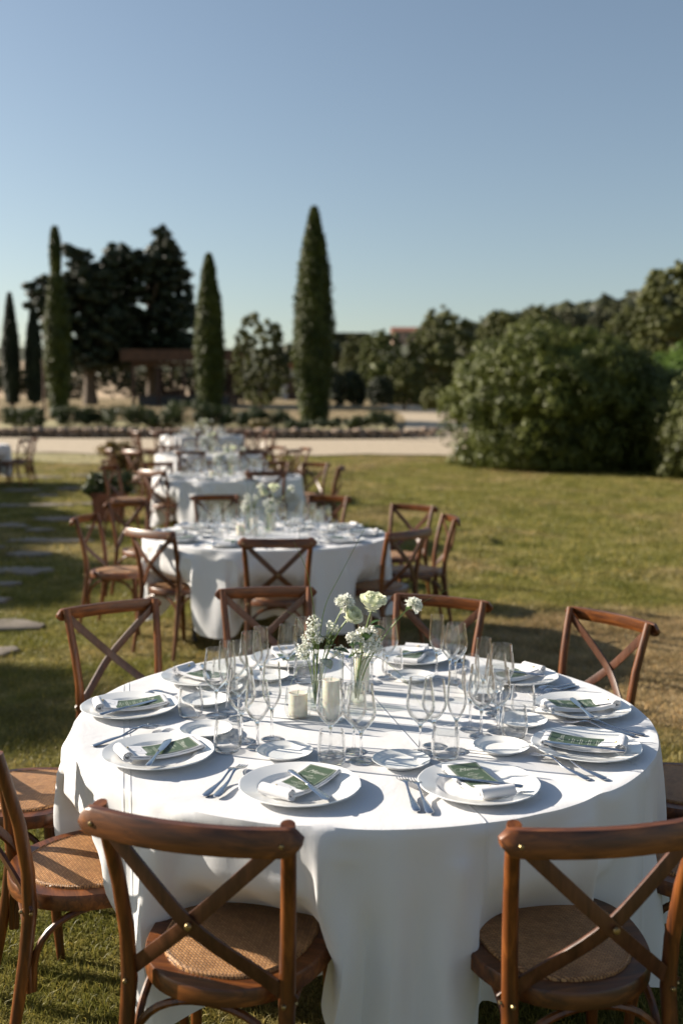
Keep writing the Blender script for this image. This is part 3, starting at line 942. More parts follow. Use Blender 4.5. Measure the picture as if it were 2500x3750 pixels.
for i, (a, b_, w, h, Y, mt, lb) in enumerate([
    (20, 965, 1.0, 0.75, 36.5, 'bedplant', 'dark low bed plant at the left edge behind the stone wall'),
    (75, 968, 1.2, 0.65, 36.0, 'bedplant', 'dark spreading bed plant to the left of the cypress with the crooked tip'),
    (160, 972, 1.1, 0.7, 36.2, 'bedplant', 'dark bed plant at the foot of the cypress with the crooked tip'),
    (235, 965, 1.2, 0.95, 36.8, 'bedplant', 'taller feathery bed plant in front of the broad conifer'),
    (285, 968, 1.3, 0.9, 36.2, 'bedplant', 'dark dense bed plant in front of the left end of the pavilion'),
    (345, 966, 1.3, 0.75, 36.7, 'bedplant', 'dark bed plant in front of the middle of the pavilion'),
    (375, 985, 0.6, 0.3, 35.6, 'autumn', 'small straw coloured plant spilling over the wall left of the far tables'),
    (440, 968, 1.2, 0.8, 36.2, 'bedplant', 'bed plant at the left foot of the middle sized cypress'),
    (505, 968, 1.2, 0.75, 36.6, 'bedplant', 'reddish green bed plant at the right foot of the middle sized cypress'),
    (550, 966, 1.1, 0.7, 36.3, 'bedplant', 'bed plant below the left side of the small oak'),
    (590, 982, 0.8, 0.35, 35.6, 'drygrass_leaf', 'pale straw coloured clump below the small oak'),
    (630, 972, 1.2, 0.6, 36.3, 'bedplant', 'dark bed plant between the small oak and the tallest cypress'),
    (700, 975, 1.4, 0.55, 36.0, 'bedplant', 'dark low bed plant at the foot of the tallest cypress'),
    (770, 975, 1.4, 0.5, 36.2, 'bedplant', 'flat dark bed plant to the right of the tallest cypress'),
    (845, 968, 1.0, 0.75, 36.3, 'bedplant', 'rounded dark bed plant, last one at the right end of the bed')]):
    if mt == 'drygrass_leaf':
        M.setdefault(mt, leaf_mat('straw_leaf', (0.16, 0.13, 0.06), (0.30, 0.25, 0.13), 3, 0.3))
    low_plant(a, b_, w, h, Y, 70+i, lb, mt)

# ------------------------------------------------------------------ pavilion, sheds, distant house, posts
Y = 62
x0, x1 = px(300, Y), px(540, Y)
zb = gz((x0+x1)/2, Y)
pav = tag(empty('garden_pavilion', ((x0+x1)/2, Y, zb)), 'open timber pavilion with a flat brown roof in front of the dark conifers', 'pavilion')
hw = (x1-x0)/2; top = pz(805, Y)-zb; fas = pz(832, Y)-zb
mb = MB()
for i in range(9): mb.box(-hw-0.5+(2*hw+1)*i/9+0.01, -hw-0.5+(2*hw+1)*(i+1)/9-0.01, -0.5, 5.4, top-0.16, top)
part('roof', mb.mesh('pavilion_roof', M['roof'], False), pav)
part('fascia', MB().box(-hw-0.55, hw+0.55, -0.56, -0.51, fas, top-0.02).mesh('fascia', M['roof'], False), pav)
for i in range(5):
    for yy in (0, 4.8):
        part('post', MB().box(-0.09, 0.09, -0.09, 0.09, -0.1, top-0.16).mesh('pavilion_post', M['post'], False), pav, (-hw+0.1+(2*hw-0.2)*i/4, yy, 0))
part('counter', MB().box(-hw+0.25, hw-0.6, 0.6, 1.1, 0, 0.62).box(-hw+0.2, hw-0.55, 0.55, 1.15, 0.62, 0.68).mesh('counter', M['black_metal'], False), pav)
mb = MB()
for i in range(14):
    if i in (5, 8): continue
    mb.box(-hw+0.3+i*(2*hw-0.6)/14, -hw+0.3+(i+1)*(2*hw-0.6)/14-0.02, 4.6, 4.65, 0, fas-0.1 if i in (0, 1, 12, 13) else 1.15)
part('back_wall', mb.mesh('back_wall', M['post'], False), pav)
part('lintel', MB().box(-hw, hw, -0.08, 0.08, fas-0.28, fas-0.05).mesh('lintel', M['roof'], False), pav)

Y = 80
s = tag(empty('garden_shed', (px(668, Y), Y, gz(0, Y))), 'pale grey shed glimpsed between the small oak and the tallest cypress', 'shed')
part('wall', MB().box(-0.7, 0.7, 0, 2.2, -0.1, 2.5).mesh('shed_wall', M['plaster'], False), s)
part('roof', MB().add([(-0.85, -0.2, 2.5), (0.85, -0.2, 2.5), (0.85, 2.4, 2.5), (-0.85, 2.4, 2.5), (0, -0.2, 3.0), (0, 2.4, 3.0)], [(0, 1, 4), (2, 3, 5), (0, 4, 5, 3), (1, 2, 5, 4), (0, 3, 2, 1)]).mesh('shed_roof', M['terracotta'], False), s)
part('door', MB().box(-0.35, 0.35, -0.04, -0.002, 0, 1.9).mesh('shed_door', M['post'], False), s)

Y = 235
zh = pz(778, Y)
hs = tag(empty('country_house', (px(932, Y), Y, zh)), 'distant pinkish country house on the ridge above the rounded trees', 'house')
part('wall', MB().box(-3.4, 3.4, 0, 7, -4, 1.9).mesh('house_wall', M['pinkwall'], False), hs)
part('roof', MB().add([(-3.8, -0.4, 1.9), (3.8, -0.4, 1.9), (3.8, 7.4, 1.9), (-3.8, 7.4, 1.9), (-3.8, 3.5, 3.1), (3.8, 3.5, 3.1)], [(0, 1, 5, 4), (2, 3, 4, 5), (1, 2, 5), (3, 0, 4), (0, 3, 2, 1)]).mesh('house_roof', M['terracotta'], False), hs)
for i in range(3):
    part('window', MB().box(-0.35, 0.35, -0.06, -0.005, 0.3, 1.3).mesh('house_window', M['dark_glass'], False), hs, (-2.2+i*2.2, 0, 0))

Y = 52
pl = tag(empty('timber_pole', (px(97, Y), Y, gz(0, Y)-0.1)), 'slim reddish timber pole left of the cypress with the crooked tip', 'pole')
part('shaft', MB().sweep([(0, 0, 0), (0.02, 0, 1.4), (0, 0, 2.7)], [0.07, 0.06, 0.05], 8).mesh('pole_shaft', M['roof']), pl)
part('cap', MB().lathe([(0.001, 0.12), (0.09, 0.08), (0.1, 0), (0.001, -0.02)], 10).mesh('pole_cap', M['roof']), pl, (0, 0, 2.7))
bo = tag(empty('garden_light', (3.06, 26.3, gz(3, 26.3))), 'short white garden light at the left foot of the huge glossy bush', 'light')
part('post', MB().lathe([(0.001, -0.05), (0.05, -0.05), (0.05, 0.26), (0.001, 0.26)], 14).mesh('light_post', M['white_paint']), bo)
part('cap', MB().lathe([(0.03, 0), (0.07, 0.01), (0.075, 0.05), (0.02, 0.08), (0.001, 0.08)], 14).mesh('light_cap', M['white_paint']), bo, (0, 0, 0.26))

# trees left of the view which throw the shade over the stepping stones
r = random.Random(90)
for i, (x, y, R_, tp) in enumerate([(-20.9, 11.6, 3.2, 8.5), (-21.6, 15.0, 3.2, 8.3), (-22.7, 18.6, 3.2, 8.6), (-24.1, 22.0, 3.0, 8.3)]):
    cl = [(0, 0, tp-3.1, 2.4)]
    for k in range(110):
        a = r.uniform(0, 2*PI); u = r.uniform(-0.8, 1); s_ = math.sqrt(1-u*u)
        cl.append((R_*s_*math.cos(a)*0.85, R_*s_*math.sin(a)*0.85, tp-2.9+2.5*u, r.uniform(0.5, 0.9)))
    tree('holm_oak', (x, y, gz(x, y)), cl, 70, 0.13, 'olive', 91+i,
         ['first', 'second', 'third', 'fourth'][i]+' holm oak beyond the left edge behind the added house, counted from the camera', group='holm oaks beyond the left edge', trunk=(5.6, .25), core_k=0.8)

# unseen house added past the left edge to cast shade over the stepping stones
ha = math.atan2(13.7, -2.7)
fh = tag(empty('shade_house', (-11.4, 7.6, gz(-11, 8)-.05), ha), 'low plastered house added beyond the left edge to shade the stepping stones', 'house')
HL, HD, HE, HR = 13.96, 5.0, 4.15, 4.9
part('wall', MB().box(0, HL, .35, HD-.35, -.3, HE-.12).add([(0, .35, HE-.12), (0, HD-.35, HE-.12), (0, HD/2, HR-.12), (HL, .35, HE-.12), (HL, HD-.35, HE-.12), (HL, HD/2, HR-.12)], [(0, 2, 1), (3, 4, 5), (0, 3, 5, 2), (1, 2, 5, 4)]).mesh('shade_house_wall', M['pinkwall'], False), fh)
for s0, y0_, y1_ in ((0, 0, HD/2), (1, HD, HD/2)):
    mb = MB(); nrow = 46
    for i in range(nrow):
        xa, xb = lerp(-.3, HL+.3, i/nrow)+.01, lerp(-.3, HL+.3, (i+1)/nrow)-.01
        mb.add([(xa, y0_, HE-.05), (xb, y0_, HE-.05), (xb, y1_, HR), (xa, y1_, HR), (xa, y0_, HE+.06), (xb, y0_, HE+.06), (xb, y1_, HR+.10), (xa, y1_, HR+.10)], [(0, 3, 2, 1), (4, 5, 6, 7), (0, 1, 5, 4), (2, 3, 7, 6), (1, 2, 6, 5), (3, 0, 4, 7)])
    part('roof', mb.mesh('shade_house_roof', M['terracotta'], False), fh)
for i in range(4):
    xw = 1.8+i*3.4
    w_ = part('window', MB().box(-.45, .45, .33, .348, 1.1, 2.4).mesh('shade_house_window', M['dark_glass'], False), fh, (xw, 0, 0))
    for sx_ in (-1, 1): part('shutter', MB().box(-.22, .22, .28, .32, 1.1, 2.4).mesh('shutter', M['post'], False), w_, (sx_*.70, 0, 0))
part('door', MB().box(-.5, .5, .30, .347, 0, 2.15).mesh('shade_house_door', M['post'], False), fh, (3.5, 0, .05))

# ------------------------------------------------------------------ stepping stones
def ground_at(Dx, Dy):
    u = (Dx*1.5944-1250)/3646; v = (Dy*1.5944-1875)/3646
    c_, s_ = math.cos(PITCH), math.sin(PITCH)
    d = (u, c_-v*s_, -s_-v*c_)
    t = 3.0
    while t < 90:
        if CAM_H+d[2]*t <= gz(d[0]*t, d[1]*t): break
        t += 0.01
    return d[0]*t, d[1]*t
path = tag(empty('stepping_stone_path', (0, 0, 0)), kind='structure')
for i, (Dx, Dy, w) in enumerate([(115, 1247, 165), (48, 1316, 150), (15, 1442, 150), (-20, 1385, 90), (-8, 1505, 110), (203, 1161, 55), (118, 1164, 90), (22, 1166, 80),
        (140, 1196, 110), (28, 1212, 90), (95, 1222, 70), (165, 1126, 62), (45, 1130, 80), (60, 1278, 100), (-20, 1262, 80), (105, 1143, 70), (215, 1215, 40),
        (110, 1100, 80), (190, 1095, 50), (30, 1098, 60), (230, 1130, 36), (-25, 1320, 70), (20, 1347, 60)]):
    x, y = ground_at(Dx, Dy); W = w*0.000437*y*1.15; q = random.Random(300+i)
    n = 11; out = []
    for k in range(n):
        a = 2*PI*k/n; rr = 0.5*(1+q.uniform(-0.34, 0.16))*(1+0.15*math.cos(2*a+i))
        out.append((W*rr*math.cos(a), min(0.62*W, 0.42)*rr*math.sin(a)))
    o = part('stepping_stone', MB().prism(out, -0.05, 0.018).mesh('stepping_stone', M['flag'], True, bevel=0.008), path, (x, y, gz(x, y)+0.004))
    o.rotation_euler[0] = math.atan(0.025)

# ------------------------------------------------------------------ potted plants
def planter(x, y, mat, seed, label, w=0.42, ph=0.42, h=0.45):
    t = tag(empty('potted_plant', (x, y, gz(x, y))), label, 'plant', 'potted plants beside the far tables')
    mb = MB()
    a, b_ = w*0.42, w*0.5
    vs = []
    for (k, z) in ((a, 0), (b_, ph-0.05), (b_+0.02, ph-0.05), (b_+0.02, ph), (b_-0.03, ph), (b_-0.05, ph-0.06)):
        vs += [(-k, -k, z), (k, -k, z), (k, k, z), (-k, k, z)]
    fs = [(3, 2, 1, 0)] + [(i*4+k, i*4+(k+1) % 4, i*4+4+(k+1) % 4, i*4+4+k) for i in range(5) for k in range(4)]
    mb.add(vs, fs)
    part('pot', mb.mesh('planter_pot', M['terracotta'], False), t)
    part('soil', MB().box(-b_+0.055, b_-0.055, -b_+0.055, b_-0.055, ph-0.09, ph-0.055).mesh('soil', M['soil'], False), t)
    q = random.Random(seed)
    cl = np.array([(q.uniform(-.5, .5)*w*1.3, q.uniform(-.5, .5)*w*1.2, ph+h*q.uniform(0.05, 0.9), q.uniform(0.07, 0.13)) for _ in range(34)])
    p_, d_ = clumps_cloud(cl, 55, seed, 1, 0.3)
    part('foliage', leaf_cloud('planter_foliage', p_, 0.035, M[mat], seed, None, 0.5, d_), t)
    st = MB()
    for i in range(8): st.sweep([(0, 0, ph-0.07), ((i-3.5)*0.03, 0.02*(i % 3), ph+h*0.5)], [0.008, 0.004], 5)
    part('stems', st.mesh('planter_stems', M['stem']), t)
planter(-3.22, 13.75, 'bedplant', 110, 'square terracotta planter with dark green plant left of the third table', w=.40, ph=.40, h=.26)
planter(-3.85, 17.5, 'autumn', 111, 'planter with rusty yellow foliage left of the fourth table', h=0.34)
planter(-4.45, 19.6, 'autumn', 112, 'farthest planter with rusty orange foliage, left of the farthest table', h=0.36)

# settled drape of the two kinds of cloth, in millimetres: per ring a start point, then steps around the skirt
DRAPE = {1: [], 2: []}
DRAPE[1].append([867,0,765,-2,50,0,-4,51,-1,-8,49,1,-10,50,-1,-13,49,0,-16,47,1,-18,47,0,-22,46,0,-24,44,0,-26,43,0,-29,41,0,-31,40,-1,-34,38,0,-35,35,0,-38,34,1,-39,31,0,-42,29,-1,-43,26,1,-44,24,0,-46,22,0,-47,18,0,-47,16,-1,-49,13,0,-49,10,1,-50,8,0,-51,4,-1,-50,2,1,-50,-2,0,-51,-4,0,-49,-8,-1,-50,-10,0,-49,-13,0,-47,-16,1,-47,-18,0,-46,-22,0,-44,-24,0,-43,-26,0,-41,-29,0,-40,-31,0,-38,-34,-1,-35,-35,0,-34,-38,1,-31,-39,0,-29,-42,-1,-26,-43,1,-24,-44,0,-22,-46,0,-18,-47,0,-16,-47,-1,-13,-49,0,-10,-49,1,-8,-50,0,-4,-51,0,-1,-50,0,1,-50,0,4,-51,0,8,-49,0,10,-50,-1,13,-48,0,16,-48,1,18,-47,0,21,-46,0,24,-44,0,27,-43,0,29,-41,0,31,-40,-1,34,-38,0,35,-35,0,38,-34,1,40,-31,0,41,-29,0,43,-26,0,44,-24,0,46,-22,0,47,-19,0,48,-15,0,48,-13,0,50,-10,2,49,-7,0,51,-5,-2,50,-1,0,50,1,0,51,4,0,49,8,0,50,10,-1,48,13,1,48,16,0,47,18,0,46,21,0,44,25,0,43,26,0,41,29,-1,40,32,2,37,33,0,36,35,-2,34,38,1,31,39,0,29,42,0,26,43,0,24,44,0,22,46,0,18,47,-1,16,47,0,13,49,0,10,49,1,8,50,0,4,51,0])
DRAPE[1].append([901,1,764,-1,52,0,-5,52,0,-8,51,1,-11,52,-1,-13,50,0,-16,50,0,-20,49,1,-22,47,-1,-24,47,0,-28,45,0,-30,42,1,-33,41,-1,-35,39,0,-37,37,0,-39,35,0,-41,33,1,-43,30,-1,-44,27,0,-47,25,0,-47,22,0,-49,20,0,-49,17,0,-51,12,0,-52,11,0,-51,8,0,-53,5,0,-52,1,0,-52,-2,0,-53,-4,0,-52,-7,0,-51,-11,0,-50,-14,0,-50,-16,0,-49,-20,1,-47,-22,-1,-47,-25,0,-45,-27,0,-42,-31,0,-41,-32,0,-39,-35,0,-37,-37,0,-35,-39,0,-33,-41,0,-30,-43,0,-28,-44,0,-24,-47,0,-23,-47,1,-19,-49,0,-16,-50,-1,-14,-50,0,-11,-51,0,-7,-53,1,-4,-52,-1,-2,-52,0,2,-52,0,4,-53,1,9,-51,-1,11,-51,0,13,-51,1,15,-50,-1,19,-49,0,22,-48,1,25,-46,-1,29,-44,0,30,-42,0,32,-42,0,35,-39,0,37,-37,0,39,-35,0,41,-32,0,43,-30,0,45,-27,0,45,-27,0,48,-22,0,49,-20,1,50,-16,-1,51,-12,0,51,-10,3,52,-7,1,52,-5,-3,52,-3,-1,52,1,0,53,5,0,51,8,0,52,11,0,50,14,0,50,15,0,49,19,0,48,22,1,47,25,-1,44,29,0,42,31,1,41,32,5,38,35,-5,38,36,-1,35,39,0,33,41,1,29,43,-1,28,44,1,26,46,-1,22,48,0,19,49,0,16,50,0,13,50,0,11,52,0,8,51,1,5,53,0])
DRAPE[1].append([912,0,741,-9,52,-3,-6,54,0,-8,52,2,-9,49,-1,-10,53,0,-20,49,-1,-19,51,1,-15,50,3,-31,42,-3,-29,45,-1,-32,44,1,-31,40,0,-36,39,-1,-36,39,0,-35,40,3,-44,27,-2,-43,33,0,-47,25,-1,-47,24,0,-47,23,1,-48,17,0,-51,17,-1,-51,17,0,-50,16,3,-52,5,-1,-53,1,-2,-54,1,1,-52,6,3,-51,-13,-3,-53,-8,-1,-52,-11,1,-49,-12,0,-51,-17,-1,-51,-17,1,-50,-18,3,-44,-28,-2,-43,-32,-2,-43,-31,1,-40,-31,0,-40,-36,-1,-43,-32,2,-31,-42,-1,-35,-40,1,-27,-45,-1,-31,-43,1,-22,-49,-2,-21,-48,1,-19,-50,0,-26,-46,3,-7,-52,-3,-8,-53,-2,-10,-53,2,-11,-51,3,6,-52,-3,3,-54,0,4,-52,-1,3,-53,2,4,-53,5,14,-52,0,25,-45,-5,21,-49,-2,23,-49,-1,25,-47,0,27,-46,3,21,-49,6,40,-36,-6,37,-36,-1,36,-39,0,41,-35,0,37,-37,2,43,-30,0,42,-32,5,50,-19,-6,50,-18,-3,50,-19,-1,51,-17,1,51,-17,3,52,-15,5,48,-10,3,53,2,-6,53,-1,-3,54,0,0,52,9,-1,53,8,2,50,10,-1,53,7,3,47,23,-3,50,19,-1,48,23,-1,48,25,1,45,28,0,46,27,4,34,36,4,44,29,-4,37,39,-3,35,41,0,31,42,0,35,40,2,21,48,-1,25,46,-2,23,49,-1,19,50,1,16,48,1,15,51,0,17,51,2,4,53,-2,3,53,0])
DRAPE[1].append([916,0,716,-13,51,-3,-6,55,0,-9,54,2,-4,47,-1,-17,50,0,-16,53,-1,-20,51,0,-11,51,4,-35,39,-4,-31,46,-1,-32,44,3,-20,48,1,-45,30,-3,-37,40,0,-31,43,3,-47,24,-3,-41,35,1,-49,21,-1,-47,26,0,-42,34,3,-52,5,-2,-51,21,-1,-52,15,0,-48,20,3,-54,4,-1,-54,-5,-2,-53,1,1,-53,14,3,-49,-20,-3,-54,-8,-1,-54,-9,1,-46,-15,0,-51,-16,-1,-53,-17,1,-50,-11,4,-39,-37,-3,-46,-30,-2,-45,-31,1,-37,-30,0,-42,-37,-1,-45,-29,2,-29,-44,-1,-39,-36,1,-22,-50,-2,-37,-40,2,-26,-46,0,-11,-53,-1,-19,-50,0,-32,-44,3,-5,-52,-3,-5,-55,-2,-11,-54,1,-15,-50,4,13,-52,-3,2,-54,0,-7,-53,1,5,-54,2,0,-55,6,23,-45,-2,29,-45,-6,17,-52,-2,26,-49,-2,27,-48,1,22,-50,3,31,-43,7,24,-44,-5,44,-30,-3,40,-35,0,38,-40,0,34,-39,3,43,-32,0,46,-19,5,49,-20,-6,51,-22,-4,51,-20,-1,50,-23,2,55,-8,2,50,-23,5,43,-14,4,54,12,-7,55,-3,-3,53,-3,0,53,13,-1,55,7,2,49,4,0,49,18,2,49,15,-3,49,23,-2,51,22,-1,49,25,1,50,21,3,46,28,4,25,40,2,43,32,-4,40,37,-3,37,39,0,30,46,-1,33,43,3,22,42,-1,24,48,-2,23,50,-1,20,51,1,16,46,1,13,52,0,24,48,2,-6,54,-2,9,54,-1])
DRAPE[1].append([919,0,691,-16,50,-3,-7,57,0,-8,55,2,0,46,0,-21,47,-1,-14,55,-2,-22,52,1,-7,52,4,-38,36,-4,-32,47,-1,-33,46,2,-16,48,2,-45,29,-3,-41,39,0,-28,46,3,-48,21,-3,-43,35,1,-48,21,-1,-47,30,1,-40,33,3,-52,2,-3,-52,23,-1,-54,14,0,-45,23,4,-56,3,-2,-54,-8,-2,-54,2,0,-53,17,4,-47,-22,-3,-54,-10,-2,-57,-7,2,-42,-16,0,-53,-18,-1,-54,-16,1,-50,-6,4,-37,-42,-3,-47,-30,-3,-46,-32,2,-35,-28,0,-43,-38,-1,-48,-26,2,-27,-47,-2,-41,-33,2,-18,-54,-2,-41,-36,2,-27,-48,1,-7,-53,-2,-25,-51,0,-30,-42,4,-4,-53,-4,-3,-56,-2,-10,-55,1,-19,-48,4,17,-53,-4,0,-55,1,-13,-53,2,7,-55,1,4,-56,6,22,-39,-2,28,-48,-6,22,-50,-3,24,-51,-1,28,-49,1,27,-50,4,31,-42,7,9,-53,-2,50,-23,-6,43,-32,-1,38,-42,0,31,-42,3,38,-39,4,54,-3,1,48,-23,-6,51,-25,-4,53,-20,-1,51,-23,2,56,-8,2,50,-24,5,39,-16,4,54,13,-7,56,0,-3,54,-5,0,54,16,-1,55,5,2,49,-2,1,47,27,1,51,8,-3,47,28,-2,53,21,-1,49,26,1,50,21,3,48,29,4,20,37,3,43,34,-5,42,36,-3,39,38,0,28,48,-1,35,44,3,20,38,-1,24,51,-3,24,49,0,20,53,1,15,44,1,15,53,0,26,47,2,-10,54,-2,9,56,-1])
DRAPE[1].append([923,0,666,-20,50,-3,-7,57,-1,-8,57,3,4,44,0,-25,45,-1,-13,57,-2,-24,53,1,-3,53,4,-40,33,-4,-33,48,-1,-34,47,3,-13,50,1,-49,23,-3,-40,42,0,-25,48,3,-50,19,-3,-46,34,1,-44,21,-1,-49,31,1,-37,36,3,-52,-1,-3,-53,24,-1,-56,13,0,-42,27,4,-58,2,-2,-54,-11,-2,-54,4,0,-55,19,4,-44,-27,-3,-55,-9,-2,-58,-5,2,-39,-18,0,-55,-18,-1,-55,-18,1,-50,0,4,-34,-45,-3,-49,-30,-3,-48,-33,2,-33,-27,0,-43,-39,-1,-50,-25,2,-25,-48,-2,-43,-31,2,-16,-56,-2,-43,-34,2,-28,-49,1,-4,-54,-2,-23,-52,0,-36,-38,4,-2,-55,-5,-1,-57,-1,-10,-57,1,-23,-45,4,21,-53,-4,-1,-57,1,-20,-53,4,9,-57,0,10,-54,5,21,-35,-2,21,-50,-5,31,-49,-4,22,-53,-1,29,-51,1,31,-49,4,32,-42,8,-2,-56,-2,53,-22,-7,46,-29,-1,38,-44,0,28,-44,4,38,-43,5,56,10,0,47,-26,-7,52,-28,-4,54,-19,-1,54,-22,2,55,-12,2,52,-21,5,32,-19,4,54,21,-6,58,-5,-4,55,-8,0,54,19,-1,57,3,2,51,-11,4,42,38,-2,52,3,-3,46,32,-2,54,21,-1,49,31,2,51,28,5,52,16,1,12,37,3,44,36,-5,44,35,-3,41,38,0,26,49,-1,37,44,3,20,35,-1,22,53,-3,24,50,0,20,54,1,15,43,1,20,53,0,24,46,2,-13,53,-2,9,58,-1])
DRAPE[1].append([928,0,616,-25,48,-4,-5,61,0,-10,60,3,13,40,0,-34,42,-1,-12,59,-2,-28,54,1,6,55,4,-46,28,-4,-33,51,-1,-35,50,3,-8,49,2,-51,19,-4,-43,44,0,-21,52,3,-52,12,-3,-50,35,0,-40,21,0,-52,32,0,-33,40,4,-51,-4,-3,-55,24,-2,-59,11,1,-36,35,4,-61,0,-2,-55,-16,-2,-56,9,0,-55,18,4,-39,-31,-3,-58,-9,-2,-60,1,2,-34,-22,0,-58,-19,-2,-57,-22,2,-49,8,4,-29,-48,-3,-53,-31,-3,-50,-35,1,-29,-25,1,-46,-40,-1,-53,-22,2,-19,-52,-2,-48,-26,2,-17,-58,-2,-43,-33,2,-31,-52,1,4,-53,-3,-23,-55,1,-43,-32,4,2,-57,-5,1,-58,-1,-9,-61,1,-31,-40,4,28,-54,-4,-5,-61,1,-30,-51,6,5,-60,1,35,-30,13,11,-47,-12,14,-58,-5,36,-47,-4,27,-55,-3,31,-53,2,34,-50,4,34,-47,9,-11,-40,-2,48,-34,-7,52,-24,-2,44,-40,0,19,-56,4,48,-35,5,42,14,0,51,-30,-7,52,-29,-5,58,-22,-1,58,-18,3,55,-27,4,57,-3,4,19,-24,2,54,20,-5,61,-3,-4,56,-11,0,55,20,-1,60,0,2,48,-6,3,39,36,-1,46,8,4,52,28,-9,56,23,-1,53,31,2,50,34,5,57,7,2,-1,35,3,46,39,-6,48,33,-3,41,38,-1,25,54,0,42,42,3,17,30,-1,19,57,-3,27,51,-1,19,57,2,13,38,2,21,56,-1,30,42,3,-19,54,-3,7,61,-1])
DRAPE[1].append([932,0,566,-37,46,-3,-1,64,-1,-4,62,4,19,38,0,-41,38,-2,-14,62,-2,-34,53,2,18,58,3,-57,20,-3,-30,56,-2,-32,55,3,-5,49,2,-58,9,-3,-43,47,-1,-15,59,3,-58,1,-2,-46,43,-1,-38,20,0,-60,24,1,-24,52,3,-51,-6,-3,-58,21,-2,-63,6,1,-29,46,4,-63,-1,-2,-56,-20,-2,-57,15,0,-56,17,4,-35,-39,-3,-61,-6,-2,-61,8,2,-30,-27,0,-58,-25,-2,-58,-27,3,-50,22,2,-27,-51,-2,-51,-38,-3,-57,-29,1,-25,-23,1,-43,-47,-1,-60,-15,2,-11,-59,-1,-56,-18,1,-18,-61,-2,-41,-31,2,-34,-55,1,12,-53,-3,-22,-59,1,-52,-23,4,7,-60,-5,3,-61,-2,-3,-63,3,-44,-34,3,31,-56,-4,-8,-63,1,-38,-51,7,23,-52,6,46,-15,15,0,-60,-19,39,-44,11,26,-56,-13,33,-54,2,29,-58,0,23,-59,-3,32,-54,7,-11,-20,-1,30,-52,-9,58,-18,-3,48,-42,0,13,-62,4,57,-20,5,28,9,2,58,-17,1,60,-22,-7,62,-17,4,58,-26,-2,60,-18,10,53,-31,-7,7,-20,-1,52,8,-5,61,9,-4,57,-20,0,56,26,-1,62,-8,2,45,-1,3,38,32,-1,32,27,9,58,25,-9,56,32,0,58,25,-1,57,29,4,54,10,1,-1,25,3,44,31,-6,35,48,0,57,27,-5,24,57,0,48,37,3,15,27,0,13,63,-4,26,52,0,24,57,1,6,36,2,28,58,-1,34,39,2,-24,54,-2,1,64,-1])
DRAPE[1].append([937,0,516,-48,44,-3,-2,67,0,6,62,3,26,38,1,-50,34,-3,-17,64,-3,-37,55,3,29,59,3,-65,14,-3,-35,56,-1,-24,61,2,-3,50,2,-63,2,-3,-45,48,-1,-9,66,3,-62,-8,-2,-42,50,-1,-40,18,0,-63,20,1,-19,59,3,-50,-7,-3,-61,15,-3,-67,6,3,-23,55,3,-63,-5,-3,-58,-21,-1,-59,22,0,-54,13,4,-32,-46,-3,-64,-2,-2,-62,15,3,-31,-31,-1,-54,-34,-1,-60,-29,2,-50,34,2,-26,-53,-3,-48,-46,-1,-63,-21,0,-25,-24,1,-39,-52,-1,-65,-9,1,-5,-64,0,-61,-12,1,-18,-62,-1,-42,-32,0,-35,-55,2,22,-55,-2,-25,-61,0,-61,-16,5,14,-62,-6,4,-63,-2,-1,-66,3,-53,-28,4,33,-58,-5,-10,-65,1,-41,-52,7,45,-37,10,53,-13,19,3,-60,-19,48,-35,23,26,-59,-14,35,-57,1,32,-58,5,20,-63,-10,21,-63,1,2,-28,5,-10,-47,-25,60,-23,-3,44,-42,0,17,-64,4,61,-3,7,28,16,3,63,0,15,63,-22,-7,64,-16,6,61,-28,-4,62,-21,9,43,-46,-19,7,-25,-3,48,-14,-6,56,31,-3,57,-35,-3,58,31,-1,62,-17,4,41,6,2,41,22,1,21,52,11,53,37,-2,57,34,1,60,25,-3,64,21,-1,58,10,0,6,20,2,21,39,1,45,31,-9,63,19,-6,24,60,0,56,31,3,15,28,0,4,65,-4,24,56,0,33,47,2,-2,43,1,26,60,-1,44,36,2,-26,53,-2,-5,67,-1])
DRAPE[1].append([941,0,465,-55,42,-2,-5,69,0,14,63,2,32,38,2,-57,30,-3,-20,66,-3,-37,57,3,35,60,3,-69,9,-4,-41,56,0,-15,66,1,-3,51,3,-67,-5,-3,-47,52,-1,-4,69,3,-66,-15,-2,-39,54,-1,-41,20,0,-66,16,1,-14,64,2,-50,-8,-2,-64,9,-3,-69,8,3,-17,61,3,-63,-8,-3,-61,-22,-2,-60,29,2,-53,9,3,-30,-52,-3,-66,1,-3,-64,21,4,-31,-34,-1,-47,-47,0,-66,-24,2,-49,42,1,-26,-54,-3,-45,-52,-1,-68,-15,0,-25,-25,1,-35,-55,-1,-70,-6,1,0,-67,0,-66,-7,1,-13,-65,-2,-46,-32,1,-38,-55,2,30,-55,-3,-27,-64,1,-67,-9,5,22,-63,-6,4,-66,-2,-1,-70,3,-60,-21,3,35,-60,-4,-13,-67,1,-39,-56,7,62,-20,13,61,-13,23,6,-57,-16,55,-26,34,29,-60,-14,36,-61,1,34,-60,7,22,-65,-9,21,-66,-1,-5,-36,-5,-38,-41,-36,55,-39,-4,39,-39,2,23,-64,2,63,13,8,31,28,9,65,12,24,66,-20,-3,67,-16,8,63,-30,-6,64,-25,7,45,-49,-21,-3,-44,-17,39,-31,-7,53,41,-4,57,-40,-3,61,34,-1,61,-27,4,40,14,3,43,23,0,12,66,13,43,50,8,59,37,2,64,26,-2,67,16,-7,67,9,-1,14,18,3,-2,28,-3,53,23,-12,67,13,-7,26,64,0,62,22,4,19,33,0,-8,65,-5,19,59,1,45,40,1,-9,49,1,21,63,0,55,30,1,-27,55,-2,-9,67,-1])
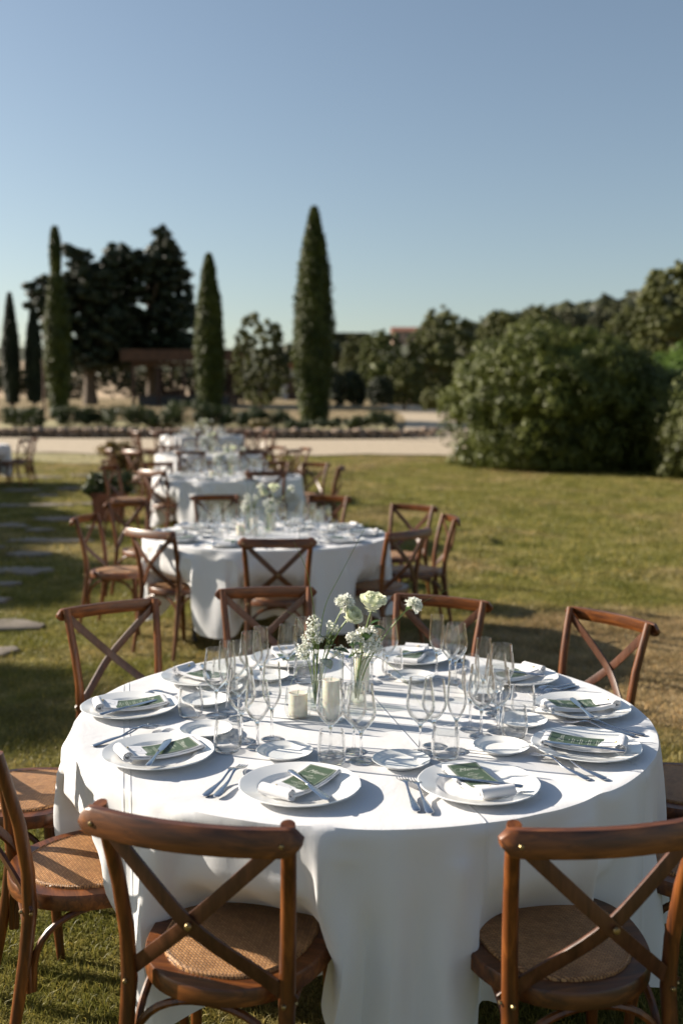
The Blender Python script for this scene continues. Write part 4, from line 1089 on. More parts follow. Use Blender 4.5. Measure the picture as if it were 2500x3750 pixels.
DRAPE[1].append([945,0,415,-60,41,-2,-11,71,0,24,61,2,35,40,3,-63,26,-4,-23,68,-3,-35,60,2,40,60,4,-72,6,-4,-47,55,0,-7,70,1,-3,52,3,-70,-11,-3,-48,55,-1,-1,72,2,-68,-21,-1,-35,58,-1,-45,21,0,-69,12,1,-8,69,2,-52,-7,-2,-65,0,-3,-72,11,3,-12,68,4,-62,-10,-3,-65,-24,-3,-59,36,2,-53,4,3,-27,-57,-3,-69,5,-3,-65,26,4,-33,-39,-1,-41,-57,0,-70,-20,1,-47,50,2,-28,-56,-3,-42,-57,-1,-72,-9,0,-26,-26,1,-32,-58,-1,-72,-3,1,4,-71,-1,-70,-2,2,-12,-67,-2,-48,-32,1,-38,-56,2,35,-55,-3,-30,-66,1,-72,-3,5,35,-63,-6,1,-71,-2,-3,-72,3,-67,-16,4,37,-61,-5,-15,-69,1,-29,-62,8,69,-17,17,69,0,23,17,-56,-8,56,-11,42,35,-62,-9,37,-62,2,35,-63,6,26,-68,-2,23,-68,3,-18,-51,-29,-53,-24,-42,38,-53,-11,31,-42,2,32,-64,2,62,28,10,34,51,24,68,12,24,71,-15,5,70,-21,3,66,-27,-1,66,-31,1,44,-53,-23,-5,-66,-27,19,-43,-15,54,48,-3,58,-44,-3,63,36,-1,61,-33,4,42,18,3,42,32,0,7,71,15,30,63,17,58,43,7,69,25,-5,71,12,-9,71,-7,-11,13,19,4,-13,26,-1,61,18,-15,72,7,-9,28,67,1,68,13,4,20,37,0,-18,67,-5,17,63,1,53,33,1,-15,54,1,18,65,0,65,25,1,-27,57,-3,-13,68,0])
DRAPE[1].append([949,0,365,-64,40,-2,-18,73,1,35,59,1,37,41,3,-68,22,-4,-27,71,-3,-32,63,2,44,60,4,-74,3,-4,-53,55,0,1,72,1,-4,54,3,-73,-15,-4,-49,56,0,1,75,2,-70,-26,-1,-33,61,-1,-47,24,0,-71,6,1,-4,74,2,-53,-7,-2,-66,-8,-2,-73,16,1,-7,73,5,-65,-10,-3,-65,-28,-3,-59,43,3,-51,-1,2,-26,-62,-3,-73,10,-3,-66,29,5,-36,-43,-2,-35,-63,0,-72,-19,1,-46,57,2,-29,-57,-3,-39,-62,-1,-75,-1,0,-28,-32,0,-28,-59,0,-75,0,1,7,-74,-1,-73,2,2,-10,-69,-2,-51,-33,1,-39,-55,2,41,-56,-3,-33,-66,1,-76,0,5,40,-64,-6,5,-73,-2,-6,-76,3,-72,-9,3,38,-64,-4,-16,-70,2,-15,-67,8,72,-11,18,72,5,24,33,-52,2,56,5,50,43,-62,4,39,-65,3,33,-67,-2,30,-70,6,21,-71,-5,-34,-46,-46,-55,-28,-44,17,-62,-19,23,-49,2,40,-63,2,54,48,14,55,39,23,66,22,29,68,8,20,73,-19,6,71,-29,1,62,-40,-13,25,-64,-33,-6,-68,-27,18,-59,-19,57,49,-3,59,-47,-4,66,35,0,62,-36,4,45,20,3,39,43,1,8,73,16,21,69,18,68,26,4,56,43,-1,72,-13,-12,73,-3,-11,13,31,3,-23,22,2,70,16,-18,74,5,-9,33,68,0,73,7,5,19,38,0,-25,68,-5,14,69,1,61,26,1,-18,59,1,16,64,0,71,23,1,-27,59,-3,-16,67,0])
DRAPE[1].append([953,1,315,-68,39,-2,-24,74,1,44,56,1,40,43,3,-73,19,-4,-32,72,-3,-28,67,2,49,60,4,-77,2,-4,-58,52,0,8,74,2,-5,56,1,-75,-18,-3,-49,58,0,2,77,2,-72,-31,-1,-32,63,-1,-49,28,0,-73,1,1,1,78,2,-54,-6,-2,-68,-17,-2,-73,22,1,-4,76,5,-64,-12,-3,-68,-29,-3,-59,51,4,-48,-7,0,-25,-67,-2,-77,17,-3,-67,30,5,-39,-46,-2,-29,-70,0,-74,-16,1,-46,62,2,-31,-59,-3,-35,-67,-1,-78,7,0,-30,-36,1,-25,-61,-1,-77,2,1,10,-77,-1,-77,6,2,-8,-69,-2,-52,-36,1,-41,-53,2,47,-57,-3,-37,-65,1,-78,3,5,40,-67,-6,13,-75,-2,-9,-78,3,-77,-4,3,38,-65,-4,-19,-71,2,3,-70,9,76,-4,19,74,2,25,47,-43,11,58,3,51,52,-44,35,41,-66,7,35,-71,-2,30,-73,-1,4,-71,-33,-38,-49,-49,-56,-30,-45,8,-57,-20,5,-68,-6,50,-59,2,53,55,16,66,35,24,68,22,30,58,17,18,62,-38,4,72,-29,0,68,-14,-7,10,-68,-33,5,-69,-29,8,-70,-21,63,46,-4,61,-50,-4,68,34,0,63,-39,4,49,22,3,34,55,2,14,75,17,15,70,18,71,14,2,44,59,3,71,-30,-16,77,-4,-11,10,39,4,-29,17,2,76,5,-17,76,16,-11,40,67,0,77,3,6,19,38,-1,-31,69,-5,10,75,2,68,20,0,-21,63,0,16,62,1,75,21,1,-28,60,-3,-18,69,0])
DRAPE[1].append([956,1,265,-69,40,-3,-31,73,2,53,53,1,41,46,3,-78,16,-4,-36,73,-3,-23,70,2,52,60,4,-80,2,-4,-62,50,0,16,75,2,-7,59,2,-78,-21,-4,-49,58,0,4,79,2,-74,-35,-2,-31,65,0,-50,30,0,-75,-1,1,5,81,2,-57,-5,-2,-68,-28,-2,-74,29,1,1,81,5,-66,-13,-3,-69,-32,-3,-60,55,4,-44,-9,1,-26,-72,-3,-79,16,-3,-69,40,5,-53,-51,2,-13,-74,-4,-73,-15,1,-48,67,2,-33,-61,-3,-31,-70,-1,-80,12,0,-31,-40,0,-22,-62,0,-80,5,1,12,-80,-1,-79,10,2,-8,-71,-2,-53,-38,1,-42,-51,2,53,-58,-3,-41,-64,1,-81,5,5,42,-69,-6,21,-76,-1,-14,-81,1,-82,1,5,40,-67,-5,-18,-74,2,16,-69,10,79,-1,20,77,-1,26,60,-30,19,60,-6,52,50,-34,35,29,-71,1,49,-63,8,-4,-74,-15,33,-68,-23,-49,-40,-51,-46,-45,-47,-6,-56,-25,-8,-79,-9,58,-55,3,60,53,17,71,27,26,59,43,30,58,21,20,50,-58,-2,76,-23,1,69,1,-3,-4,-71,-34,22,-72,-31,-6,-76,-22,68,39,-5,64,-51,-4,69,32,0,64,-42,4,50,24,3,24,72,5,19,71,14,19,72,19,72,3,1,34,69,5,69,-40,-17,80,-6,-11,8,45,4,-33,12,2,79,6,-17,79,16,-11,47,66,-1,81,-3,6,17,39,-1,-36,71,-5,8,80,2,74,14,0,-19,73,1,11,53,0,78,21,1,-28,63,-3,-20,68,-1])
DRAPE[1].append([960,2,215,-71,41,-3,-37,73,2,61,46,2,42,51,2,-82,13,-4,-42,73,-3,-16,73,2,54,62,4,-82,2,-4,-67,47,0,23,76,2,-8,62,1,-80,-24,-3,-48,59,0,4,80,2,-75,-38,-2,-33,66,-1,-49,30,1,-76,-1,1,8,84,2,-57,-6,-2,-70,-33,-2,-74,34,1,4,84,5,-68,-14,-3,-70,-34,-3,-61,58,5,-35,-11,0,-33,-76,-4,-78,28,0,-73,35,4,-64,-54,3,-2,-78,-6,-70,-13,1,-48,69,2,-37,-62,-3,-27,-73,-1,-82,15,0,-32,-41,0,-20,-64,0,-82,7,1,15,-82,-1,-82,13,2,-8,-71,-2,-54,-40,1,-44,-50,2,59,-60,-3,-44,-61,1,-83,6,5,43,-71,-6,27,-78,-1,-18,-81,1,-84,4,4,39,-68,-4,-14,-79,2,28,-65,11,81,3,22,80,4,27,73,-25,28,58,5,59,41,-54,19,10,-80,-3,66,-50,12,-19,-67,-17,52,-64,-16,-42,-47,-49,-55,-42,-50,-24,-65,-32,-3,-82,-9,60,-53,3,67,47,19,74,29,27,48,59,30,59,17,18,45,-70,-4,69,-9,4,76,7,-1,-16,-75,-35,25,-74,-31,-4,-80,-24,68,27,-7,67,-48,-4,71,27,0,66,-44,4,48,27,3,28,78,5,19,77,16,17,74,19,72,-8,-1,25,78,6,67,-47,-17,83,-10,-12,5,51,5,-37,6,3,82,10,-18,82,15,-12,55,63,-1,84,-7,6,18,41,0,-41,72,-6,3,85,2,80,8,0,-24,75,1,14,48,0,81,25,1,-29,63,-3,-22,70,-1])
DRAPE[1].append([963,3,165,-72,42,-3,-42,72,2,66,46,2,44,51,2,-85,10,-4,-49,72,-2,-8,77,1,56,62,4,-85,3,-4,-71,45,0,30,77,2,-9,63,2,-83,-26,-4,-46,59,-1,3,83,3,-76,-42,-2,-34,68,-1,-47,27,0,-79,1,2,11,87,2,-56,-7,-2,-72,-38,-2,-74,39,1,7,87,5,-69,-16,-3,-73,-35,-3,-58,65,5,-45,-15,1,-25,-79,-5,-77,40,5,-83,21,11,-51,-43,-2,-12,-86,-13,-63,-15,1,-49,72,2,-37,-64,-3,-26,-76,-1,-84,19,0,-33,-43,0,-18,-66,0,-84,10,0,18,-85,0,-85,17,2,-7,-73,-2,-56,-40,1,-45,-50,2,63,-60,-3,-46,-59,1,-86,6,6,46,-72,-7,32,-80,-1,-22,-83,1,-87,9,4,40,-70,-4,-10,-84,2,39,-58,12,84,-3,23,83,1,28,70,14,48,72,-22,45,23,-54,12,5,-87,-4,76,-39,14,-29,-62,-17,54,-58,-14,-20,-60,-43,-55,-45,-50,-47,-62,-39,-4,-85,-13,61,-50,4,76,38,20,74,37,28,39,70,31,57,7,15,43,-75,-4,68,-9,3,77,25,4,-23,-76,-35,20,-78,-33,3,-83,-26,65,14,-8,71,-47,-3,73,25,-1,67,-47,4,56,29,4,26,83,6,11,85,15,21,75,20,70,-17,-3,15,85,8,68,-51,-19,84,-15,-12,3,56,6,-40,-1,3,83,15,-18,85,15,-13,64,58,-1,87,-8,6,19,42,0,-43,73,-6,-4,87,2,84,4,0,-28,78,1,14,51,1,85,19,0,-27,65,-3,-25,71,-1])
DRAPE[2].append([867,0,765,-2,50,0,-4,51,0,-8,49,0,-10,50,-1,-13,49,0,-16,47,1,-18,47,0,-22,46,-1,-23,44,1,-27,43,0,-29,41,0,-31,40,0,-34,38,-1,-35,35,0,-38,34,1,-39,31,0,-42,29,-1,-43,26,1,-44,24,0,-46,22,0,-47,18,0,-47,16,-1,-49,13,0,-49,10,1,-50,8,0,-51,4,-1,-50,2,1,-50,-2,0,-51,-4,0,-49,-8,0,-50,-10,-1,-49,-13,0,-47,-16,1,-47,-18,0,-46,-22,-1,-44,-23,1,-43,-27,0,-41,-29,0,-40,-31,0,-38,-34,-1,-35,-35,1,-34,-38,0,-31,-39,0,-29,-42,-1,-26,-43,1,-24,-44,0,-22,-46,0,-18,-47,0,-16,-47,0,-13,-49,0,-10,-49,0,-8,-50,0,-4,-51,0,-2,-50,0,2,-50,0,4,-51,0,8,-49,0,10,-50,-1,13,-49,0,16,-47,1,18,-47,0,22,-46,0,24,-44,0,26,-43,0,29,-41,0,31,-40,-1,33,-38,0,36,-35,0,38,-34,1,40,-31,0,41,-29,0,43,-26,0,44,-24,0,46,-22,0,47,-18,-1,48,-16,0,48,-13,1,50,-10,1,49,-7,1,50,-5,-2,51,-1,0,50,1,0,50,4,0,50,7,0,50,11,0,49,13,0,47,16,1,47,19,1,46,21,-2,44,23,0,43,27,0,41,29,0,40,31,0,37,34,0,36,35,-1,34,38,1,31,39,0,29,42,-1,26,43,1,24,44,0,22,46,0,18,47,-1,16,47,0,13,49,0,10,49,1,8,50,0,4,51,-1])
DRAPE[2].append([901,-1,764,-1,53,0,-5,53,1,-8,51,0,-10,52,-1,-14,51,0,-17,49,0,-19,49,0,-21,48,0,-25,47,0,-28,43,0,-31,43,0,-32,41,1,-35,39,-1,-37,37,0,-39,35,0,-41,33,1,-43,30,-1,-45,27,0,-46,25,1,-47,22,0,-49,20,-1,-49,16,0,-51,13,0,-51,11,0,-52,8,0,-53,5,0,-52,1,0,-53,-2,0,-52,-4,0,-51,-8,1,-52,-9,-1,-50,-15,0,-50,-17,0,-49,-19,1,-47,-22,-1,-47,-24,0,-45,-28,0,-42,-31,1,-41,-32,0,-40,-34,-1,-36,-38,0,-35,-39,1,-33,-41,-1,-30,-43,0,-27,-45,0,-25,-45,0,-22,-48,1,-20,-49,0,-16,-50,-1,-14,-50,0,-11,-51,0,-7,-52,1,-4,-53,-1,-3,-53,0,2,-52,0,5,-52,0,8,-51,1,10,-52,-1,14,-50,0,17,-50,0,19,-49,0,23,-47,0,25,-46,0,27,-44,0,29,-44,0,32,-41,0,35,-40,0,38,-37,0,39,-35,0,42,-31,0,43,-30,0,44,-27,1,46,-25,0,47,-24,0,49,-19,-1,50,-16,0,51,-12,0,51,-11,2,51,-7,0,52,-6,-2,53,-2,0,52,1,0,52,4,0,52,8,0,52,11,1,51,14,-1,49,17,3,48,20,-1,48,21,-2,48,24,0,44,27,0,42,32,0,40,32,1,40,35,-1,37,37,0,35,39,1,33,40,-1,31,43,0,28,45,0,23,47,0,22,47,1,19,49,-1,17,50,0,13,50,0,12,52,0,7,52,1,5,52,-1])
DRAPE[2].append([905,-1,738,-2,54,0,-6,53,1,-7,51,0,-10,50,0,-14,52,-1,-16,52,1,-11,51,4,-29,43,-4,-26,47,-2,-29,46,1,-31,43,1,-31,38,1,-35,41,-2,-34,41,2,-40,35,-1,-42,32,0,-45,29,-1,-46,27,1,-45,23,0,-48,22,-1,-48,20,1,-51,16,-1,-52,14,1,-49,17,1,-52,6,-1,-53,2,-1,-54,0,1,-52,0,-1,-53,-7,1,-50,-7,0,-52,-11,-1,-52,-13,1,-49,-16,0,-50,-18,0,-50,-17,2,-43,-31,-3,-45,-29,0,-44,-31,1,-39,-31,1,-40,-36,-2,-39,-36,0,-40,-34,3,-27,-46,-2,-31,-44,-1,-31,-42,2,-19,-49,-1,-22,-48,-1,-20,-49,0,-17,-50,0,-22,-49,3,-4,-52,-2,-8,-53,-1,-9,-52,2,1,-53,-1,5,-53,-1,6,-53,1,7,-50,0,11,-52,-1,13,-52,0,12,-52,2,19,-49,1,21,-48,1,21,-48,2,32,-42,-3,35,-39,-2,34,-42,-1,35,-40,-1,38,-38,0,37,-38,2,39,-35,2,44,-30,0,46,-25,0,46,-23,-1,48,-20,-1,50,-20,-1,51,-17,1,49,-20,2,52,-14,4,49,-7,0,54,-4,-2,52,6,-4,53,-5,1,52,13,-3,53,7,-1,53,11,0,53,12,3,51,13,5,49,12,4,45,28,-7,44,30,-3,46,28,0,44,32,1,41,32,1,45,27,3,32,41,-4,36,40,0,33,41,0,28,45,-1,27,46,-1,26,47,1,21,48,2,20,47,-1,16,50,0,18,50,0,10,53,0,7,52,0,9,52,2])
DRAPE[2].append([903,-1,713,-2,54,0,-5,54,2,-3,51,-1,-14,48,1,-14,53,-2,-15,53,1,-7,52,4,-32,41,-4,-26,48,-1,-27,47,0,-31,44,2,-34,34,0,-36,41,-1,-37,39,1,-35,36,0,-44,30,0,-44,33,-2,-48,27,2,-41,23,0,-51,23,-1,-46,17,0,-52,18,-1,-53,14,2,-47,13,0,-52,14,0,-54,-5,-1,-54,2,0,-54,12,3,-52,-15,-3,-47,-11,1,-54,-11,-2,-53,-14,1,-46,-15,1,-53,-17,-1,-51,-12,3,-39,-37,-4,-46,-29,0,-47,-30,2,-35,-31,0,-41,-36,-2,-41,-37,1,-43,-29,3,-20,-51,-3,-36,-42,0,-28,-47,1,-20,-44,-1,-22,-50,0,-19,-47,0,-17,-52,0,-27,-47,3,0,-52,-3,-8,-54,0,-14,-51,2,11,-53,-1,2,-54,-2,5,-55,2,6,-46,0,11,-54,-2,15,-52,0,7,-54,2,18,-48,1,25,-48,1,12,-52,5,44,-32,-5,32,-43,-3,26,-48,1,39,-37,-2,43,-36,0,38,-38,2,43,-32,2,31,-45,3,49,-21,-2,46,-19,-2,51,-15,-2,52,-20,-1,51,-21,1,46,-28,6,54,-11,2,47,-8,0,53,6,-3,54,1,-4,53,-3,1,52,11,-3,54,12,-2,54,11,1,53,15,2,54,9,5,45,4,5,43,35,-7,45,32,-4,46,29,0,45,32,2,45,26,1,34,33,3,36,41,-4,42,33,0,34,43,-1,26,46,-1,27,48,0,29,46,1,16,50,2,25,44,-1,9,52,0,25,49,0,0,53,0,12,54,-1,14,50,3])
DRAPE[2].append([903,-1,689,-1,54,-1,-6,55,2,1,50,0,-18,46,0,-14,54,-2,-14,55,1,-4,53,5,-34,38,-4,-26,49,-2,-30,48,1,-21,48,3,-41,28,-1,-38,42,-2,-39,39,2,-30,40,-1,-46,24,0,-45,35,-1,-49,27,1,-39,24,0,-52,23,-1,-45,16,1,-53,18,-2,-55,14,2,-44,14,0,-53,14,0,-54,-6,-1,-55,2,0,-52,16,3,-54,-15,-2,-44,-14,0,-56,-11,-2,-54,-15,2,-45,-15,0,-54,-17,0,-51,-8,3,-38,-41,-4,-47,-29,-1,-48,-30,2,-31,-29,1,-42,-38,-3,-42,-37,1,-46,-26,4,-17,-53,-3,-37,-42,-1,-27,-50,2,-21,-40,-1,-21,-52,-1,-19,-47,0,-18,-53,0,-30,-45,4,4,-52,-4,-9,-56,0,-18,-49,3,16,-52,-2,2,-56,-2,5,-56,2,5,-44,0,12,-55,-2,13,-53,1,8,-54,2,17,-48,1,20,-50,2,24,-39,6,39,-39,-7,32,-45,-4,25,-49,1,39,-37,-2,44,-36,0,39,-39,2,39,-41,4,33,-37,2,40,-31,3,53,-11,-7,53,-11,-3,53,-20,-1,51,-23,2,46,-32,6,55,-13,3,43,-7,0,52,16,-5,54,-15,0,51,17,-1,56,2,-5,56,13,-2,55,12,1,54,14,3,55,11,5,42,-2,5,42,38,-8,45,34,-3,48,29,-1,46,32,2,47,22,2,27,36,2,37,42,-4,48,28,1,32,47,-1,26,46,-1,27,48,-1,29,47,2,14,50,1,32,42,0,3,54,-1,29,48,1,-6,53,-1,13,55,0,18,49,2])
DRAPE[2].append([903,-2,664,-1,55,0,-6,56,1,5,50,1,-21,43,0,-15,56,-2,-14,56,1,0,54,4,-38,35,-4,-25,51,-2,-32,48,1,-17,49,4,-42,26,-2,-40,42,-2,-40,40,2,-26,42,0,-48,20,0,-46,36,-2,-51,28,2,-36,24,-1,-53,23,0,-44,14,0,-55,19,-1,-55,15,2,-42,13,0,-53,16,-1,-54,-8,-1,-57,3,1,-50,19,3,-55,-15,-2,-43,-18,0,-56,-12,-2,-56,-14,1,-43,-15,0,-55,-17,0,-52,-4,3,-36,-45,-4,-48,-29,0,-50,-29,2,-28,-29,0,-43,-38,-2,-43,-39,0,-47,-22,4,-14,-55,-3,-38,-44,-1,-27,-50,2,-22,-38,-1,-20,-54,0,-18,-45,0,-19,-55,0,-33,-43,3,7,-52,-4,-9,-58,0,-21,-48,3,19,-51,-2,1,-57,-1,5,-58,2,5,-40,0,13,-57,-2,12,-54,0,8,-54,2,16,-48,1,13,-52,4,34,-29,5,37,-44,-8,29,-49,-3,32,-39,2,35,-45,-3,46,-36,-1,39,-41,2,38,-43,5,32,-34,1,51,-23,7,39,-22,-10,56,-7,-3,54,-21,-1,52,-25,1,48,-30,6,47,-3,5,46,-23,-1,53,21,-5,53,-21,1,51,27,-3,57,1,-4,56,11,-2,56,13,0,57,12,3,55,16,5,37,-9,5,43,39,-7,45,36,-4,49,30,-1,47,33,2,50,18,3,20,37,2,39,43,-4,52,25,1,21,52,0,35,44,-3,27,49,0,30,47,1,12,51,2,39,38,1,-4,56,-3,32,49,2,-9,52,-1,13,57,-1,21,47,3])
DRAPE[2].append([905,-4,615,-4,57,0,-5,59,1,11,49,1,-26,38,-1,-16,59,-2,-18,58,2,10,55,4,-43,29,-5,-24,54,-1,-37,48,1,-11,53,3,-41,21,-1,-43,43,-2,-44,42,2,-17,47,1,-52,12,-2,-48,36,-1,-52,32,1,-32,23,0,-55,25,0,-42,10,0,-58,19,-2,-58,16,2,-37,13,0,-55,17,0,-53,-9,-1,-60,2,1,-46,24,3,-59,-12,-2,-37,-25,0,-60,-11,-3,-59,-15,1,-38,-14,1,-57,-22,0,-53,6,3,-34,-50,-4,-50,-31,-1,-54,-27,3,-22,-26,0,-43,-43,-2,-46,-41,0,-49,-16,4,-9,-56,-3,-38,-47,-1,-30,-53,2,-23,-31,-1,-18,-58,-1,-17,-44,0,-20,-57,0,-38,-40,4,16,-53,-4,-12,-60,0,-28,-46,3,26,-49,-2,0,-60,-2,5,-61,2,5,-34,0,15,-60,-1,8,-56,0,19,-44,3,4,-58,0,11,-57,4,40,-12,6,34,-49,-8,13,-56,2,50,-32,-4,37,-47,-3,45,-41,-1,39,-43,2,38,-47,5,39,-27,1,50,-15,8,26,-38,-9,60,2,-6,58,-21,-1,52,-29,2,53,-30,6,38,6,5,50,-31,-1,43,6,-1,56,-2,-3,50,20,-2,59,11,-5,61,5,-3,59,13,1,59,17,4,55,22,5,26,-21,4,48,35,-7,45,41,-4,50,32,-1,50,35,2,55,9,4,8,40,1,45,40,-3,55,25,0,8,57,0,39,45,-3,28,55,0,28,52,3,19,42,-1,45,34,2,-9,59,-3,33,48,2,-13,51,-1,10,60,-1,29,44,2])
DRAPE[2].append([908,-7,566,-10,60,0,-1,63,1,16,46,1,-30,35,-1,-19,60,-2,-22,60,2,21,57,4,-57,18,-4,-16,62,-3,-42,48,2,-4,56,3,-39,20,-1,-49,39,-2,-42,47,2,-9,54,2,-57,1,-3,-53,34,-2,-51,38,2,-29,24,0,-55,24,-1,-42,6,1,-61,17,-2,-59,22,2,-33,13,0,-57,15,0,-51,-9,-1,-64,-4,1,-41,34,3,-63,-10,-2,-34,-29,0,-61,-17,-3,-62,-11,1,-36,-13,1,-56,-31,0,-54,19,3,-33,-54,-5,-50,-35,0,-59,-21,3,-18,-26,0,-42,-47,-3,-42,-48,2,-57,-5,3,-7,-57,-3,-35,-52,-2,-35,-52,2,-24,-28,0,-15,-61,-1,-16,-41,0,-14,-63,1,-49,-34,3,25,-54,-4,-11,-63,0,-38,-43,3,30,-47,-2,7,-63,-1,-3,-63,1,4,-31,0,19,-60,-2,4,-60,1,27,-37,3,-3,-63,0,11,-63,4,39,3,6,24,-47,7,41,-44,1,42,-43,-14,45,-42,-1,43,-46,-1,39,-49,2,39,-44,2,56,-23,15,24,-22,-8,15,-40,-10,63,-6,-6,61,-16,-1,52,-36,2,57,-29,6,31,14,5,53,-32,-2,40,32,22,48,-17,-23,55,26,8,58,10,-10,61,16,3,63,10,-4,62,6,-2,57,22,14,18,-31,-7,54,24,-7,44,46,-5,50,36,0,55,33,2,59,2,5,0,45,0,48,29,0,41,45,-1,10,49,1,28,57,0,33,54,2,37,49,-4,13,40,20,45,31,-19,19,58,1,31,43,0,-27,53,-5,4,63,0,39,43,2])
DRAPE[2].append([911,-10,517,-16,63,0,3,66,1,21,44,1,-33,34,-1,-26,59,-2,-21,63,2,29,58,4,-64,11,-4,-16,64,-3,-44,50,1,1,59,4,-36,21,-1,-57,31,-2,-37,54,1,-4,57,4,-61,-4,-4,-58,29,-2,-46,45,2,-29,26,0,-55,23,-1,-42,3,0,-65,10,-1,-56,31,2,-33,13,0,-59,12,-1,-50,-7,0,-65,-11,1,-39,43,2,-66,-6,0,-31,-35,-2,-60,-23,-2,-65,-5,1,-36,-14,0,-54,-37,1,-55,29,3,-32,-56,-5,-51,-41,0,-63,-12,3,-17,-29,0,-34,-54,-3,-44,-49,2,-63,4,2,-7,-59,-2,-27,-58,-2,-42,-46,2,-26,-28,0,-11,-64,-1,-19,-40,0,-8,-65,1,-57,-30,3,33,-55,-4,-9,-66,0,-49,-40,3,34,-47,-2,12,-64,-2,-10,-64,2,5,-30,0,23,-60,-2,0,-63,1,32,-32,3,-3,-66,0,13,-65,4,21,20,31,49,-44,-11,55,-27,19,41,-47,-21,47,-45,-3,45,-49,0,44,-50,5,28,-40,-4,45,-33,6,19,-33,-12,5,-39,-11,65,-11,-6,63,-19,-1,55,-36,2,58,-34,7,17,17,7,65,-12,-2,22,43,31,56,-20,-29,50,37,19,61,6,-13,62,23,8,66,8,-6,64,4,-5,62,16,9,12,-54,-16,58,12,-7,44,50,-5,50,40,0,59,31,2,62,-1,5,-4,48,0,45,25,0,16,56,8,-1,63,15,42,50,-16,29,59,7,49,44,-9,-5,39,28,49,38,-20,40,45,-12,34,30,-1,-21,58,-5,-1,66,0,46,41,1])
DRAPE[2].append([916,-12,468,-26,65,-1,10,69,1,27,42,2,-39,33,-1,-33,57,-2,-17,67,1,35,59,5,-69,4,-4,-18,66,-3,-44,53,1,3,61,4,-33,24,-1,-63,22,-2,-33,59,1,1,62,4,-65,-8,-4,-63,22,-2,-40,52,2,-30,29,0,-54,21,-1,-45,1,0,-67,1,0,-52,41,1,-35,13,0,-60,9,-1,-50,-3,-1,-66,-18,2,-36,49,2,-68,1,0,-30,-42,-2,-58,-34,-1,-68,6,0,-37,-15,0,-52,-41,1,-56,37,3,-30,-59,-5,-51,-47,0,-67,-3,3,-17,-33,0,-26,-59,-2,-48,-50,0,-68,11,3,-7,-60,-2,-19,-63,-2,-49,-40,2,-29,-28,0,-6,-68,-1,-21,-40,0,-3,-67,0,-63,-24,4,39,-57,-4,-9,-69,0,-56,-37,3,37,-47,-3,19,-65,-1,-19,-63,2,5,-32,-1,28,-58,-1,-5,-67,0,39,-29,4,2,-67,0,26,-60,9,17,47,42,55,-42,-6,58,-25,24,42,-49,-23,49,-49,-5,48,-51,0,47,-51,8,17,-35,-11,28,-44,-8,17,-46,-16,-4,-38,-11,66,-19,-6,66,-19,-2,57,-40,3,60,-34,7,17,27,7,62,5,3,13,51,38,58,-16,-26,39,27,14,67,19,-4,64,23,9,69,9,-7,66,3,-6,69,-1,-4,9,-65,-20,56,-3,-8,45,53,-5,50,45,-1,63,28,3,65,-5,5,-7,52,-1,41,27,0,-10,62,17,-1,66,17,36,58,-8,36,59,2,49,49,-7,-8,30,25,52,40,-21,38,40,-13,53,13,-10,-10,62,-6,-6,68,0,51,41,1])
DRAPE[2].append([922,-10,419,-35,62,-1,16,71,1,31,42,2,-43,33,-2,-41,54,-1,-10,70,1,37,61,5,-71,-1,-4,-23,65,-4,-43,58,2,6,62,4,-31,27,-1,-68,13,-2,-29,65,1,4,65,4,-69,-11,-5,-67,14,-1,-34,60,2,-31,29,0,-52,23,0,-49,-1,-1,-70,-8,0,-47,50,0,-36,13,0,-61,7,0,-52,0,-1,-66,-25,1,-35,56,3,-69,9,2,-29,-51,-4,-56,-40,-2,-67,16,1,-40,-20,0,-52,-46,1,-55,45,3,-30,-60,-5,-51,-52,-1,-71,1,4,-18,-34,0,-16,-65,-2,-54,-48,0,-70,16,3,-9,-62,-2,-9,-68,-1,-55,-28,2,-33,-34,-1,-1,-71,-1,-26,-40,0,3,-67,0,-69,-21,3,44,-58,-4,-8,-71,0,-62,-35,4,39,-48,-3,27,-65,-1,-28,-61,2,5,-35,-1,33,-56,-1,-10,-70,0,46,-29,4,8,-65,0,41,-41,19,11,55,44,61,-31,10,60,-28,24,46,-51,-23,51,-50,-5,50,-53,1,48,-54,7,11,-32,-16,4,-51,-23,17,-61,-23,-11,-36,-11,66,-28,-7,68,-21,-2,60,-41,3,64,-31,7,18,35,9,55,21,7,8,58,44,37,-25,-10,50,39,5,67,25,2,69,19,1,71,12,-2,72,5,-6,60,-29,-23,30,-63,-19,42,-24,-12,48,54,-5,50,50,-1,66,26,2,68,-7,6,-10,56,-1,38,35,1,-29,63,21,-8,68,21,26,68,6,41,60,0,48,54,-5,-5,17,14,57,36,-26,43,38,-15,61,-1,-14,5,68,-7,-13,68,0,56,41,1])
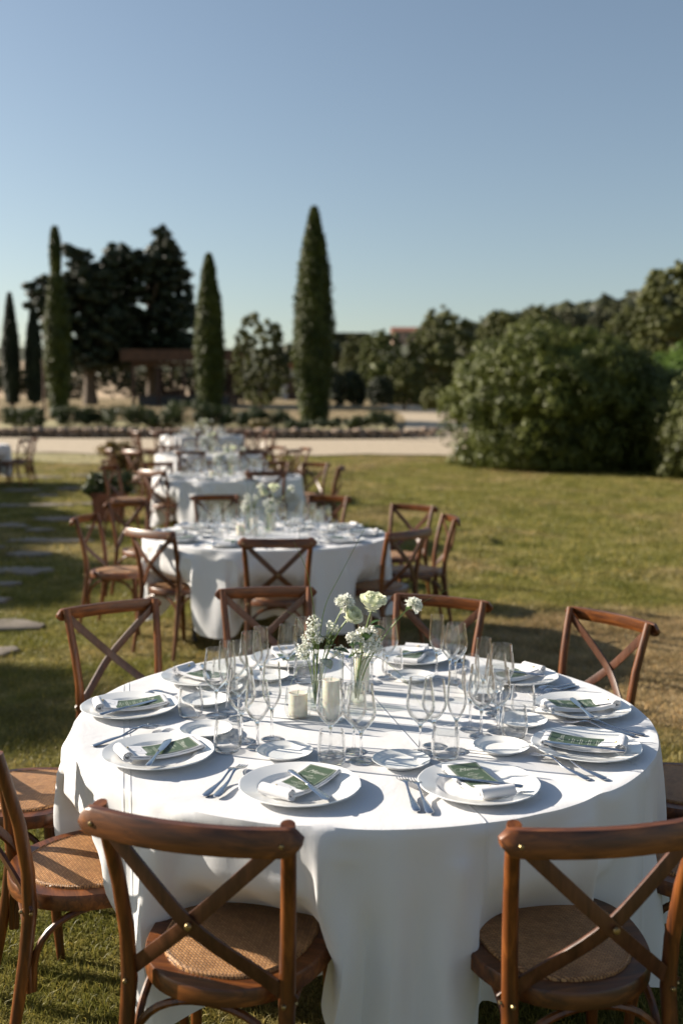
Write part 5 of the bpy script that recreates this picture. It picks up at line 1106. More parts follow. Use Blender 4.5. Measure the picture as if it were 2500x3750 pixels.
DRAPE[2].append([929,-7,370,-45,59,-1,22,72,1,32,42,2,-44,35,-2,-49,49,-1,-1,73,1,38,64,5,-74,-6,-4,-29,64,-4,-41,61,2,8,65,3,-28,29,0,-71,7,-3,-26,67,2,6,68,5,-74,-10,-6,-69,5,-1,-28,65,1,-33,30,1,-49,25,0,-55,-3,-2,-70,-16,1,-42,58,0,-40,13,0,-62,5,0,-53,3,-1,-65,-31,1,-35,61,2,-70,17,4,-28,-60,-5,-53,-45,-2,-68,23,1,-43,-23,0,-51,-48,0,-55,51,4,-31,-62,-5,-50,-55,-1,-74,5,4,-18,-37,0,-7,-69,-2,-59,-47,0,-73,20,3,-14,-63,-2,2,-71,-1,-60,-23,1,-36,-35,0,4,-74,-2,-29,-40,1,6,-68,0,-73,-17,3,46,-59,-4,-7,-73,0,-66,-33,4,41,-50,-3,34,-63,-1,-38,-59,2,7,-41,-1,39,-53,-2,-13,-73,1,50,-28,4,17,-64,2,48,-16,28,17,55,48,60,-16,26,63,-32,23,49,-51,-23,54,-52,-1,52,-55,1,49,-54,13,11,-39,-31,-12,-56,-41,0,-68,-28,-14,-37,-12,63,-38,-8,71,-23,-2,62,-42,3,70,-26,7,21,44,11,44,38,14,1,59,46,35,-35,-16,43,58,26,69,31,8,73,18,-2,75,11,-4,68,-16,-26,56,-42,-26,32,-64,-21,49,-35,-14,53,54,-6,49,54,0,70,23,2,71,-9,7,-13,61,-2,35,47,3,-34,64,21,-25,65,25,39,62,5,30,68,1,60,44,-4,-19,21,12,56,30,-25,49,43,-18,67,-11,-16,17,71,-8,-17,71,-1,60,42,1])
DRAPE[2].append([936,-1,322,-55,53,-2,28,72,1,33,42,2,-46,38,-2,-55,44,-1,7,75,1,38,67,5,-76,-10,-4,-35,62,-4,-40,65,2,9,69,3,-24,31,1,-74,-1,-4,-22,69,2,7,72,5,-75,-16,-6,-74,4,-1,-18,69,2,-38,31,0,-47,27,0,-61,-5,-2,-71,-24,1,-38,65,0,-42,14,0,-62,3,-1,-55,6,0,-65,-36,1,-34,65,2,-71,23,4,-28,-67,-6,-50,-50,-1,-69,29,0,-46,-25,1,-49,-50,0,-54,56,4,-34,-63,-5,-47,-59,-1,-77,10,4,-23,-41,0,4,-71,-2,-63,-45,-1,-74,22,3,-16,-64,-1,8,-74,-2,-64,-19,2,-38,-35,0,8,-77,-2,-32,-40,0,8,-67,1,-77,-16,3,49,-59,-4,-5,-75,0,-71,-32,4,43,-51,-3,40,-62,-1,-46,-57,2,9,-44,-1,45,-52,-2,-17,-75,1,55,-30,4,29,-60,4,48,7,39,38,43,53,45,17,53,68,-39,8,54,-52,-9,56,-54,-4,54,-57,4,51,-57,9,17,-60,-40,-17,-57,-51,-37,-53,-43,-16,-46,-17,61,-48,-9,73,-28,-2,65,-42,3,74,-19,8,32,53,16,21,54,18,1,59,46,46,-49,-24,34,56,27,74,23,8,65,41,5,72,-3,-11,63,-22,-26,59,-40,-27,37,-64,-22,49,-46,-15,59,51,-6,49,59,0,72,19,2,74,-10,7,-15,66,-2,30,58,5,-35,66,21,-38,61,27,56,50,1,23,73,1,65,39,-4,-37,25,15,53,33,-23,57,41,-21,71,-18,-17,25,71,-10,-16,74,0,61,47,1])
DRAPE[2].append([948,11,276,-68,41,-5,32,71,1,38,44,3,-52,39,-3,-62,40,-1,18,75,1,36,72,5,-78,-13,-5,-42,59,-3,-38,70,1,12,71,5,-21,34,0,-77,-8,-4,-18,71,1,7,75,6,-77,-20,-6,-77,1,-1,-14,74,2,-38,27,-1,-46,33,1,-73,2,1,-65,-39,-2,-36,70,0,-42,15,0,-62,1,-1,-56,8,0,-65,-40,1,-34,69,2,-72,28,5,-28,-72,-7,-47,-56,-1,-71,35,0,-46,-26,0,-49,-52,1,-53,61,3,-37,-64,-4,-45,-62,-2,-80,14,5,-25,-45,0,13,-74,-2,-67,-41,-1,-74,20,3,-16,-62,-1,12,-77,-2,-69,-15,2,-40,-36,0,12,-80,-2,-34,-40,0,9,-67,0,-80,-13,4,51,-61,-4,-4,-75,-1,-75,-31,5,44,-54,-3,47,-60,-1,-53,-56,2,10,-45,-1,50,-51,-2,-19,-78,1,58,-34,4,47,-54,8,53,27,47,38,43,55,46,28,61,65,-33,25,62,-53,-3,59,-55,0,56,-59,1,49,-61,-6,-13,-56,-58,-20,-58,-52,-48,-50,-39,-5,-68,-31,57,-56,-11,73,-35,-2,70,-41,2,78,-11,9,24,58,18,11,70,27,26,22,43,13,-23,-6,75,14,14,58,45,-4,62,51,7,51,-6,-10,64,-24,-27,65,-30,-28,39,-67,-23,51,-54,-16,67,45,-6,48,65,-1,75,15,3,77,-10,7,-18,70,-2,25,69,6,-35,70,23,-50,57,27,70,37,-3,17,77,3,67,38,-5,-53,28,19,50,36,-21,66,34,-25,74,-23,-18,33,73,-11,-14,77,0,67,41,5])
DRAPE[2].append([957,17,228,-76,35,-6,34,69,1,43,48,3,-58,42,-3,-66,34,-1,20,79,1,40,72,5,-80,-15,-5,-42,56,-2,-42,73,0,14,73,4,-19,37,1,-79,-15,-4,-12,72,1,5,80,6,-79,-24,-6,-80,-1,-1,-10,77,2,-38,25,-1,-45,38,2,-83,6,1,-59,-50,-4,-35,74,1,-42,15,0,-64,0,-1,-57,11,0,-65,-46,0,-34,74,3,-72,33,5,-31,-77,-6,-41,-61,-2,-72,39,0,-47,-27,0,-50,-54,1,-51,66,3,-43,-64,-4,-41,-66,-2,-82,17,5,-25,-46,0,19,-77,-3,-69,-36,0,-73,9,3,-23,-54,-1,19,-79,-2,-72,-12,2,-39,-36,0,13,-81,-2,-35,-41,0,9,-67,0,-83,-11,4,54,-62,-4,-4,-77,-1,-78,-30,5,45,-57,-3,52,-58,-1,-59,-54,2,11,-47,-1,54,-50,-2,-20,-80,1,62,-41,5,69,-38,15,48,43,51,48,36,59,45,34,61,62,-27,34,68,-44,18,61,-57,3,57,-62,-1,28,-63,-41,-32,-52,-56,-13,-61,-55,-37,-60,-43,-14,-74,-35,54,-63,-14,70,-45,-3,74,-39,3,81,-3,10,40,67,25,-12,76,31,47,4,35,11,-9,-1,68,-23,10,48,68,-9,63,52,7,41,2,-7,56,-42,-28,69,-15,-27,40,-70,-24,55,-59,-17,72,41,-7,50,67,-1,77,12,3,81,-11,7,-20,75,-2,16,79,7,-41,69,24,-50,59,28,80,24,-6,13,80,3,66,38,-5,-67,30,23,48,43,-18,74,21,-31,78,-22,-19,29,67,-9,1,84,-3,75,31,7])
DRAPE[2].append([964,19,179,-80,33,-7,35,67,1,46,51,5,-63,42,-4,-70,32,-2,22,82,2,45,73,5,-83,-17,-5,-44,54,-2,-41,76,0,17,72,5,-20,40,0,-82,-19,-4,-14,75,1,11,82,6,-81,-28,-6,-83,-4,-2,-6,82,3,-38,23,-1,-47,42,2,-86,8,1,-58,-59,-4,-29,79,1,-41,9,0,-71,3,-1,-57,13,0,-65,-49,0,-34,77,3,-73,38,5,-28,-82,-7,-41,-66,-1,-73,44,0,-50,-28,0,-48,-55,1,-50,71,3,-42,-67,-4,-43,-67,-2,-84,19,5,-26,-47,0,25,-80,-3,-72,-32,0,-74,10,3,-25,-57,-1,24,-81,-2,-74,-9,2,-38,-35,-1,13,-85,-2,-37,-40,0,10,-68,1,-87,-8,4,58,-63,-5,-5,-78,0,-81,-29,5,47,-59,-3,57,-57,-1,-65,-53,2,14,-43,-1,57,-54,-2,-22,-83,0,66,-50,8,78,0,25,55,41,53,47,41,60,59,4,59,51,-10,33,52,-60,6,68,-48,8,72,-42,16,-1,-57,-46,-21,-58,-61,-32,-60,-54,-20,-71,-46,-11,-75,-40,47,-70,-17,69,-52,-4,75,-43,2,84,7,12,30,75,27,17,76,39,43,-2,31,23,-14,13,33,-36,-12,54,67,-5,49,72,6,38,0,-7,51,-54,-28,73,-6,-28,48,-68,-24,54,-65,-19,75,35,-7,53,69,-1,79,7,3,84,-10,7,-21,80,-2,1,86,9,-42,70,25,-46,63,27,86,11,-8,10,82,3,62,39,-4,-76,32,26,45,46,-16,79,2,-33,84,-8,-21,44,60,-10,-2,86,-4,82,27,8])

def cubic(g, n, axis, loop):
    """Catmull-Rom: n points per step along one axis of the grid"""
    g = np.moveaxis(g, axis, 0); m = len(g)
    ix = np.arange(m if loop else m-1)
    f = (lambda i: g[i % m]) if loop else (lambda i: g[np.clip(i, 0, m-1)])
    a, b, c, d = f(ix-1), f(ix), f(ix+1), f(ix+2)
    outp = []
    for k in range(n):
        t = k/n
        outp.append(.5*(2*b+(c-a)*t+(2*a-5*b+4*c-d)*t*t+(3*b-a-3*c+d)*t**3))
    o_ = np.stack(outp, 1).reshape((-1,)+g.shape[1:])
    if not loop: o_ = np.concatenate([o_, g[-1:]], 0)
    return np.moveaxis(o_, 0, axis)
def drape_rings(w, na=2, nr=1):
    g = np.array(DRAPE[w], float).reshape(len(DRAPE[w]), -1, 3).cumsum(1)/1000
    g = cubic(g, na, 1, True)
    return cubic(g, nr, 0, False) if nr > 1 else g
def draped_cloth(w, rot=0.0, sub=0):
    g = drape_rings(w, 4 if w == 1 else 2, 2); n, m, _ = g.shape
    c_, s_ = math.cos(rot), math.sin(rot)
    g = np.stack([g[..., 0]*c_-g[..., 1]*s_, g[..., 0]*s_+g[..., 1]*c_, g[..., 2]], -1)
    # the last flat rings lie on the board
    vs = []; fs = []
    for r_ in (.1, .25, .4, .55, .68, .78):
        for k in range(m):
            a = 2*PI*k/m+rot
            vs.append((r_*math.cos(a), r_*math.sin(a), .7605))
    ni = 6
    vs += [tuple(v) for v in g.reshape(-1, 3)]
    vs.append((0, 0, .7605)); ci = len(vs)-1
    for k in range(m): fs.append((ci, k, (k+1) % m))
    for i in range(ni+n-1):
        for k in range(m):
            k2 = (k+1) % m
            fs.append((i*m+k, (i+1)*m+k, (i+1)*m+k2, i*m+k2))
    mb = MB(); mb.add(vs, fs)
    me = mb.mesh('tablecloth', M['linen'])
    me.polygons.foreach_set('use_smooth', [True]*len(me.polygons))
    return me

# ------------------------------------------------------------------ cross-back chair (origin on the floor under the seat, facing +Y)
def seat_outline(w, d, wb, n=60, e=2.35):
    """rounded trapezoid: wide at the front, narrow at the back"""
    out = []
    for k in range(n):
        a = 2*PI*k/n
        c_, s_ = math.cos(a), math.sin(a)
        X = math.copysign(abs(c_)**(2/e), c_); Yy = math.copysign(abs(s_)**(2/e), s_)
        ww = lerp(wb, w, (Yy+1)/2)
        out.append((X*ww/2, Yy*d/2))
    return out
def ring(mb, outer, inner, z0, z1, zi=None):
    n = len(outer); zi = zi if zi is not None else z1
    vs = [(x, y, z0) for x, y in outer]+[(x*1.0, y, z1-0.006) for x, y in outer]+[(x*0.985, y*0.985, z1) for x, y in outer]+[(x, y, zi) for x, y in inner]+[(x, y, z0) for x, y in inner]
    fs = [(i*n+k, i*n+(k+1) % n, ((i+1) % 5)*n+(k+1) % n, ((i+1) % 5)*n+k) for i in range(5) for k in range(n)]
    mb.add(vs, fs)

def chair_meshes():
    D = {}
    # seat frame
    mb = MB()
    ring(mb, seat_outline(.500, .465, .390), seat_outline(.385, .360, .300), .425, .465)
    D['seat_frame'] = mb.mesh('seat_frame', M['wood_x'])
    # cane pad: domed, with a plaited border
    mb = MB(); o1 = seat_outline(.405, .380, .317)
    n = len(o1); vs = []; fs = []
    lv = [(1.0, .446), (1.0, .462), (.99, .4705), (.965, .4735), (.94, .471), (.90, .471), (.72, .4745), (.45, .477), (.2, .478)]
    for k, z in lv: vs += [(x*k, y*k, z) for x, y in o1]
    vs.append((0, 0, .478))
    for i in range(len(lv)-1):
        for k in range(n): fs.append((i*n+k, i*n+(k+1) % n, (i+1)*n+(k+1) % n, (i+1)*n+k))
    for k in range(n): fs.append(((len(lv)-1)*n+k, (len(lv)-1)*n+(k+1) % n, len(vs)-1))
    mb.add(vs, fs)
    D['seat'] = mb.mesh('seat', M['cane'])
    # back posts running into the rear legs
    for s, nm in ((-1, 'post_l'), (1, 'post_r')):
        mb = MB()
        pts = [(s*.205, -.275, 0), (s*.198, -.245, .15), (s*.190, -.215, .32), (s*.187, -.200, .44), (s*.190, -.203, .55), (s*.198, -.222, .68), (s*.208, -.252, .80), (s*.213, -.272, .875)]
        mb.sweep(pts, [.0125, .015, .0175, .019, .018, .0172, .0165, .016], 12, up=(0, 1, 0))
        D[nm] = mb.mesh('back_post', M['wood'])
        mb = MB()
        mb.sweep([(s*.205, .205, 0), (s*.195, .19, .12), (s*.19, .178, .28), (s*.19, .172, .43)], [.0125, .0155, .0185, .0195], 12, up=(0, 1, 0))
        D['leg_'+nm[-1]] = mb.mesh('leg', M['wood'])
    # curved top rail with round ends, standing behind the posts
    mb = MB(); pts = []; rad = []
    for i in range(29):
        t = -1+2*i/28; x = t*.250
        yb = -.290-.042*(1-t*t)
        e = min(1.0, math.sqrt(max(0.0, 1-(max(0, abs(x)-.222)/.028)**2)))
        pts.append((x, yb, .848)); rad.append((.0115 if e > .35 else .009, .0275*max(.25, e)))
    # rounded rectangle section
    vs = []; fs = []; sec = [(-1, -.8), (-.8, -1), (.8, -1), (1, -.8), (1, .8), (.8, 1), (-.8, 1), (-1, .8)]
    for p_, (a, b_) in zip(pts, rad):
        for u, v in sec: vs.append((p_[0], p_[1]+u*a+0.006*v, p_[2]+v*b_))
    N = len(pts)
    for i in range(N-1):
        for k in range(8): fs.append((i*8+k, (i+1)*8+k, (i+1)*8+(k+1) % 8, i*8+(k+1) % 8))
    fs.append(tuple(range(8))); fs.append(tuple((N-1)*8+k for k in range(8))[::-1])
    mb.add(vs, fs)
    D['top_rail'] = mb.mesh('top_rail', M['wood_x'], recalc=True)
    # two bent straps making the X
    for s, nm in ((-1, 'x_l'), (1, 'x_r')):
        mb = MB(); pts = []
        for i in range(17):
            t = i/16
            x = s*lerp(.208, -.198, t) if t < .0 else s*(.212-.415*t)
            z = .845-.40*t
            y = -.275 - .018*math.sin(PI*min(1, t*1.0)) + (.078*sstep(.45, 1, t)) + (0.007 if s > 0 else -0.002)
            pts.append((x, y, z))
        mb.sweep(pts, (.0165, .0042), 4, up=(0, 1, 0))
        D[nm] = mb.mesh('cross_strap', M['strap'], bevel=0.0012)
    # bentwood arches between the legs
    def arch(p0, p1, zt, zl):
        pts = []
        for i in range(19):
            t = i/18; a = PI*t
            u = (1-math.cos(a))/2
            z = zl+(zt-zl)*min(1, math.sin(a)**0.6 if 0 < t < 1 else 0)
            pts.append((lerp(p0[0], p1[0], u), lerp(p0[1], p1[1], u), z))
        return MB().sweep(pts, .0095, 8, up=(0, 0, 1) if False else (0.3, 0.5, 0)).mesh('bent_brace', M['wood'])
    D['arch_f'] = arch((-.178, .170), (.178, .170), .417, .22)
    D['arch_b'] = arch((-.178, -.205), (.178, -.205), .417, .22)
    D['arch_l'] = arch((-.176, -.195), (-.176, .160), .417, .22)
    D['arch_r'] = arch((.176, -.195), (.176, .160), .417, .22)
    mb = MB()
    def stud(x, y, z, r=.0055):
        mb.lathe([(r, -.004), (r, .001), (r*.8, .003), (.0005, .004)], 10, Matrix.Translation((x, y, z)) @ Matrix.Rotation(PI/2, 4, 'X'))
    for s in (-1, 1):
        stud(s*.213, -.315, .845); stud(s*.187, -.2235, .445)
    stud(0.004, -.3065, .642, .008)
    for s in (-1, 1): mb.lathe([(.005, -.002), (.005, .002), (.0005, .003)], 8, Matrix.Translation((s*.2095, -.2, .445)) @ Matrix.Rotation(s*PI/2, 4, 'Y'))
    D['studs'] = mb.mesh('brass_studs', M['brass'])
    return D
CH = chair_meshes()
def make_chair(x, y, deg, label, group, dz=None):
    """deg: the direction the sitter looks, measured from +X"""
    z = gz(x, y) if dz is None else dz
    t = tag(empty('crossback_chair', (x, y, z), math.radians(deg-90)), label, 'chair', group)
    t.rotation_euler[0] = math.atan(0.02)*0.0
    for nm, k in (('seat_frame', 'seat_frame'), ('seat', 'seat'), ('back_post', 'post_l'), ('back_post', 'post_r'), ('leg', 'leg_l'), ('leg', 'leg_r'),
                  ('top_rail', 'top_rail'), ('cross_strap', 'x_l'), ('cross_strap', 'x_r'), ('brace', 'arch_f'), ('brace', 'arch_b'), ('brace', 'arch_l'),
                  ('brace', 'arch_r'), ('studs', 'studs')):
        o = part(nm, CH[k], t)
        if nm == 'studs': o['kind'] = 'stuff'
    return t
def from_back(cx_, cy_, deg):
    a = math.radians(deg)
    return cx_+0.30*math.cos(a), cy_+0.30*math.sin(a), deg

R_T = 0.905
TABLES = [dict(n='nearest', x=.051, y=3.108, z=0.0), dict(n='second', x=-.561, y=7.358, z=.079), dict(n='third', x=-1.383, y=12.107, z=.231),
          dict(n='fourth', x=-2.206, y=16.68, z=.333), dict(n='farthest', x=-3.05, y=21.9, z=.55)]
T1C = [from_back(-.32, 2.00, 75), from_back(.572, 1.99, 101), (1.06, 2.74, 160), (1.19, 3.30, 186), from_back(1.16, 4.20, -146),
       from_back(.47, 4.60, -116), from_back(-.37, 4.84, -80), from_back(-1.04, 4.41, -52), (-1.06, 3.22, -6), (-.692, 2.70, 25)]
T1L = ['large chair back at the lower left, the nearest one seen from behind', 'large chair back at the lower right with a strip of sun on its seat',
       'shaded chair cut off by the right edge, behind the nearest right chair', 'chair mostly hidden right of the nearest table, its dark seat at the right edge',
       'chair at the back right of the nearest table, alone against the lawn', 'chair behind the rightmost flowers, at the far side of the nearest table',
       'chair behind the left flowers, at the far side of the nearest table', 'chair at the back left of the nearest table, in front of the shaded lawn',
       'chair left of the nearest table showing only its upper sunlit cane seat', 'chair cut off by the left edge with a big sunlit cane seat']
T2C = [from_back(-.40, 6.20, 95), (.05, 6.38, 120), from_back(.47, 6.70, 139), from_back(.86, 7.68, 186), from_back(.64, 8.72, -128), from_back(-.12, 9.72, -118),
       from_back(-1.24, 9.74, -70), from_back(-1.95, 8.95, -38), from_back(-1.98, 7.60, -8), from_back(-1.30, 6.66, 52)]
T2C = [c for i, c in enumerate(T2C) if i != 1]
T2L = ['chair at the front of the second table, its back towards the camera', 'dark chair at the front right of the second table', 'chair seen from its side at the far right of the second table',
       'sunlit chair at the back right of the second table', 'chair at the far side of the second table, right of its flowers', 'chair at the far side of the second table, left of its flowers',
       'chair at the back left of the second table, above the side-on chair', 'chair seen from its side in the shade at the left of the second table', 'sunlit chair with a tan seat at the front left of the second table']
def ring_chairs(T, phase, r0=1.36, n=10, jit=0.06, seed=1, special=None):
    q = random.Random(seed); out = []
    for i in range(n):
        a = phase+2*PI*i/n; rr = r0+q.uniform(-jit, jit)*1.5
        x, y = T['x']+rr*math.cos(a), T['y']+rr*math.sin(a)
        out.append((x, y, math.degrees(a)+180+q.uniform(-10, 10)))
    return out
T3C = [from_back(-.86, 11.30, 90), from_back(.05, 11.75, 150), from_back(.14, 12.5, 182), from_back(-.35, 13.6, -125), from_back(-.95, 14.0, -100), from_back(-1.75, 14.05, -82),
       from_back(-2.5, 13.5, -48), from_back(-2.95, 12.55, -12), from_back(-2.20, 11.50, 48)]
# index 1 stood on the grass, far right of table three in the photograph
T3C[1] = from_back(.0, 12.6, 176)
T3C.pop(2)
DESC = ['in front', 'at the front right', 'at the right side', 'at the back right', 'behind, right of the flowers', 'behind, left of the flowers', 'at the back left', 'at the left side', 'at the front left', 'at the lower left']
def desc_for(T, c):
    a = math.degrees(math.atan2(c[1]-T['y'], c[0]-T['x'])) % 360
    names = [(270, 'straight in front'), (306, 'at the front right'), (342, 'at the lower right side'), (18, 'at the upper right side'), (54, 'at the back right'),
             (90, 'straight behind'), (126, 'at the back left'), (162, 'at the upper left side'), (198, 'at the lower left side'), (234, 'at the front left')]
    return names, a
def unique_desc(T, cs):
    lab = [None]*len(cs); used = set()
    names, _ = desc_for(T, cs[0])
    pairs = sorted((min(abs(desc_for(T, c)[1]-d), 360-abs(desc_for(T, c)[1]-d)), i, nm) for i, c in enumerate(cs) for d, nm in names)
    for d, i, nm in pairs:
        if lab[i] is None and nm not in used: lab[i] = nm; used.add(nm)
    return lab
T4C = ring_chairs(TABLES[3], math.radians(-92), 1.30, 10, seed=4)
T5C = ring_chairs(TABLES[4], math.radians(-80), 1.30, 10, seed=5)
for ti, (T, cs, ls) in enumerate(zip(TABLES, (T1C, T2C, T3C, T4C, T5C), (T1L, T2L, None, None, None))):
    T['chairs'] = cs
    if ls is None:
        ls = ['brown crossback chair %s of the %s table' % (d, T['n']) for d in unique_desc(T, cs)]
    for (x, y, d), l in zip(cs, ls):
        make_chair(x, y, d, l, 'crossback chairs around the %s table' % T['n'], T['z'] if ti else 0)

# ------------------------------------------------------------------ tables and tablecloths
TBL = {}
mb = MB(); mb.lathe([(.001, .722), (.885, .722), (.885, .745), (.001, .745)], 48)
TBL['top'] = mb.mesh('table_top', M['roof'])
TBL['leg'] = MB().sweep([(0, 0, 0), (0, 0, .722)], .018, 8).mesh('table_leg', M['black_metal'])
d2r = math.radians
for ti, T in enumerate(TABLES):
    t = tag(empty('round_table', (T['x'], T['y'], T['z'])), 'round banquet table hidden under the cloth of the %s table' % T['n'], 'table', 'round tables in a row')
    part('table_top', TBL['top'], t)
    for k in range(4):
        a = k*PI/2+.4; part('leg', TBL['leg'], t, (.55*math.cos(a), .55*math.sin(a), 0))
    cl = part('tablecloth', draped_cloth(1 if ti == 0 else 2, (0, 0, -.06, .63, 1.25)[ti]), None, (T['x']+(.02 if ti == 0 else 0), T['y'], T['z']))
    tag(cl, ['white linen cloth falling to the grass over the nearest round table', 'white draped cloth on the second table, behind the nearest one', 'white pleated cloth on the third table in the row',
             'white cloth on the fourth table in the row', 'white cloth on the farthest table of the row, before the stone wall'][ti], 'tablecloth', 'white tablecloths')
# the press creases of the nearest cloth
T = TABLES[0]

# ------------------------------------------------------------------ tableware meshes
def strip(mb, prof, x0, x1, th, M_=None, edge_wave=0.0, seed=0, nx=1):
    """extrude a (y, z) curve from x0 to x1 with thickness th"""
    q = random.Random(seed)
    n = len(prof); nor = []
    for i in range(n):
        a = prof[max(0, i-1)]; b_ = prof[min(n-1, i+1)]
        t = Vector((b_[0]-a[0], b_[1]-a[1])).normalized(); nor.append((-t.y, t.x))
    vs = []; fs = []
    for i, ((y, z), (ny, nz)) in enumerate(zip(prof, nor)):
        j0 = q.uniform(-1, 1)*edge_wave; j1 = q.uniform(-1, 1)*edge_wave
        vs += [(x0+j0, y, z), (x1+j1, y, z), (x1+j1, y+ny*th, z+nz*th), (x0+j0, y+ny*th, z+nz*th)]
    for i in range(n-1):
        for k in range(4): fs.append((i*4+k, i*4+4+k, i*4+4+(k+1) % 4, i*4+(k+1) % 4))
    fs += [(3, 2, 1, 0)[::-1], tuple((n-1)*4+k for k in range(4))]
    return mb.add(vs, fs, M_)

TW = {}
def lathe_mesh(name, prof, mat, n=48, wob=None):
    return MB().lathe(prof, n, wob=wob).mesh(name, mat)
TW['plate'] = lathe_mesh('dinner_plate', [(.0005, .0068), (.070, .0068), (.092, .0075), (.100, .0105), (.106, .0155), (.110, .0172), (.146, .0235), (.150, .0252), (.1535, .0258), (.1555, .0245), (.1545, .0228), (.147, .0205), (.112, .0135), (.100, .006), (.092, .0045), (.090, .0), (.084, .0), (.082, .004), (.0005, .004)], M['china'], 80,
                         lambda a, r_: 0.007*math.cos(a*12)**5 if r_ > .14 else 0)
TW['side'] = lathe_mesh('side_plate', [(.0005, .0055), (.040, .0055), (.052, .0065), (.056, .0110), (.062, .0135), (.075, .0175), (.0785, .0195), (.0800, .0188), (.0785, .0170), (.060, .0115), (.052, .0035), (.048, .0), (.043, .0), (.041, .003), (.0005, .003)], M['china'], 60,
                        lambda a, r_: 0.010*math.cos(a*10)**5 if r_ > .07 else 0)

def nap_profile(dz=0.0, y0=-.108, y1=.112):
    pts = []
    for i in range(17):
        t = i/16; y = lerp(y0, y1, t)
        z = .0245 + .011*(2*t-1)**2 - .0065 + dz
        pts.append((y, z))
    return pts
mb = MB()
strip(mb, nap_profile(0.000, -.092, .114), -.047, .044, .0030, None, .0010, 1)
strip(mb, nap_profile(0.0038, -.095, .116), -.045, .047, .0030, None, .0012, 2)
pr_ = nap_profile(0.0076, -.090, .109)
# rounded fold at the far end, spiral roll at the near end
fold = [(.109+.011*math.sin(a), .0249+.0076+.0034 - .0055+.0055*math.cos(a)) for a in np.linspace(.2, PI*0.9, 8)]
strip(mb, pr_+fold, -.046, .045, .0034, None, .0010, 3)
TW['napkin'] = mb.mesh('napkin', M['napkin'])
mb = MB(); sp = []
for i in range(60):
    a = i/59*2*PI*2.6
    rr = .0035 + .0047*a/(2*PI)
    sp.append((-.099 - rr*math.cos(a+0.6), 0.0365 + rr*math.sin(a+0.6)*0.92))
strip(mb, sp, -.046, .045, .0022, None, .0012, 5)
TW['roll'] = mb.mesh('napkin_roll', M['napkin'])

def menu_prof(lift, y0, y1, n=12):
    out = []
    for i in range(n+1):
        t = i/n; y = lerp(y0, y1, t); s_ = (y+.108)/.22
        out.append((y, .0245+.011*(2*s_-1)**2-.0065+.0076+.0044+lift))
    return out
def menu_card():
    mb = MB(); strip(mb, menu_prof(0, -.078, .098), -.036, .040, .0006)
    return mb.mesh('menu_card', M['menu_green'])
TW['menu'] = menu_card()
def mz(y): s_ = (y+.108)/.22; return .0245+.011*(2*s_-1)**2-.0065+.0076+.0044
mb = MB()
def seg(x0, x1, y0, y1, lift=.0009, k=6):
    k = max(1, k)
    for i in range(k):
        a, b_ = lerp(y0, y1, i/k), lerp(y0, y1, (i+1)/k)
        mb.add([(x0, a, mz(a)+lift), (x1, a, mz(a)+lift), (x1, b_, mz(b_)+lift), (x0, b_, mz(b_)+lift)], [(0, 1, 2, 3)])
# framing line
seg(-.0335, -.0325, -.0755, .0955, k=10); seg(.0365, .0375, -.0755, .0955, k=10)
seg(-.0335, .0375, .0945, .0955, k=1); seg(-.0335, .0375, -.0755, -.0745, k=1)
q = random.Random(8)
def words_line(y, wtot, hgt=.0022):
    x = .002-wtot/2; 
    while x < .002+wtot/2-.004:
        w = q.uniform(.003, .0075); seg(x, min(x+w, .002+wtot/2), y, y+hgt*.8, k=1); x += w+.0016
words_line(.044, .016, .003)
for y, w in ((.036, .040), (.031, .030), (.022, .012), (.015, .044), (.010, .032), (.000, .014), (-.007, .046), (-.012, .036), (-.021, .012), (-.028, .042), (-.033, .034)):
    words_line(y, w)
TW['menu_lines'] = mb.mesh('menu_lettering', M['print_white'], False)
def text_mesh(body, size, mat, shear=0.35):
    cu = bpy.data.curves.new('text', 'FONT'); cu.body = body; cu.size = size; cu.shear = shear
    cu.align_x = 'CENTER'; cu.resolution_u = 3
    o = bpy.data.objects.new('text', cu); C.objects.link(o)
    bpy.context.view_layer.update()
    me = bpy.data.meshes.new_from_object(o.evaluated_get(bpy.context.evaluated_depsgraph_get()))
    bpy.data.objects.remove(o); bpy.data.curves.remove(cu)
    me.materials.clear(); me.materials.append(mat)
    return me
me = text_mesh('Menu', .021, M['print_white'], 0.45)
for v in me.vertices:
    v.co.x = v.co.x*1.05+.004; v.co.y = v.co.y+.060; v.co.z = mz(v.co.y)+.0010
me.name = 'menu_title'
TW['menu_title'] = me
mb = MB()   # flourish round the capital
pts = [(-.017+.0125*math.cos(a)*(1+.12*a/6), .067+.0085*math.sin(a)) for a in np.linspace(.4, 6.9, 26)]
for i in range(len(pts)-1):
    (xa, ya), (xb, yb) = pts[i], pts[i+1]
    d = Vector((xb-xa, yb-ya)).normalized(); nx_, ny_ = -d.y*.0004, d.x*.0004
    mb.add([(xa+nx_, ya+ny_, mz(ya)+.001), (xb+nx_, yb+ny_, mz(yb)+.001), (xb-nx_, yb-ny_, mz(yb)+.001), (xa-nx_, ya-ny_, mz(ya)+.001)], [(0, 1, 2, 3)])
TW['flourish'] = mb.mesh('menu_flourish', M['print_white'], False)

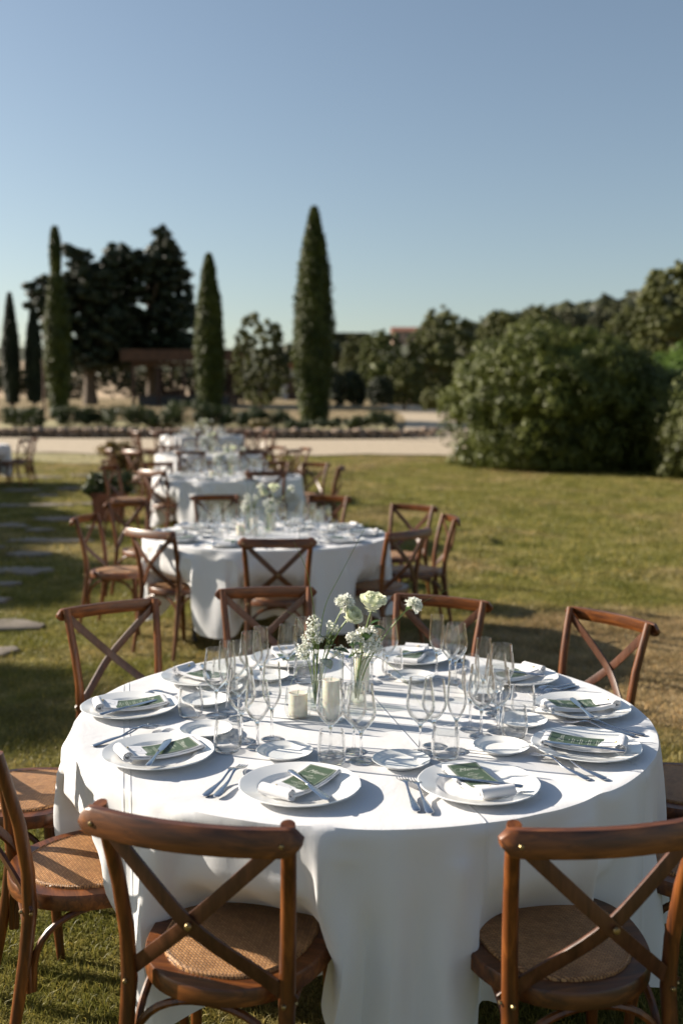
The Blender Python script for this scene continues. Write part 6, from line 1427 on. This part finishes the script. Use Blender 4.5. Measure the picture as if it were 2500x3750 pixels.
# name card with a thin printed oval and a little seal holding it
mb = MB().box(-.031, .031, -.024, .024, 0, .0006)
TW['card'] = mb.mesh('name_card', M['card_white'], False)
mb = MB(); n = 36
vs = []; fs = []
for k in range(n):
    a = 2*PI*k/n
    for rr in (1.0, .955): vs.append((.019*rr*math.cos(a), .0165*rr*math.sin(a), .0011))
for k in range(n): fs.append((2*k, 2*((k+1) % n), 2*((k+1) % n)+1, 2*k+1))
mb.add(vs, fs)
pts = [(-.011+.022*i/30, .004*math.sin(i*1.15)*(0.6+.4*math.cos(i*.5))) for i in range(31)]
for i in range(30):
    (xa, ya), (xb, yb) = pts[i], pts[i+1]
    mb.add([(xa, ya, .0011), (xb, yb, .0011), (xb, yb+.0006, .0011), (xa, ya+.0006, .0011)], [(0, 1, 2, 3)])
TW['card_print'] = mb.mesh('card_print', M['print_grey'], False)
mb = MB().lathe([(.0003, .009), (.0025, .0082), (.0035, .006), (.003, .003), (.0018, .0015), (.0018, -.001)], 12)
mb.sweep([(.002, 0, .003), (.008, .002, .004), (.013, -.001, .002)], [.0014, .0012, .0005], 6)
TW['seal'] = mb.mesh('card_seal', M['gold'])

def outline_bar(mb, rows, n=10):
    """rows: (y, x, halfwidth, halfthick, z)"""
    vs = []; fs = []
    for y, x, w, t, z in rows:
        for k in range(n):
            a = 2*PI*k/n
            vs.append((x+w*math.cos(a), y, z+t*math.sin(a)))
    for i in range(len(rows)-1):
        for k in range(n):
            k2 = (k+1) % n
            fs.append((i*n+k, i*n+k2, (i+1)*n+k2, (i+1)*n+k))
    fs.append(tuple(range(n))); fs.append(tuple((len(rows)-1)*n+k for k in range(n))[::-1])
    return mb.add(vs, fs)
# fork along +Y (tines at +Y), arched, length .20
def fork_mesh(L=.205):
    k = L/.205; mb = MB()
    zc = lambda y: .0035+.017*math.exp(-((y-.035)/.038)**2)+.004*math.exp(-((y+.05)/.05)**2)
    rows = [(y*k, 0, w, t, zc(y)) for y, w, t in [(-.1025, .001, .0008), (-.101, .0065, .002), (-.095, .0095, .0026), (-.080, .0098, .0026), (-.060, .0080, .0024), (-.035, .0052, .0022), (-.010, .0035, .0021), (.015, .0031, .0020), (.028, .0042, .0018), (.036, .0085, .0014), (.044, .0115, .0012), (.053, .0125, .0011), (.056, .0123, .001)]]
    outline_bar(mb, rows, 10)
    for i in range(4):
        x = -.0104+i*.00693
        outline_bar(mb, [(y*k, x*(1-.02*j), .0019-.0002*j, .0011-.0001*j, zc(y)+.0004*j*j*.6) for j, y in enumerate([.052, .066, .082, .095, .1025])], 6)
    return mb.mesh('fork', M['steel'], recalc=True)
TW['fork'] = fork_mesh()
def knife_mesh():
    mb = MB()
    rows = [(y, x, w, t, 0) for y, x, w, t in [(-.112, 0, .001, .001), (-.1105, 0, .0065, .003), (-.104, 0, .0088, .0042), (-.085, 0, .0084, .0044), (-.055, 0, .0066, .0038), (-.030, 0, .0052, .0034), (-.012, 0, .0048, .0032), (-.006, 0, .0062, .0036), (-.001, 0, .0050, .0028),
                                               (.006, 0, .0052, .0014), (.018, .001, .0082, .0010), (.040, .0015, .0098, .0009), (.070, .002, .0108, .0009), (.092, .0025, .0110, .0008), (.104, .004, .0085, .0007), (.1105, .006, .0045, .0006), (.113, .008, .001, .0004)]]
    outline_bar(mb, rows, 10)
    return mb.mesh('knife', M['steel'], recalc=True)
TW['knife'] = knife_mesh()

# glasses: outer wall up, inner wall down; foot and bowl are thin glass, the stem solid glass
def wine_glass(name, H_, rb, rr, stem, rf, ys=.42, n=40):
    """H_ height, rb widest bowl radius, rr rim radius, stem height of the bowl's bottom, rf foot radius"""
    bh = H_-stem
    foot = [(.0006, .0008), (rf*.96, .0008), (rf, .0016), (rf*.97, .0026), (rf*.6, .0044), (rf*.25, .0070), (.0060, .0105), (.0043, .016)]
    stm = [(.0043, .016), (.0036, .03), (.0034, stem*.6), (.0038, stem*.80), (.0060, stem*.92), (.0095, stem)]
    def bw(t):   # bowl radius
        if t < ys: return lerp(.0095, rb, math.sin(t/ys*PI/2)**0.85)
        u = (t-ys)/(1-ys); return lerp(rb, rr, u*u*(3-2*u)*.55+u*.45)
    outp = [(bw(t), stem+bh*t) for t in [0, .02, .05, .09, .14, .2, .27, .35, .43, .52, .62, .72, .82, .91, .975]]
    outp += [(rr-.0002, H_-.0004), (rr-.0008, H_)]
    inn = [(rr-.0014, H_-.0006)] + [(bw(t)-.0013, stem+.004+(bh-.004)*t) for t in [.975, .9, .8, .7, .6, .5, .4, .3, .22, .15, .09, .05, .02]] + [(.004, stem+.0045), (.0003, stem+.004)]
    return (lathe_mesh(name+'_foot', foot, M['glass_bowl'], n), lathe_mesh(name+'_stem', stm, M['glass_solid'], 14), lathe_mesh(name+'_bowl', outp+inn, M['glass_bowl'], n))
def merged(name, parts_):
    mb = MB()
    for i, me in enumerate(parts_):
        mb.cm = 1 if i == 1 else 0
        mb.add([tuple(v.co) for v in me.vertices], [tuple(p_.vertices) for p_ in me.polygons])
    return mb.mesh(name, [M['glass_bowl'], M['glass_solid']])
GL = {'wine_glass': wine_glass('wine_glass', .218, .0415, .0325, .088, .037),
      'white_wine_glass': wine_glass('white_wine_glass', .198, .0365, .0290, .080, .034),
      'champagne_flute': wine_glass('champagne_flute', .232, .0285, .0235, .098, .033, .40)}
GLM = {k: merged(k, v) for k, v in GL.items()}
low_n = {k: None for k in GL}
tum = [(.0006, .0005), (.030, .0005), (.0355, .004), (.0385, .014), (.0400, .030), (.0395, .050), (.0370, .075), (.0345, .092), (.0339, .094), (.0332, .0925), (.0355, .075), (.0382, .050), (.0386, .030), (.0370, .016), (.032, .0085), (.0006, .0075)]
TW['tumbler'] = lathe_mesh('tumbler', tum, M['glass_bowl'], 40)

# ------------------------------------------------------------------ the settings
SIDE = ['at the front left', 'at the front right', 'at the lower right', 'at the far right', 'at the back right', 'behind, right of the flowers', 'behind, left of the flowers', 'at the back left', 'at the far left', 'at the lower left']
knife_over = {0: (-.130, -.697, -62, 0), 1: (.300, -.667, 159, 0), 9: (-.548, -.461, 86, 0), 8: (-.722, -.034, 51, 0), 2: (.630, -.397, 159, 0), 3: (.712, -.02, 95, 0)}
fork_over = {0: [(-.352, -.600, 71), (-.335, -.606, 78)], 1: [(.120, -.684, 97), (.150, -.702, 97)], 2: [(.543, -.482, 119), (.582, -.489, 122)], 3: [(.735, -.150, 142), (.765, -.146, 143)], 9: [(-.687, -.246, 50), (-.665, -.225, 48)]}
nap_rot = {0: 57, 1: 109, 9: 29, 8: 20, 2: 160, 3: 190}
side_pos = {0: (-.207, -.394), 1: (.115, -.463), 2: (.407, -.342), 9: (-.453, -.20), 8: (-.497, .118), 3: (.509, -.095), 4: (.433, .264), 5: (.21, .433), 6: (-.316, .43), 7: (-.47, .27)}
glass_pos = {  # wine, white, flute, tumbler offsets from the table centre
 0: [(-.079, -.382), (-.013, -.352), None, (-.075, -.455)],
 1: [(.174, -.367), (.219, -.303), (.278, -.345), (.242, -.400)],
 2: [(.367, -.218), (.426, -.165), (.343, -.150), (.466, -.214)],
 3: [(.470, .060), (.445, .010), (.415, .085), (.535, .02)],
 4: [(.360, .389), (.345, .44), (.299, .466), (.435, .175)],
 5: [(.117, .457), (.06, .39), (.037, .485), (.14, .52)],
 6: [(-.185, .474), (-.245, .448), None, (-.18, .385)],
 7: [(-.357, .224), (-.40, .17), (-.325, .245), (-.47, .36)],
 8: [(-.445, -.019), (-.371, -.05), (-.415, .02), (-.526, -.024)],
 9: [(-.340, -.267), (-.289, -.325), (-.253, -.25), (-.371, -.352)]}
extra_glass = {0: ('wine_glass', (.006, -.434))}
PH = -1.8482; RP = .716
plate_d = {0: (.043, .024), 1: (.055, .025), 2: (.054, .054), 3: (.014, .016), 4: (.017, -.012), 5: (.075-.045, .031), 6: (0, 0), 7: (.051, .009), 8: (-.014, .052), 9: (.007, .023)}
seal_flip = {4: 180, 5: 180, 7: 180}
def setting(T, i, level, q):
    """level 0: nearest table with every part; 1: second table; 2: simplified far settings"""
    cx_, cy_, z0 = T['x'], T['y'], T['z']+.7612
    a = PH + i*PI/5
    dx, dy = plate_d[i] if level == 0 else (q.uniform(-.02, .02), q.uniform(-.02, .02))
    ox, oy = RP*math.cos(a)+dx, RP*math.sin(a)+dy
    where = SIDE[i] + ' of the %s table' % T['n']
    n_ = T['n']
    W = lambda x, y, z=0: (cx_+x, cy_+y, z0+z)
    tag(part('dinner_plate', TW['plate'], None, W(ox, oy), q.uniform(0, 6)), 'white dinner plate ' + where, 'plate', 'dinner plates on the %s table' % n_)
    nr = nap_rot.get(i, math.degrees(a)+180) if level == 0 else math.degrees(a)+180+q.uniform(-15, 15)
    rz = math.radians(nr-90)
    if level == 0 and i in (4, 5, 6, 7): rz += PI*0
    dz = -.0035
    if level < 2:
        nk = tag(empty('napkin', W(ox, oy, dz), rz), 'rolled white napkin on the plate ' + where, 'napkin', 'napkins on the %s table' % n_)
        part('folded_cloth', TW['napkin'], nk); part('rolled_end', TW['roll'], nk)
        mc = tag(empty('menu_card', W(ox, oy, dz), rz), 'green printed menu card on the plate ' + where, 'menu', 'menu cards on the %s table' % n_)
        part('card', TW['menu'], mc)
        mc.scale = (1.10, 1.06, 1.0)
        part('title', TW['menu_title'], mc); part('flourish', TW['flourish'], mc)
        o = part('small_print', TW['menu_lines'], mc); o['kind'] = 'stuff'
        # name card lying on the outer end of the menu
        c_, s_ = math.cos(rz), math.sin(rz)
        ly = -.062; lx = -.006
        nc = tag(empty('name_card', W(ox+c_*lx-s_*ly, oy+s_*lx+c_*ly, dz+mz(-.062)+.0022), rz+q.uniform(-.25, .1)), 'white name card on the napkin ' + where, 'card', 'name cards on the %s table' % n_)
        nc.rotation_euler[0] = -.14; nc.rotation_euler[1] = .05
        part('card', TW['card'], nc); part('print', TW['card_print'], nc); part('seal', TW['seal'], nc, (-.004, -.023, .0004))
    else:
        tag(part('napkin', TW['napkin'], None, W(ox, oy, dz), rz), 'folded white napkin on the plate ' + where, 'napkin', 'napkins on the %s table' % n_)
        tag(part('menu_card', TW['menu'], None, W(ox, oy, dz), rz), 'green menu card on the napkin ' + where, 'menu', 'menu cards on the %s table' % n_)
    if level == 0 and i in knife_over: kx, ky, ka, _ = knife_over[i]
    else:
        kx, ky = ox-.005*math.cos(a), oy-.005*math.sin(a); ka = math.degrees(rz)+90-55+q.uniform(-15, 15)
    k = tag(part('butter_knife', TW['knife'], None, W(kx, ky, .0335), math.radians(ka-90)), 'steel knife across the napkin ' + where, 'knife', 'knives on the %s table' % n_)
    if level == 0 and i == 3: k.rotation_euler[0] = .0
    # forks to the left of the plate
    if level == 0 and i in fork_over: fl = fork_over[i]
    else:
        aa = a - 0.30; fl = [((RP+.03)*math.cos(aa+j*.035), (RP+.03)*math.sin(aa+j*.035), math.degrees(a)+180+q.uniform(-4, 4)) for j in (0, 1)]
    for j, (fx, fy, fa) in enumerate(fl):
        o = part('fork', TW['fork'], None, W(fx, fy, .0005+.002*j), math.radians(fa-90))
        if level == 0: o.scale = (1.08, 1.12, 1.08)
        tag(o, '%s fork left of the plate %s' % (('outer', 'inner')[j], where), 'fork', 'forks on the %s table' % n_)
    # side plate
    sx_, sy_ = side_pos[i] if level == 0 else (.50*math.cos(a-.28), .50*math.sin(a-.28))
    tag(part('side_plate', TW['side'], None, W(sx_, sy_), q.uniform(0, 6)), 'small bread plate for the setting ' + where, 'plate', 'bread plates on the %s table' % n_)
    if level == 0: gp = glass_pos[i]
    else:
        b_ = a + .10
        gp = [(.45*math.cos(b_), .45*math.sin(b_)), (.40*math.cos(b_+.16), .40*math.sin(b_+.16)), (.35*math.cos(b_-.02), .35*math.sin(b_-.02)), (.52*math.cos(b_+.17), .52*math.sin(b_+.17))]
    for nm, lb, p_ in zip(('wine_glass', 'white_wine_glass', 'champagne_flute', 'tumbler'), ('large empty wine glass', 'smaller empty wine glass', 'slim champagne flute', 'stemless water tumbler'), gp):
        if p_ is None: continue
        lab = lb + ' of the setting ' + where
        grp = {'wine_glass': 'large wine glasses', 'white_wine_glass': 'smaller wine glasses', 'champagne_flute': 'champagne flutes', 'tumbler': 'tumblers'}[nm]+' on the %s table' % n_
        if nm == 'tumbler': tag(part(nm, TW['tumbler'], None, W(*p_)), lab, 'tumbler', grp)
        elif level == 0:
            g = tag(empty(nm, W(*p_)), lab, 'flute' if 'flute' in nm else 'wine glass', grp)
            for pn, me in zip(('foot', 'stem', 'bowl'), GL[nm]): part(pn, me, g)
        else: tag(part(nm, GLM[nm], None, W(*p_)), lab, 'flute' if 'flute' in nm else 'wine glass', grp)
for ti, T in enumerate(TABLES):
    q = random.Random(50+ti)
    for i in range(10): setting(T, i, 0 if ti == 0 else (1 if ti == 1 else 2), q)
g = tag(empty('wine_glass', (TABLES[0]['x']+.006, TABLES[0]['y']-.434, .7612)), 'large wine glass right of the front centre tumbler, nearest glass of all', 'wine glass', 'large wine glasses on the nearest table')
for pn, me in zip(('foot', 'stem', 'bowl'), GL['wine_glass']): part(pn, me, g)

# ------------------------------------------------------------------ centrepieces
TW['vase'] = lathe_mesh('bud_vase', [(.0006, .0005), (.026, .0005), (.0315, .006), (.034, .022), (.033, .042), (.027, .064), (.018, .084), (.0155, .098), (.0165, .110), (.0195, .1185), (.0188, .1195), (.0180, .1185), (.0150, .110), (.0140, .098), (.0165, .084), (.0255, .064), (.0315, .042), (.0322, .022), (.029, .010), (.0006, .008)], M['glass'], 40)
water = thin_glass('vase_water', (0.93, 0.95, 0.90), 1.33)
TW['water'] = lathe_mesh('vase_water', [(.0006, .009), (.028, .0105), (.0318, .022), (.0311, .042), (.026, .060), (.0006, .060)], water, 32)
TW['tall_h'] = lathe_mesh('hurricane_glass', [(.0006, .0005), (.036, .0005), (.038, .002), (.038, .20), (.0374, .2008), (.0368, .20), (.0368, .005), (.0006, .004)], M['glass'], 44)
TW['low_h'] = lathe_mesh('candle_glass', [(.0006, .0005), (.033, .0005), (.039, .006), (.0425, .022), (.0425, .045), (.040, .07), (.0365, .097), (.0358, .0975), (.0354, .0965), (.039, .07), (.0412, .045), (.0412, .022), (.0375, .008), (.0006, .006)], M['glass'], 44)
def candle_mesh(h, r_):
    mb = MB().lathe([(.0005, 0), (r_*.97, 0), (r_, .003), (r_, h-.004), (r_*.97, h-.001), (r_*.85, h-.0015), (r_*.5, h-.004), (.0005, h-.005)], 36)
    return mb.mesh('candle_wax', M['candle']), MB().sweep([(0, 0, h-.006), (.0005, 0, h+.004), (.002, 0, h+.009)], .0009, 5).mesh('wick', M['black_metal'])
CT, CL_ = candle_mesh(.125, .0262), candle_mesh(.072, .0300)
def carnation(seed, R_=.030):
    q = random.Random(seed); mb = MB()
    for i in range(34):
        u = q.uniform(-.30, 1); a = q.uniform(0, 2*PI); s_ = math.sqrt(1-u*u)
        d = Vector((s_*math.cos(a), s_*math.sin(a), u)); rr = R_*q.uniform(.62, .98)
        t = d.cross(Vector((q.uniform(-1, 1), q.uniform(-1, 1), q.uniform(-1, 1)))).normalized()
        w = R_*q.uniform(.42, .66); nseg = 9; vs = []
        for k in range(nseg+1):
            f = -1+2*k/nseg
            fr = R_*.13*math.sin(k*2.1+i)
            nrm = t.cross(d).normalized()
            base = d*(rr*.35)+t*(f*w*.35)
            midp = d*(rr*.8)+t*(f*w*.9)+nrm*fr*.7
            tip = d*(rr*(1-.10*abs(f)+.06*math.cos(k*PI)))+t*(f*w*1.05)+nrm*(fr*1.3)
            vs += [base, midp, tip]
        mb.add(vs, [(3*k, 3*k+3, 3*k+4, 3*k+1) for k in range(nseg)]+[(3*k+1, 3*k+4, 3*k+5, 3*k+2) for k in range(nseg)])
    return mb.mesh('carnation_bloom', M['petal_white'])
def rose(seed, R_=.028):
    q = random.Random(seed); mb = MB()
    layers = [(5, .030, .010, .0, 1.15), (5, .026, .004, .5, 1.0), (4, .019, .006, .2, 1.0), (3, .012, .008, .9, .95), (2, .007, .010, .3, .9)]
    for n_, r_, dz, ph, k in layers:
        for i in range(n_):
            a0 = ph+2*PI*i/n_; wd = 2*PI/n_*.72; vs = []; NU, NV = 8, 6
            for v in range(NV+1):
                t = v/NV
                prof = r_*(.25+.95*math.sin(min(1, t*1.15)*PI/2)) + (.006*max(0, t-.75)*4 if k > 1 else -r_*.25*max(0, t-.6))
                z = -.022+dz*.3+.050*t*(1-.15*(k > 1.1)) - (.010*max(0, t-.8)*5*.4 if k > 1.1 else 0)
                for u in range(NU+1):
                    f = -1+2*u/NU; edge = (1-f*f)**.5 if t > .8 else 1
                    aa = a0+f*wd*(.55+.45*math.sin(t*PI*.8))
                    vs.append((prof*math.cos(aa), prof*math.sin(aa), z-(1-edge)*.008+.0015*math.sin(f*7+i)))
            mb.add(vs, [(v*(NU+1)+u, v*(NU+1)+u+1, (v+1)*(NU+1)+u+1, (v+1)*(NU+1)+u) for v in range(NV) for u in range(NU)])
    for i in range(5):   # sepals
        a = i*1.256; ca, sa = math.cos(a), math.sin(a)
        mb.add([(0, 0, -.024), (.012*ca-.005*sa, .012*sa+.005*ca, -.022), (.026*ca, .026*sa, -.018), (.012*ca+.005*sa, .012*sa-.005*ca, -.022)], [(0, 1, 2, 3)])
    return mb.mesh('rose_bloom', M['petal_green'])
FL = {'carn': carnation(3), 'carn2': carnation(4, .0285), 'rose': rose(5)}
def leaf_obj(mb, p, d, L, w, up=(0, 0, 1)):
    p = Vector(p); d = Vector(d).normalized(); s_ = d.cross(Vector(up)).normalized(); n_ = s_.cross(d)
    rows = []
    for i in range(7):
        t = i/6; ww = w*math.sin(PI*min(.97, t*.95+.03))**.8; c = p+d*(L*t)-n_*(L*.25*t*t)
        rows += [c-s_*ww+n_*ww*.25, c, c+s_*ww+n_*ww*.25]
    mb.add(rows, [(3*i+k, 3*i+k+1, 3*i+4+k, 3*i+3+k) for i in range(6) for k in (0, 1)])
def curve_pts(p0, p1, p2, n=14):
    p0, p1, p2 = Vector(p0), Vector(p1), Vector(p2)
    return [(p0*(1-t)**2+p1*2*t*(1-t)+p2*t*t) for t in [i/n for i in range(n+1)]]
def look(o, d):
    o.rotation_mode = 'QUATERNION'; o.rotation_quaternion = Vector(d).to_track_quat('Z', 'Y')
VS = [(-.131, .060), (.001, .120)]
def flower(kind, T, base, mid, tip, d, leaves, label, bloom, sc=1.0, lod=0):
    o0 = (T['x'], T['y'], T['z']+.7612)
    t = tag(empty({'carnation': 'carnation', 'rose': 'white_rose'}[kind], (o0[0]+base[0], o0[1]+base[1], o0[2]+base[2])), label, 'flower', 'flowers on the %s table' % T['n'])
    b0 = Vector(base)
    part('stem', MB().sweep([p_-b0 for p_ in curve_pts(base, mid, tip)], .0021 if kind == 'carnation' else .0026, 7, up=(.3, 1, 0)).mesh('flower_stem', M['stem']), t)
    o = part('bloom', FL[bloom], t, tuple(Vector(tip)-b0+Vector(d).normalized()*(.016 if kind == 'carnation' else .020))); look(o, d); o.scale = (sc, sc, sc)
    if kind == 'carnation':
        o = part('calyx', TW.setdefault('calyx', MB().lathe([(.002, -.014), (.0055, -.010), (.0065, 0), (.008, .008)], 10).mesh('calyx', M['stem'])), t, tuple(Vector(tip)-b0)); look(o, d)
    for (lp, ld, L, w) in leaves:
        mb = MB(); leaf_obj(mb, Vector(lp)-b0, ld, L, w); part('leaf', mb.mesh('rose_leaf', M['rose_leaf']), t)
def gyps(T, base, blobs, label, n=150, seed=1, fs=.0034):
    q = random.Random(seed); o0 = Vector((T['x'], T['y'], T['z']+.7612)); b0 = Vector(base)
    t = tag(empty('gypsophila_sprig', tuple(o0+b0)), label, 'flower', 'flowers on the %s table' % T['n'])
    st = MB(); fl = MB(); tot = sum(b_[3] for b_ in blobs)
    dirs = [(x, y, z) for x, y, z in ICO_V[:12]]
    for (x, y, z, r_) in blobs:
        c = Vector((x, y, z))
        hub = lerp(c, Vector((base[0], base[1], base[2]+.10)), .35)
        st.sweep([p_-b0 for p_ in curve_pts(b0, (b0+hub)/2+Vector((0, 0, .04)), hub, 6)], .0009, 4)
        for k in range(max(6, int(n*r_/tot))):
            while True:
                d = Vector((q.uniform(-1, 1), q.uniform(-1, 1), q.uniform(-1, 1)))
                if d.length < 1: break
            p_ = c + d*r_
            if k % 3 == 0: st.sweep([hub-b0, (hub+p_)/2-b0+Vector((q.uniform(-.008, .008), 0, q.uniform(0, .008))), p_-b0], .0004, 3)
            s_ = fs*q.uniform(.7, 1.25); ph = q.uniform(0, 6)
            # a floret: small crumpled rosette
            vs = [p_-b0+Vector((s_*a_, s_*b_, s_*c_))*(1+.35*math.sin(9*a_+7*b_+ph)) for a_, b_, c_ in ICO_V[:12]]
            fl.add(vs, ICO12)
    part('stems', st.mesh('gypsophila_stems', M['stem']), t)
    o = part('florets', fl.mesh('gypsophila_florets', M['petal_white'], True), t); o['kind'] = 'stuff'
def _i12():
    import bmesh
    bm = bmesh.new(); bmesh.ops.create_icosphere(bm, subdivisions=1, radius=1)
    v = [tuple(x.co) for x in bm.verts]; f = [tuple(y.index for y in x.verts) for x in bm.faces]; bm.free()
    return v, f
I12V, ICO12 = _i12()
ICO_V12 = I12V
ICO_V[:12] = I12V if len(I12V) == 12 else ICO_V[:12]
def grass_blade(T, pts, label, w=.0016):
    o0 = Vector((T['x'], T['y'], T['z']+.7612)); P_ = [Vector(p_) for p_ in pts]
    # Catmull-Rom through the points
    out = []
    for i in range(len(P_)-1):
        a, b_, c, d = P_[max(0, i-1)], P_[i], P_[i+1], P_[min(len(P_)-1, i+2)]
        for k in range(8):
            t = k/8; out.append(.5*((2*b_)+(-a+c)*t+(2*a-5*b_+4*c-d)*t*t+(-a+3*b_-3*c+d)*t**3))
    out.append(P_[-1]); n = len(out)
    rad = [(w*(1-.85*(i/n)), w*.35*(1-.8*i/n)) for i in range(n)]
    t = tag(empty('grass_stem', tuple(o0+P_[0])), label, 'grass stem', 'flowers on the %s table' % T['n'])
    part('blade', MB().sweep([p_-P_[0] for p_ in out], rad, 5, up=(.2, 1, 0)).mesh('long_blade', M['stem']), t)
def centrepiece(T, level):
    o0 = (T['x'], T['y'], T['z']+.7612); n_ = T['n']
    W = lambda x, y, z=0: (o0[0]+x, o0[1]+y, o0[2]+z)
    for i, (x, y) in enumerate(VS):
        v = tag(empty('bud_vase', W(x, y)), 'clear glass bud vase holding %s flowers on the %s table' % (('the left', 'the right')[i], n_), 'vase', 'bud vases on the %s table' % n_)
        part('glass', TW['vase'], v); part('water', TW['water'], v)
    for nm, me, cm, (x, y), lb in (('hurricane_glass', 'tall_h', CT, (-.081, -.059), 'tall clear hurricane glass in front of the flowers'),
                                   ('hurricane_glass', 'tall_h', CT, (.022, .275), 'tall clear hurricane glass behind the flowers'),
                                   ('candle_glass', 'low_h', CL_, (-.186, -.023), 'low bulging candle glass left of the tall one')):
        tag(part(nm, TW[me], None, W(x, y)), lb + ' on the %s table' % n_, 'candle holder', 'candle glasses on the %s table' % n_)
        c = tag(empty('candle', W(x, y, .0065)), 'cream pillar candle inside the %s on the %s table' % ({'tall_h': 'front hurricane glass' if y < 0 else 'rear hurricane glass', 'low_h': 'low candle glass'}[me], n_), 'candle', 'candles on the %s table' % n_)
        part('wax', cm[0], c); part('wick', cm[1], c)
    v1, v2 = VS
    fl = 'on the %s table' % n_
    flower('carnation', T, (v1[0], v1[1], .015), (-.12, .06, .20), (-.045, .062, .335), (.25, -.35, .8), [], 'ruffled white carnation, highest at the left of the bouquet '+fl, 'carn', 1.2)
    flower('rose', T, (v1[0]+.008, v1[1]-.004, .02), (-.115, .05, .20), (-.030, .050, .300), (.55, -.45, .55), [((-.10, .055, .20), (.3, -.4, .4), .055, .018), ((-.085, .06, .225), (-.5, -.3, .5), .05, .017), ((-.08, .05, .20), (.8, -.4, .15), .06, .02), ((-.11, .05, .17), (.4, -.8, -.1), .06, .021)],
           'pale rose half hidden under the left carnation '+fl, 'rose', .85)
    flower('rose', T, (v2[0], v2[1], .02), (.01, .12, .20), (.050, .112, .322), (.12, -.30, 1), [((.045, .112, .262), (.8, -.3, .1), .05, .018), ((.04, .112, .25), (-.2, -.8, -.2), .05, .018), ((.03, .115, .20), (-.7, -.5, .3), .065, .022), ((.03, .115, .18), (-.9, -.3, -.05), .06, .02), ((.046, .112, .27), (.7, .2, .5), .035, .013)],
           'pale green white rose in the middle of the bouquet '+fl, 'rose', 1.08)
    flower('carnation', T, (v2[0]+.006, v2[1], .015), (.015, .11, .16), (.170, .092, .332), (.75, -.45, .45), [], 'ruffled white carnation leaning out to the right of the bouquet '+fl, 'carn2', 1.15)
    nf = 330 if level == 0 else 90; f0 = .0034 if level == 0 else .0055
    gyps(T, (v1[0]-.004, v1[1], .02), [(-.138, .062, .288, .024), (-.142, .050, .255, .024), (-.150, .065, .230, .030), (-.168, .050, .205, .028), (-.175, .07, .185, .024), (-.12, .05, .235, .018)], 'cloud of tiny white gypsophila left of the blooms '+fl, nf, 11, f0)
    gyps(T, (v1[0]+.004, v1[1]+.004, .02), [(-.083, .062, .278, .018), (-.070, .07, .262, .015), (-.055, .05, .195, .022)], 'small gypsophila sprig between the left blooms '+fl, nf//3, 12, f0)
    gyps(T, (v2[0]-.004, v2[1], .02), [(.020, .10, .235, .028), (.048, .095, .250, .020), (.052, .09, .215, .028), (.030, .085, .205, .024), (.065, .10, .195, .020), (-.015, .09, .230, .020), (.0, .1, .175, .018)], 'cloud of tiny white gypsophila below the green white rose '+fl, nf, 13, f0*1.2)
    if level < 2:
        b1_ = (v1[0], v1[1], .02)
        for k, (pts, lb) in enumerate([
            ([b1_, (-.130, .062, .15), (-.136, .062, .302), (-.161, .062, .449), (-.204, .062, .551)], 'long grass blade rising straight above the left vase'),
            ([b1_, (-.125, .062, .18), (-.104, .062, .333), (-.051, .062, .448), (.042, .09, .624)], 'longest grass blade arching up over the left carnation'),
            ([b1_, (-.128, .062, .15), (-.139, .062, .192), (-.195, .062, .299), (-.257, .062, .337)], 'grass blade curling out to the left of the bouquet'),
            ([b1_, (-.128, .06, .14), (-.133, .042, .19), (-.187, -.008, .152), (-.216, -.058, .088), (-.225, -.08, .05)], 'grass blade drooping down over the low candle glass'),
            ([(v2[0], v2[1], .02), (.01, .115, .13), (.059, .092, .169), (.128, -.008, .144), (.158, -.108, .123), (.20, -.22, .075), (.235, -.33, .03)], 'grass blade drooping far to the right in front of the glasses'),
            ([(v2[0], v2[1], .02), (.03, .11, .15), (.11, .092, .280), (.22, .12, .345), (.352, .142, .408)], 'fine grass stem reaching out past the right carnation')]):
            grass_blade(T, pts, lb+' '+fl, .0025 if k in (0, 1) else .0014)
for ti, T in enumerate(TABLES): centrepiece(T, 0 if ti == 0 else (1 if ti == 1 else 2))

# ------------------------------------------------------------------ the shaded table cut off by the left edge
TS = dict(n='shaded', x=-7.15, y=18.6, z=gz(-7.1, 18.6))
TS['chairs'] = [from_back(-5.95, 19.4, 205), from_back(-5.78, 18.3, 172), from_back(-6.6, 17.45, 125)]
for (x, y, d), lb in zip(TS['chairs'], ('farther shaded chair at the left edge by the cut off table', 'nearer shaded chair at the left edge by the cut off table', 'shaded chair at the left edge in front of the cut off table')):
    make_chair(x, y, d, lb, 'chairs around the shaded table', TS['z'])
t = tag(empty('round_table', (TS['x'], TS['y'], TS['z'])), 'table hidden under its cloth in the shade at the left edge', 'table')
part('table_top', TBL['top'], t)
for k in range(4): part('leg', TBL['leg'], t, (.55*math.cos(k*PI/2), .55*math.sin(k*PI/2), 0))
tag(part('tablecloth', draped_cloth(2, 2.1), None, (TS['x'], TS['y'], TS['z'])), 'bluish white cloth in the shade, cut off by the left edge', 'tablecloth')

for o in S.objects:
    b_ = o.name.split('.')[0]
    if b_ in ('bowl', 'foot', 'stem', 'tumbler', 'wine_glass', 'white_wine_glass', 'champagne_flute') and o.type == 'MESH' and o.data.materials and o.data.materials[0] in (M['glass_solid'], M['glass_bowl']):
        o.cycles.is_caustics_caster = True
    if b_ in ('tablecloth', 'dinner_plate', 'side_plate', 'napkin', 'folded_cloth', 'rolled_end'):
        o.cycles.is_caustics_receiver = True
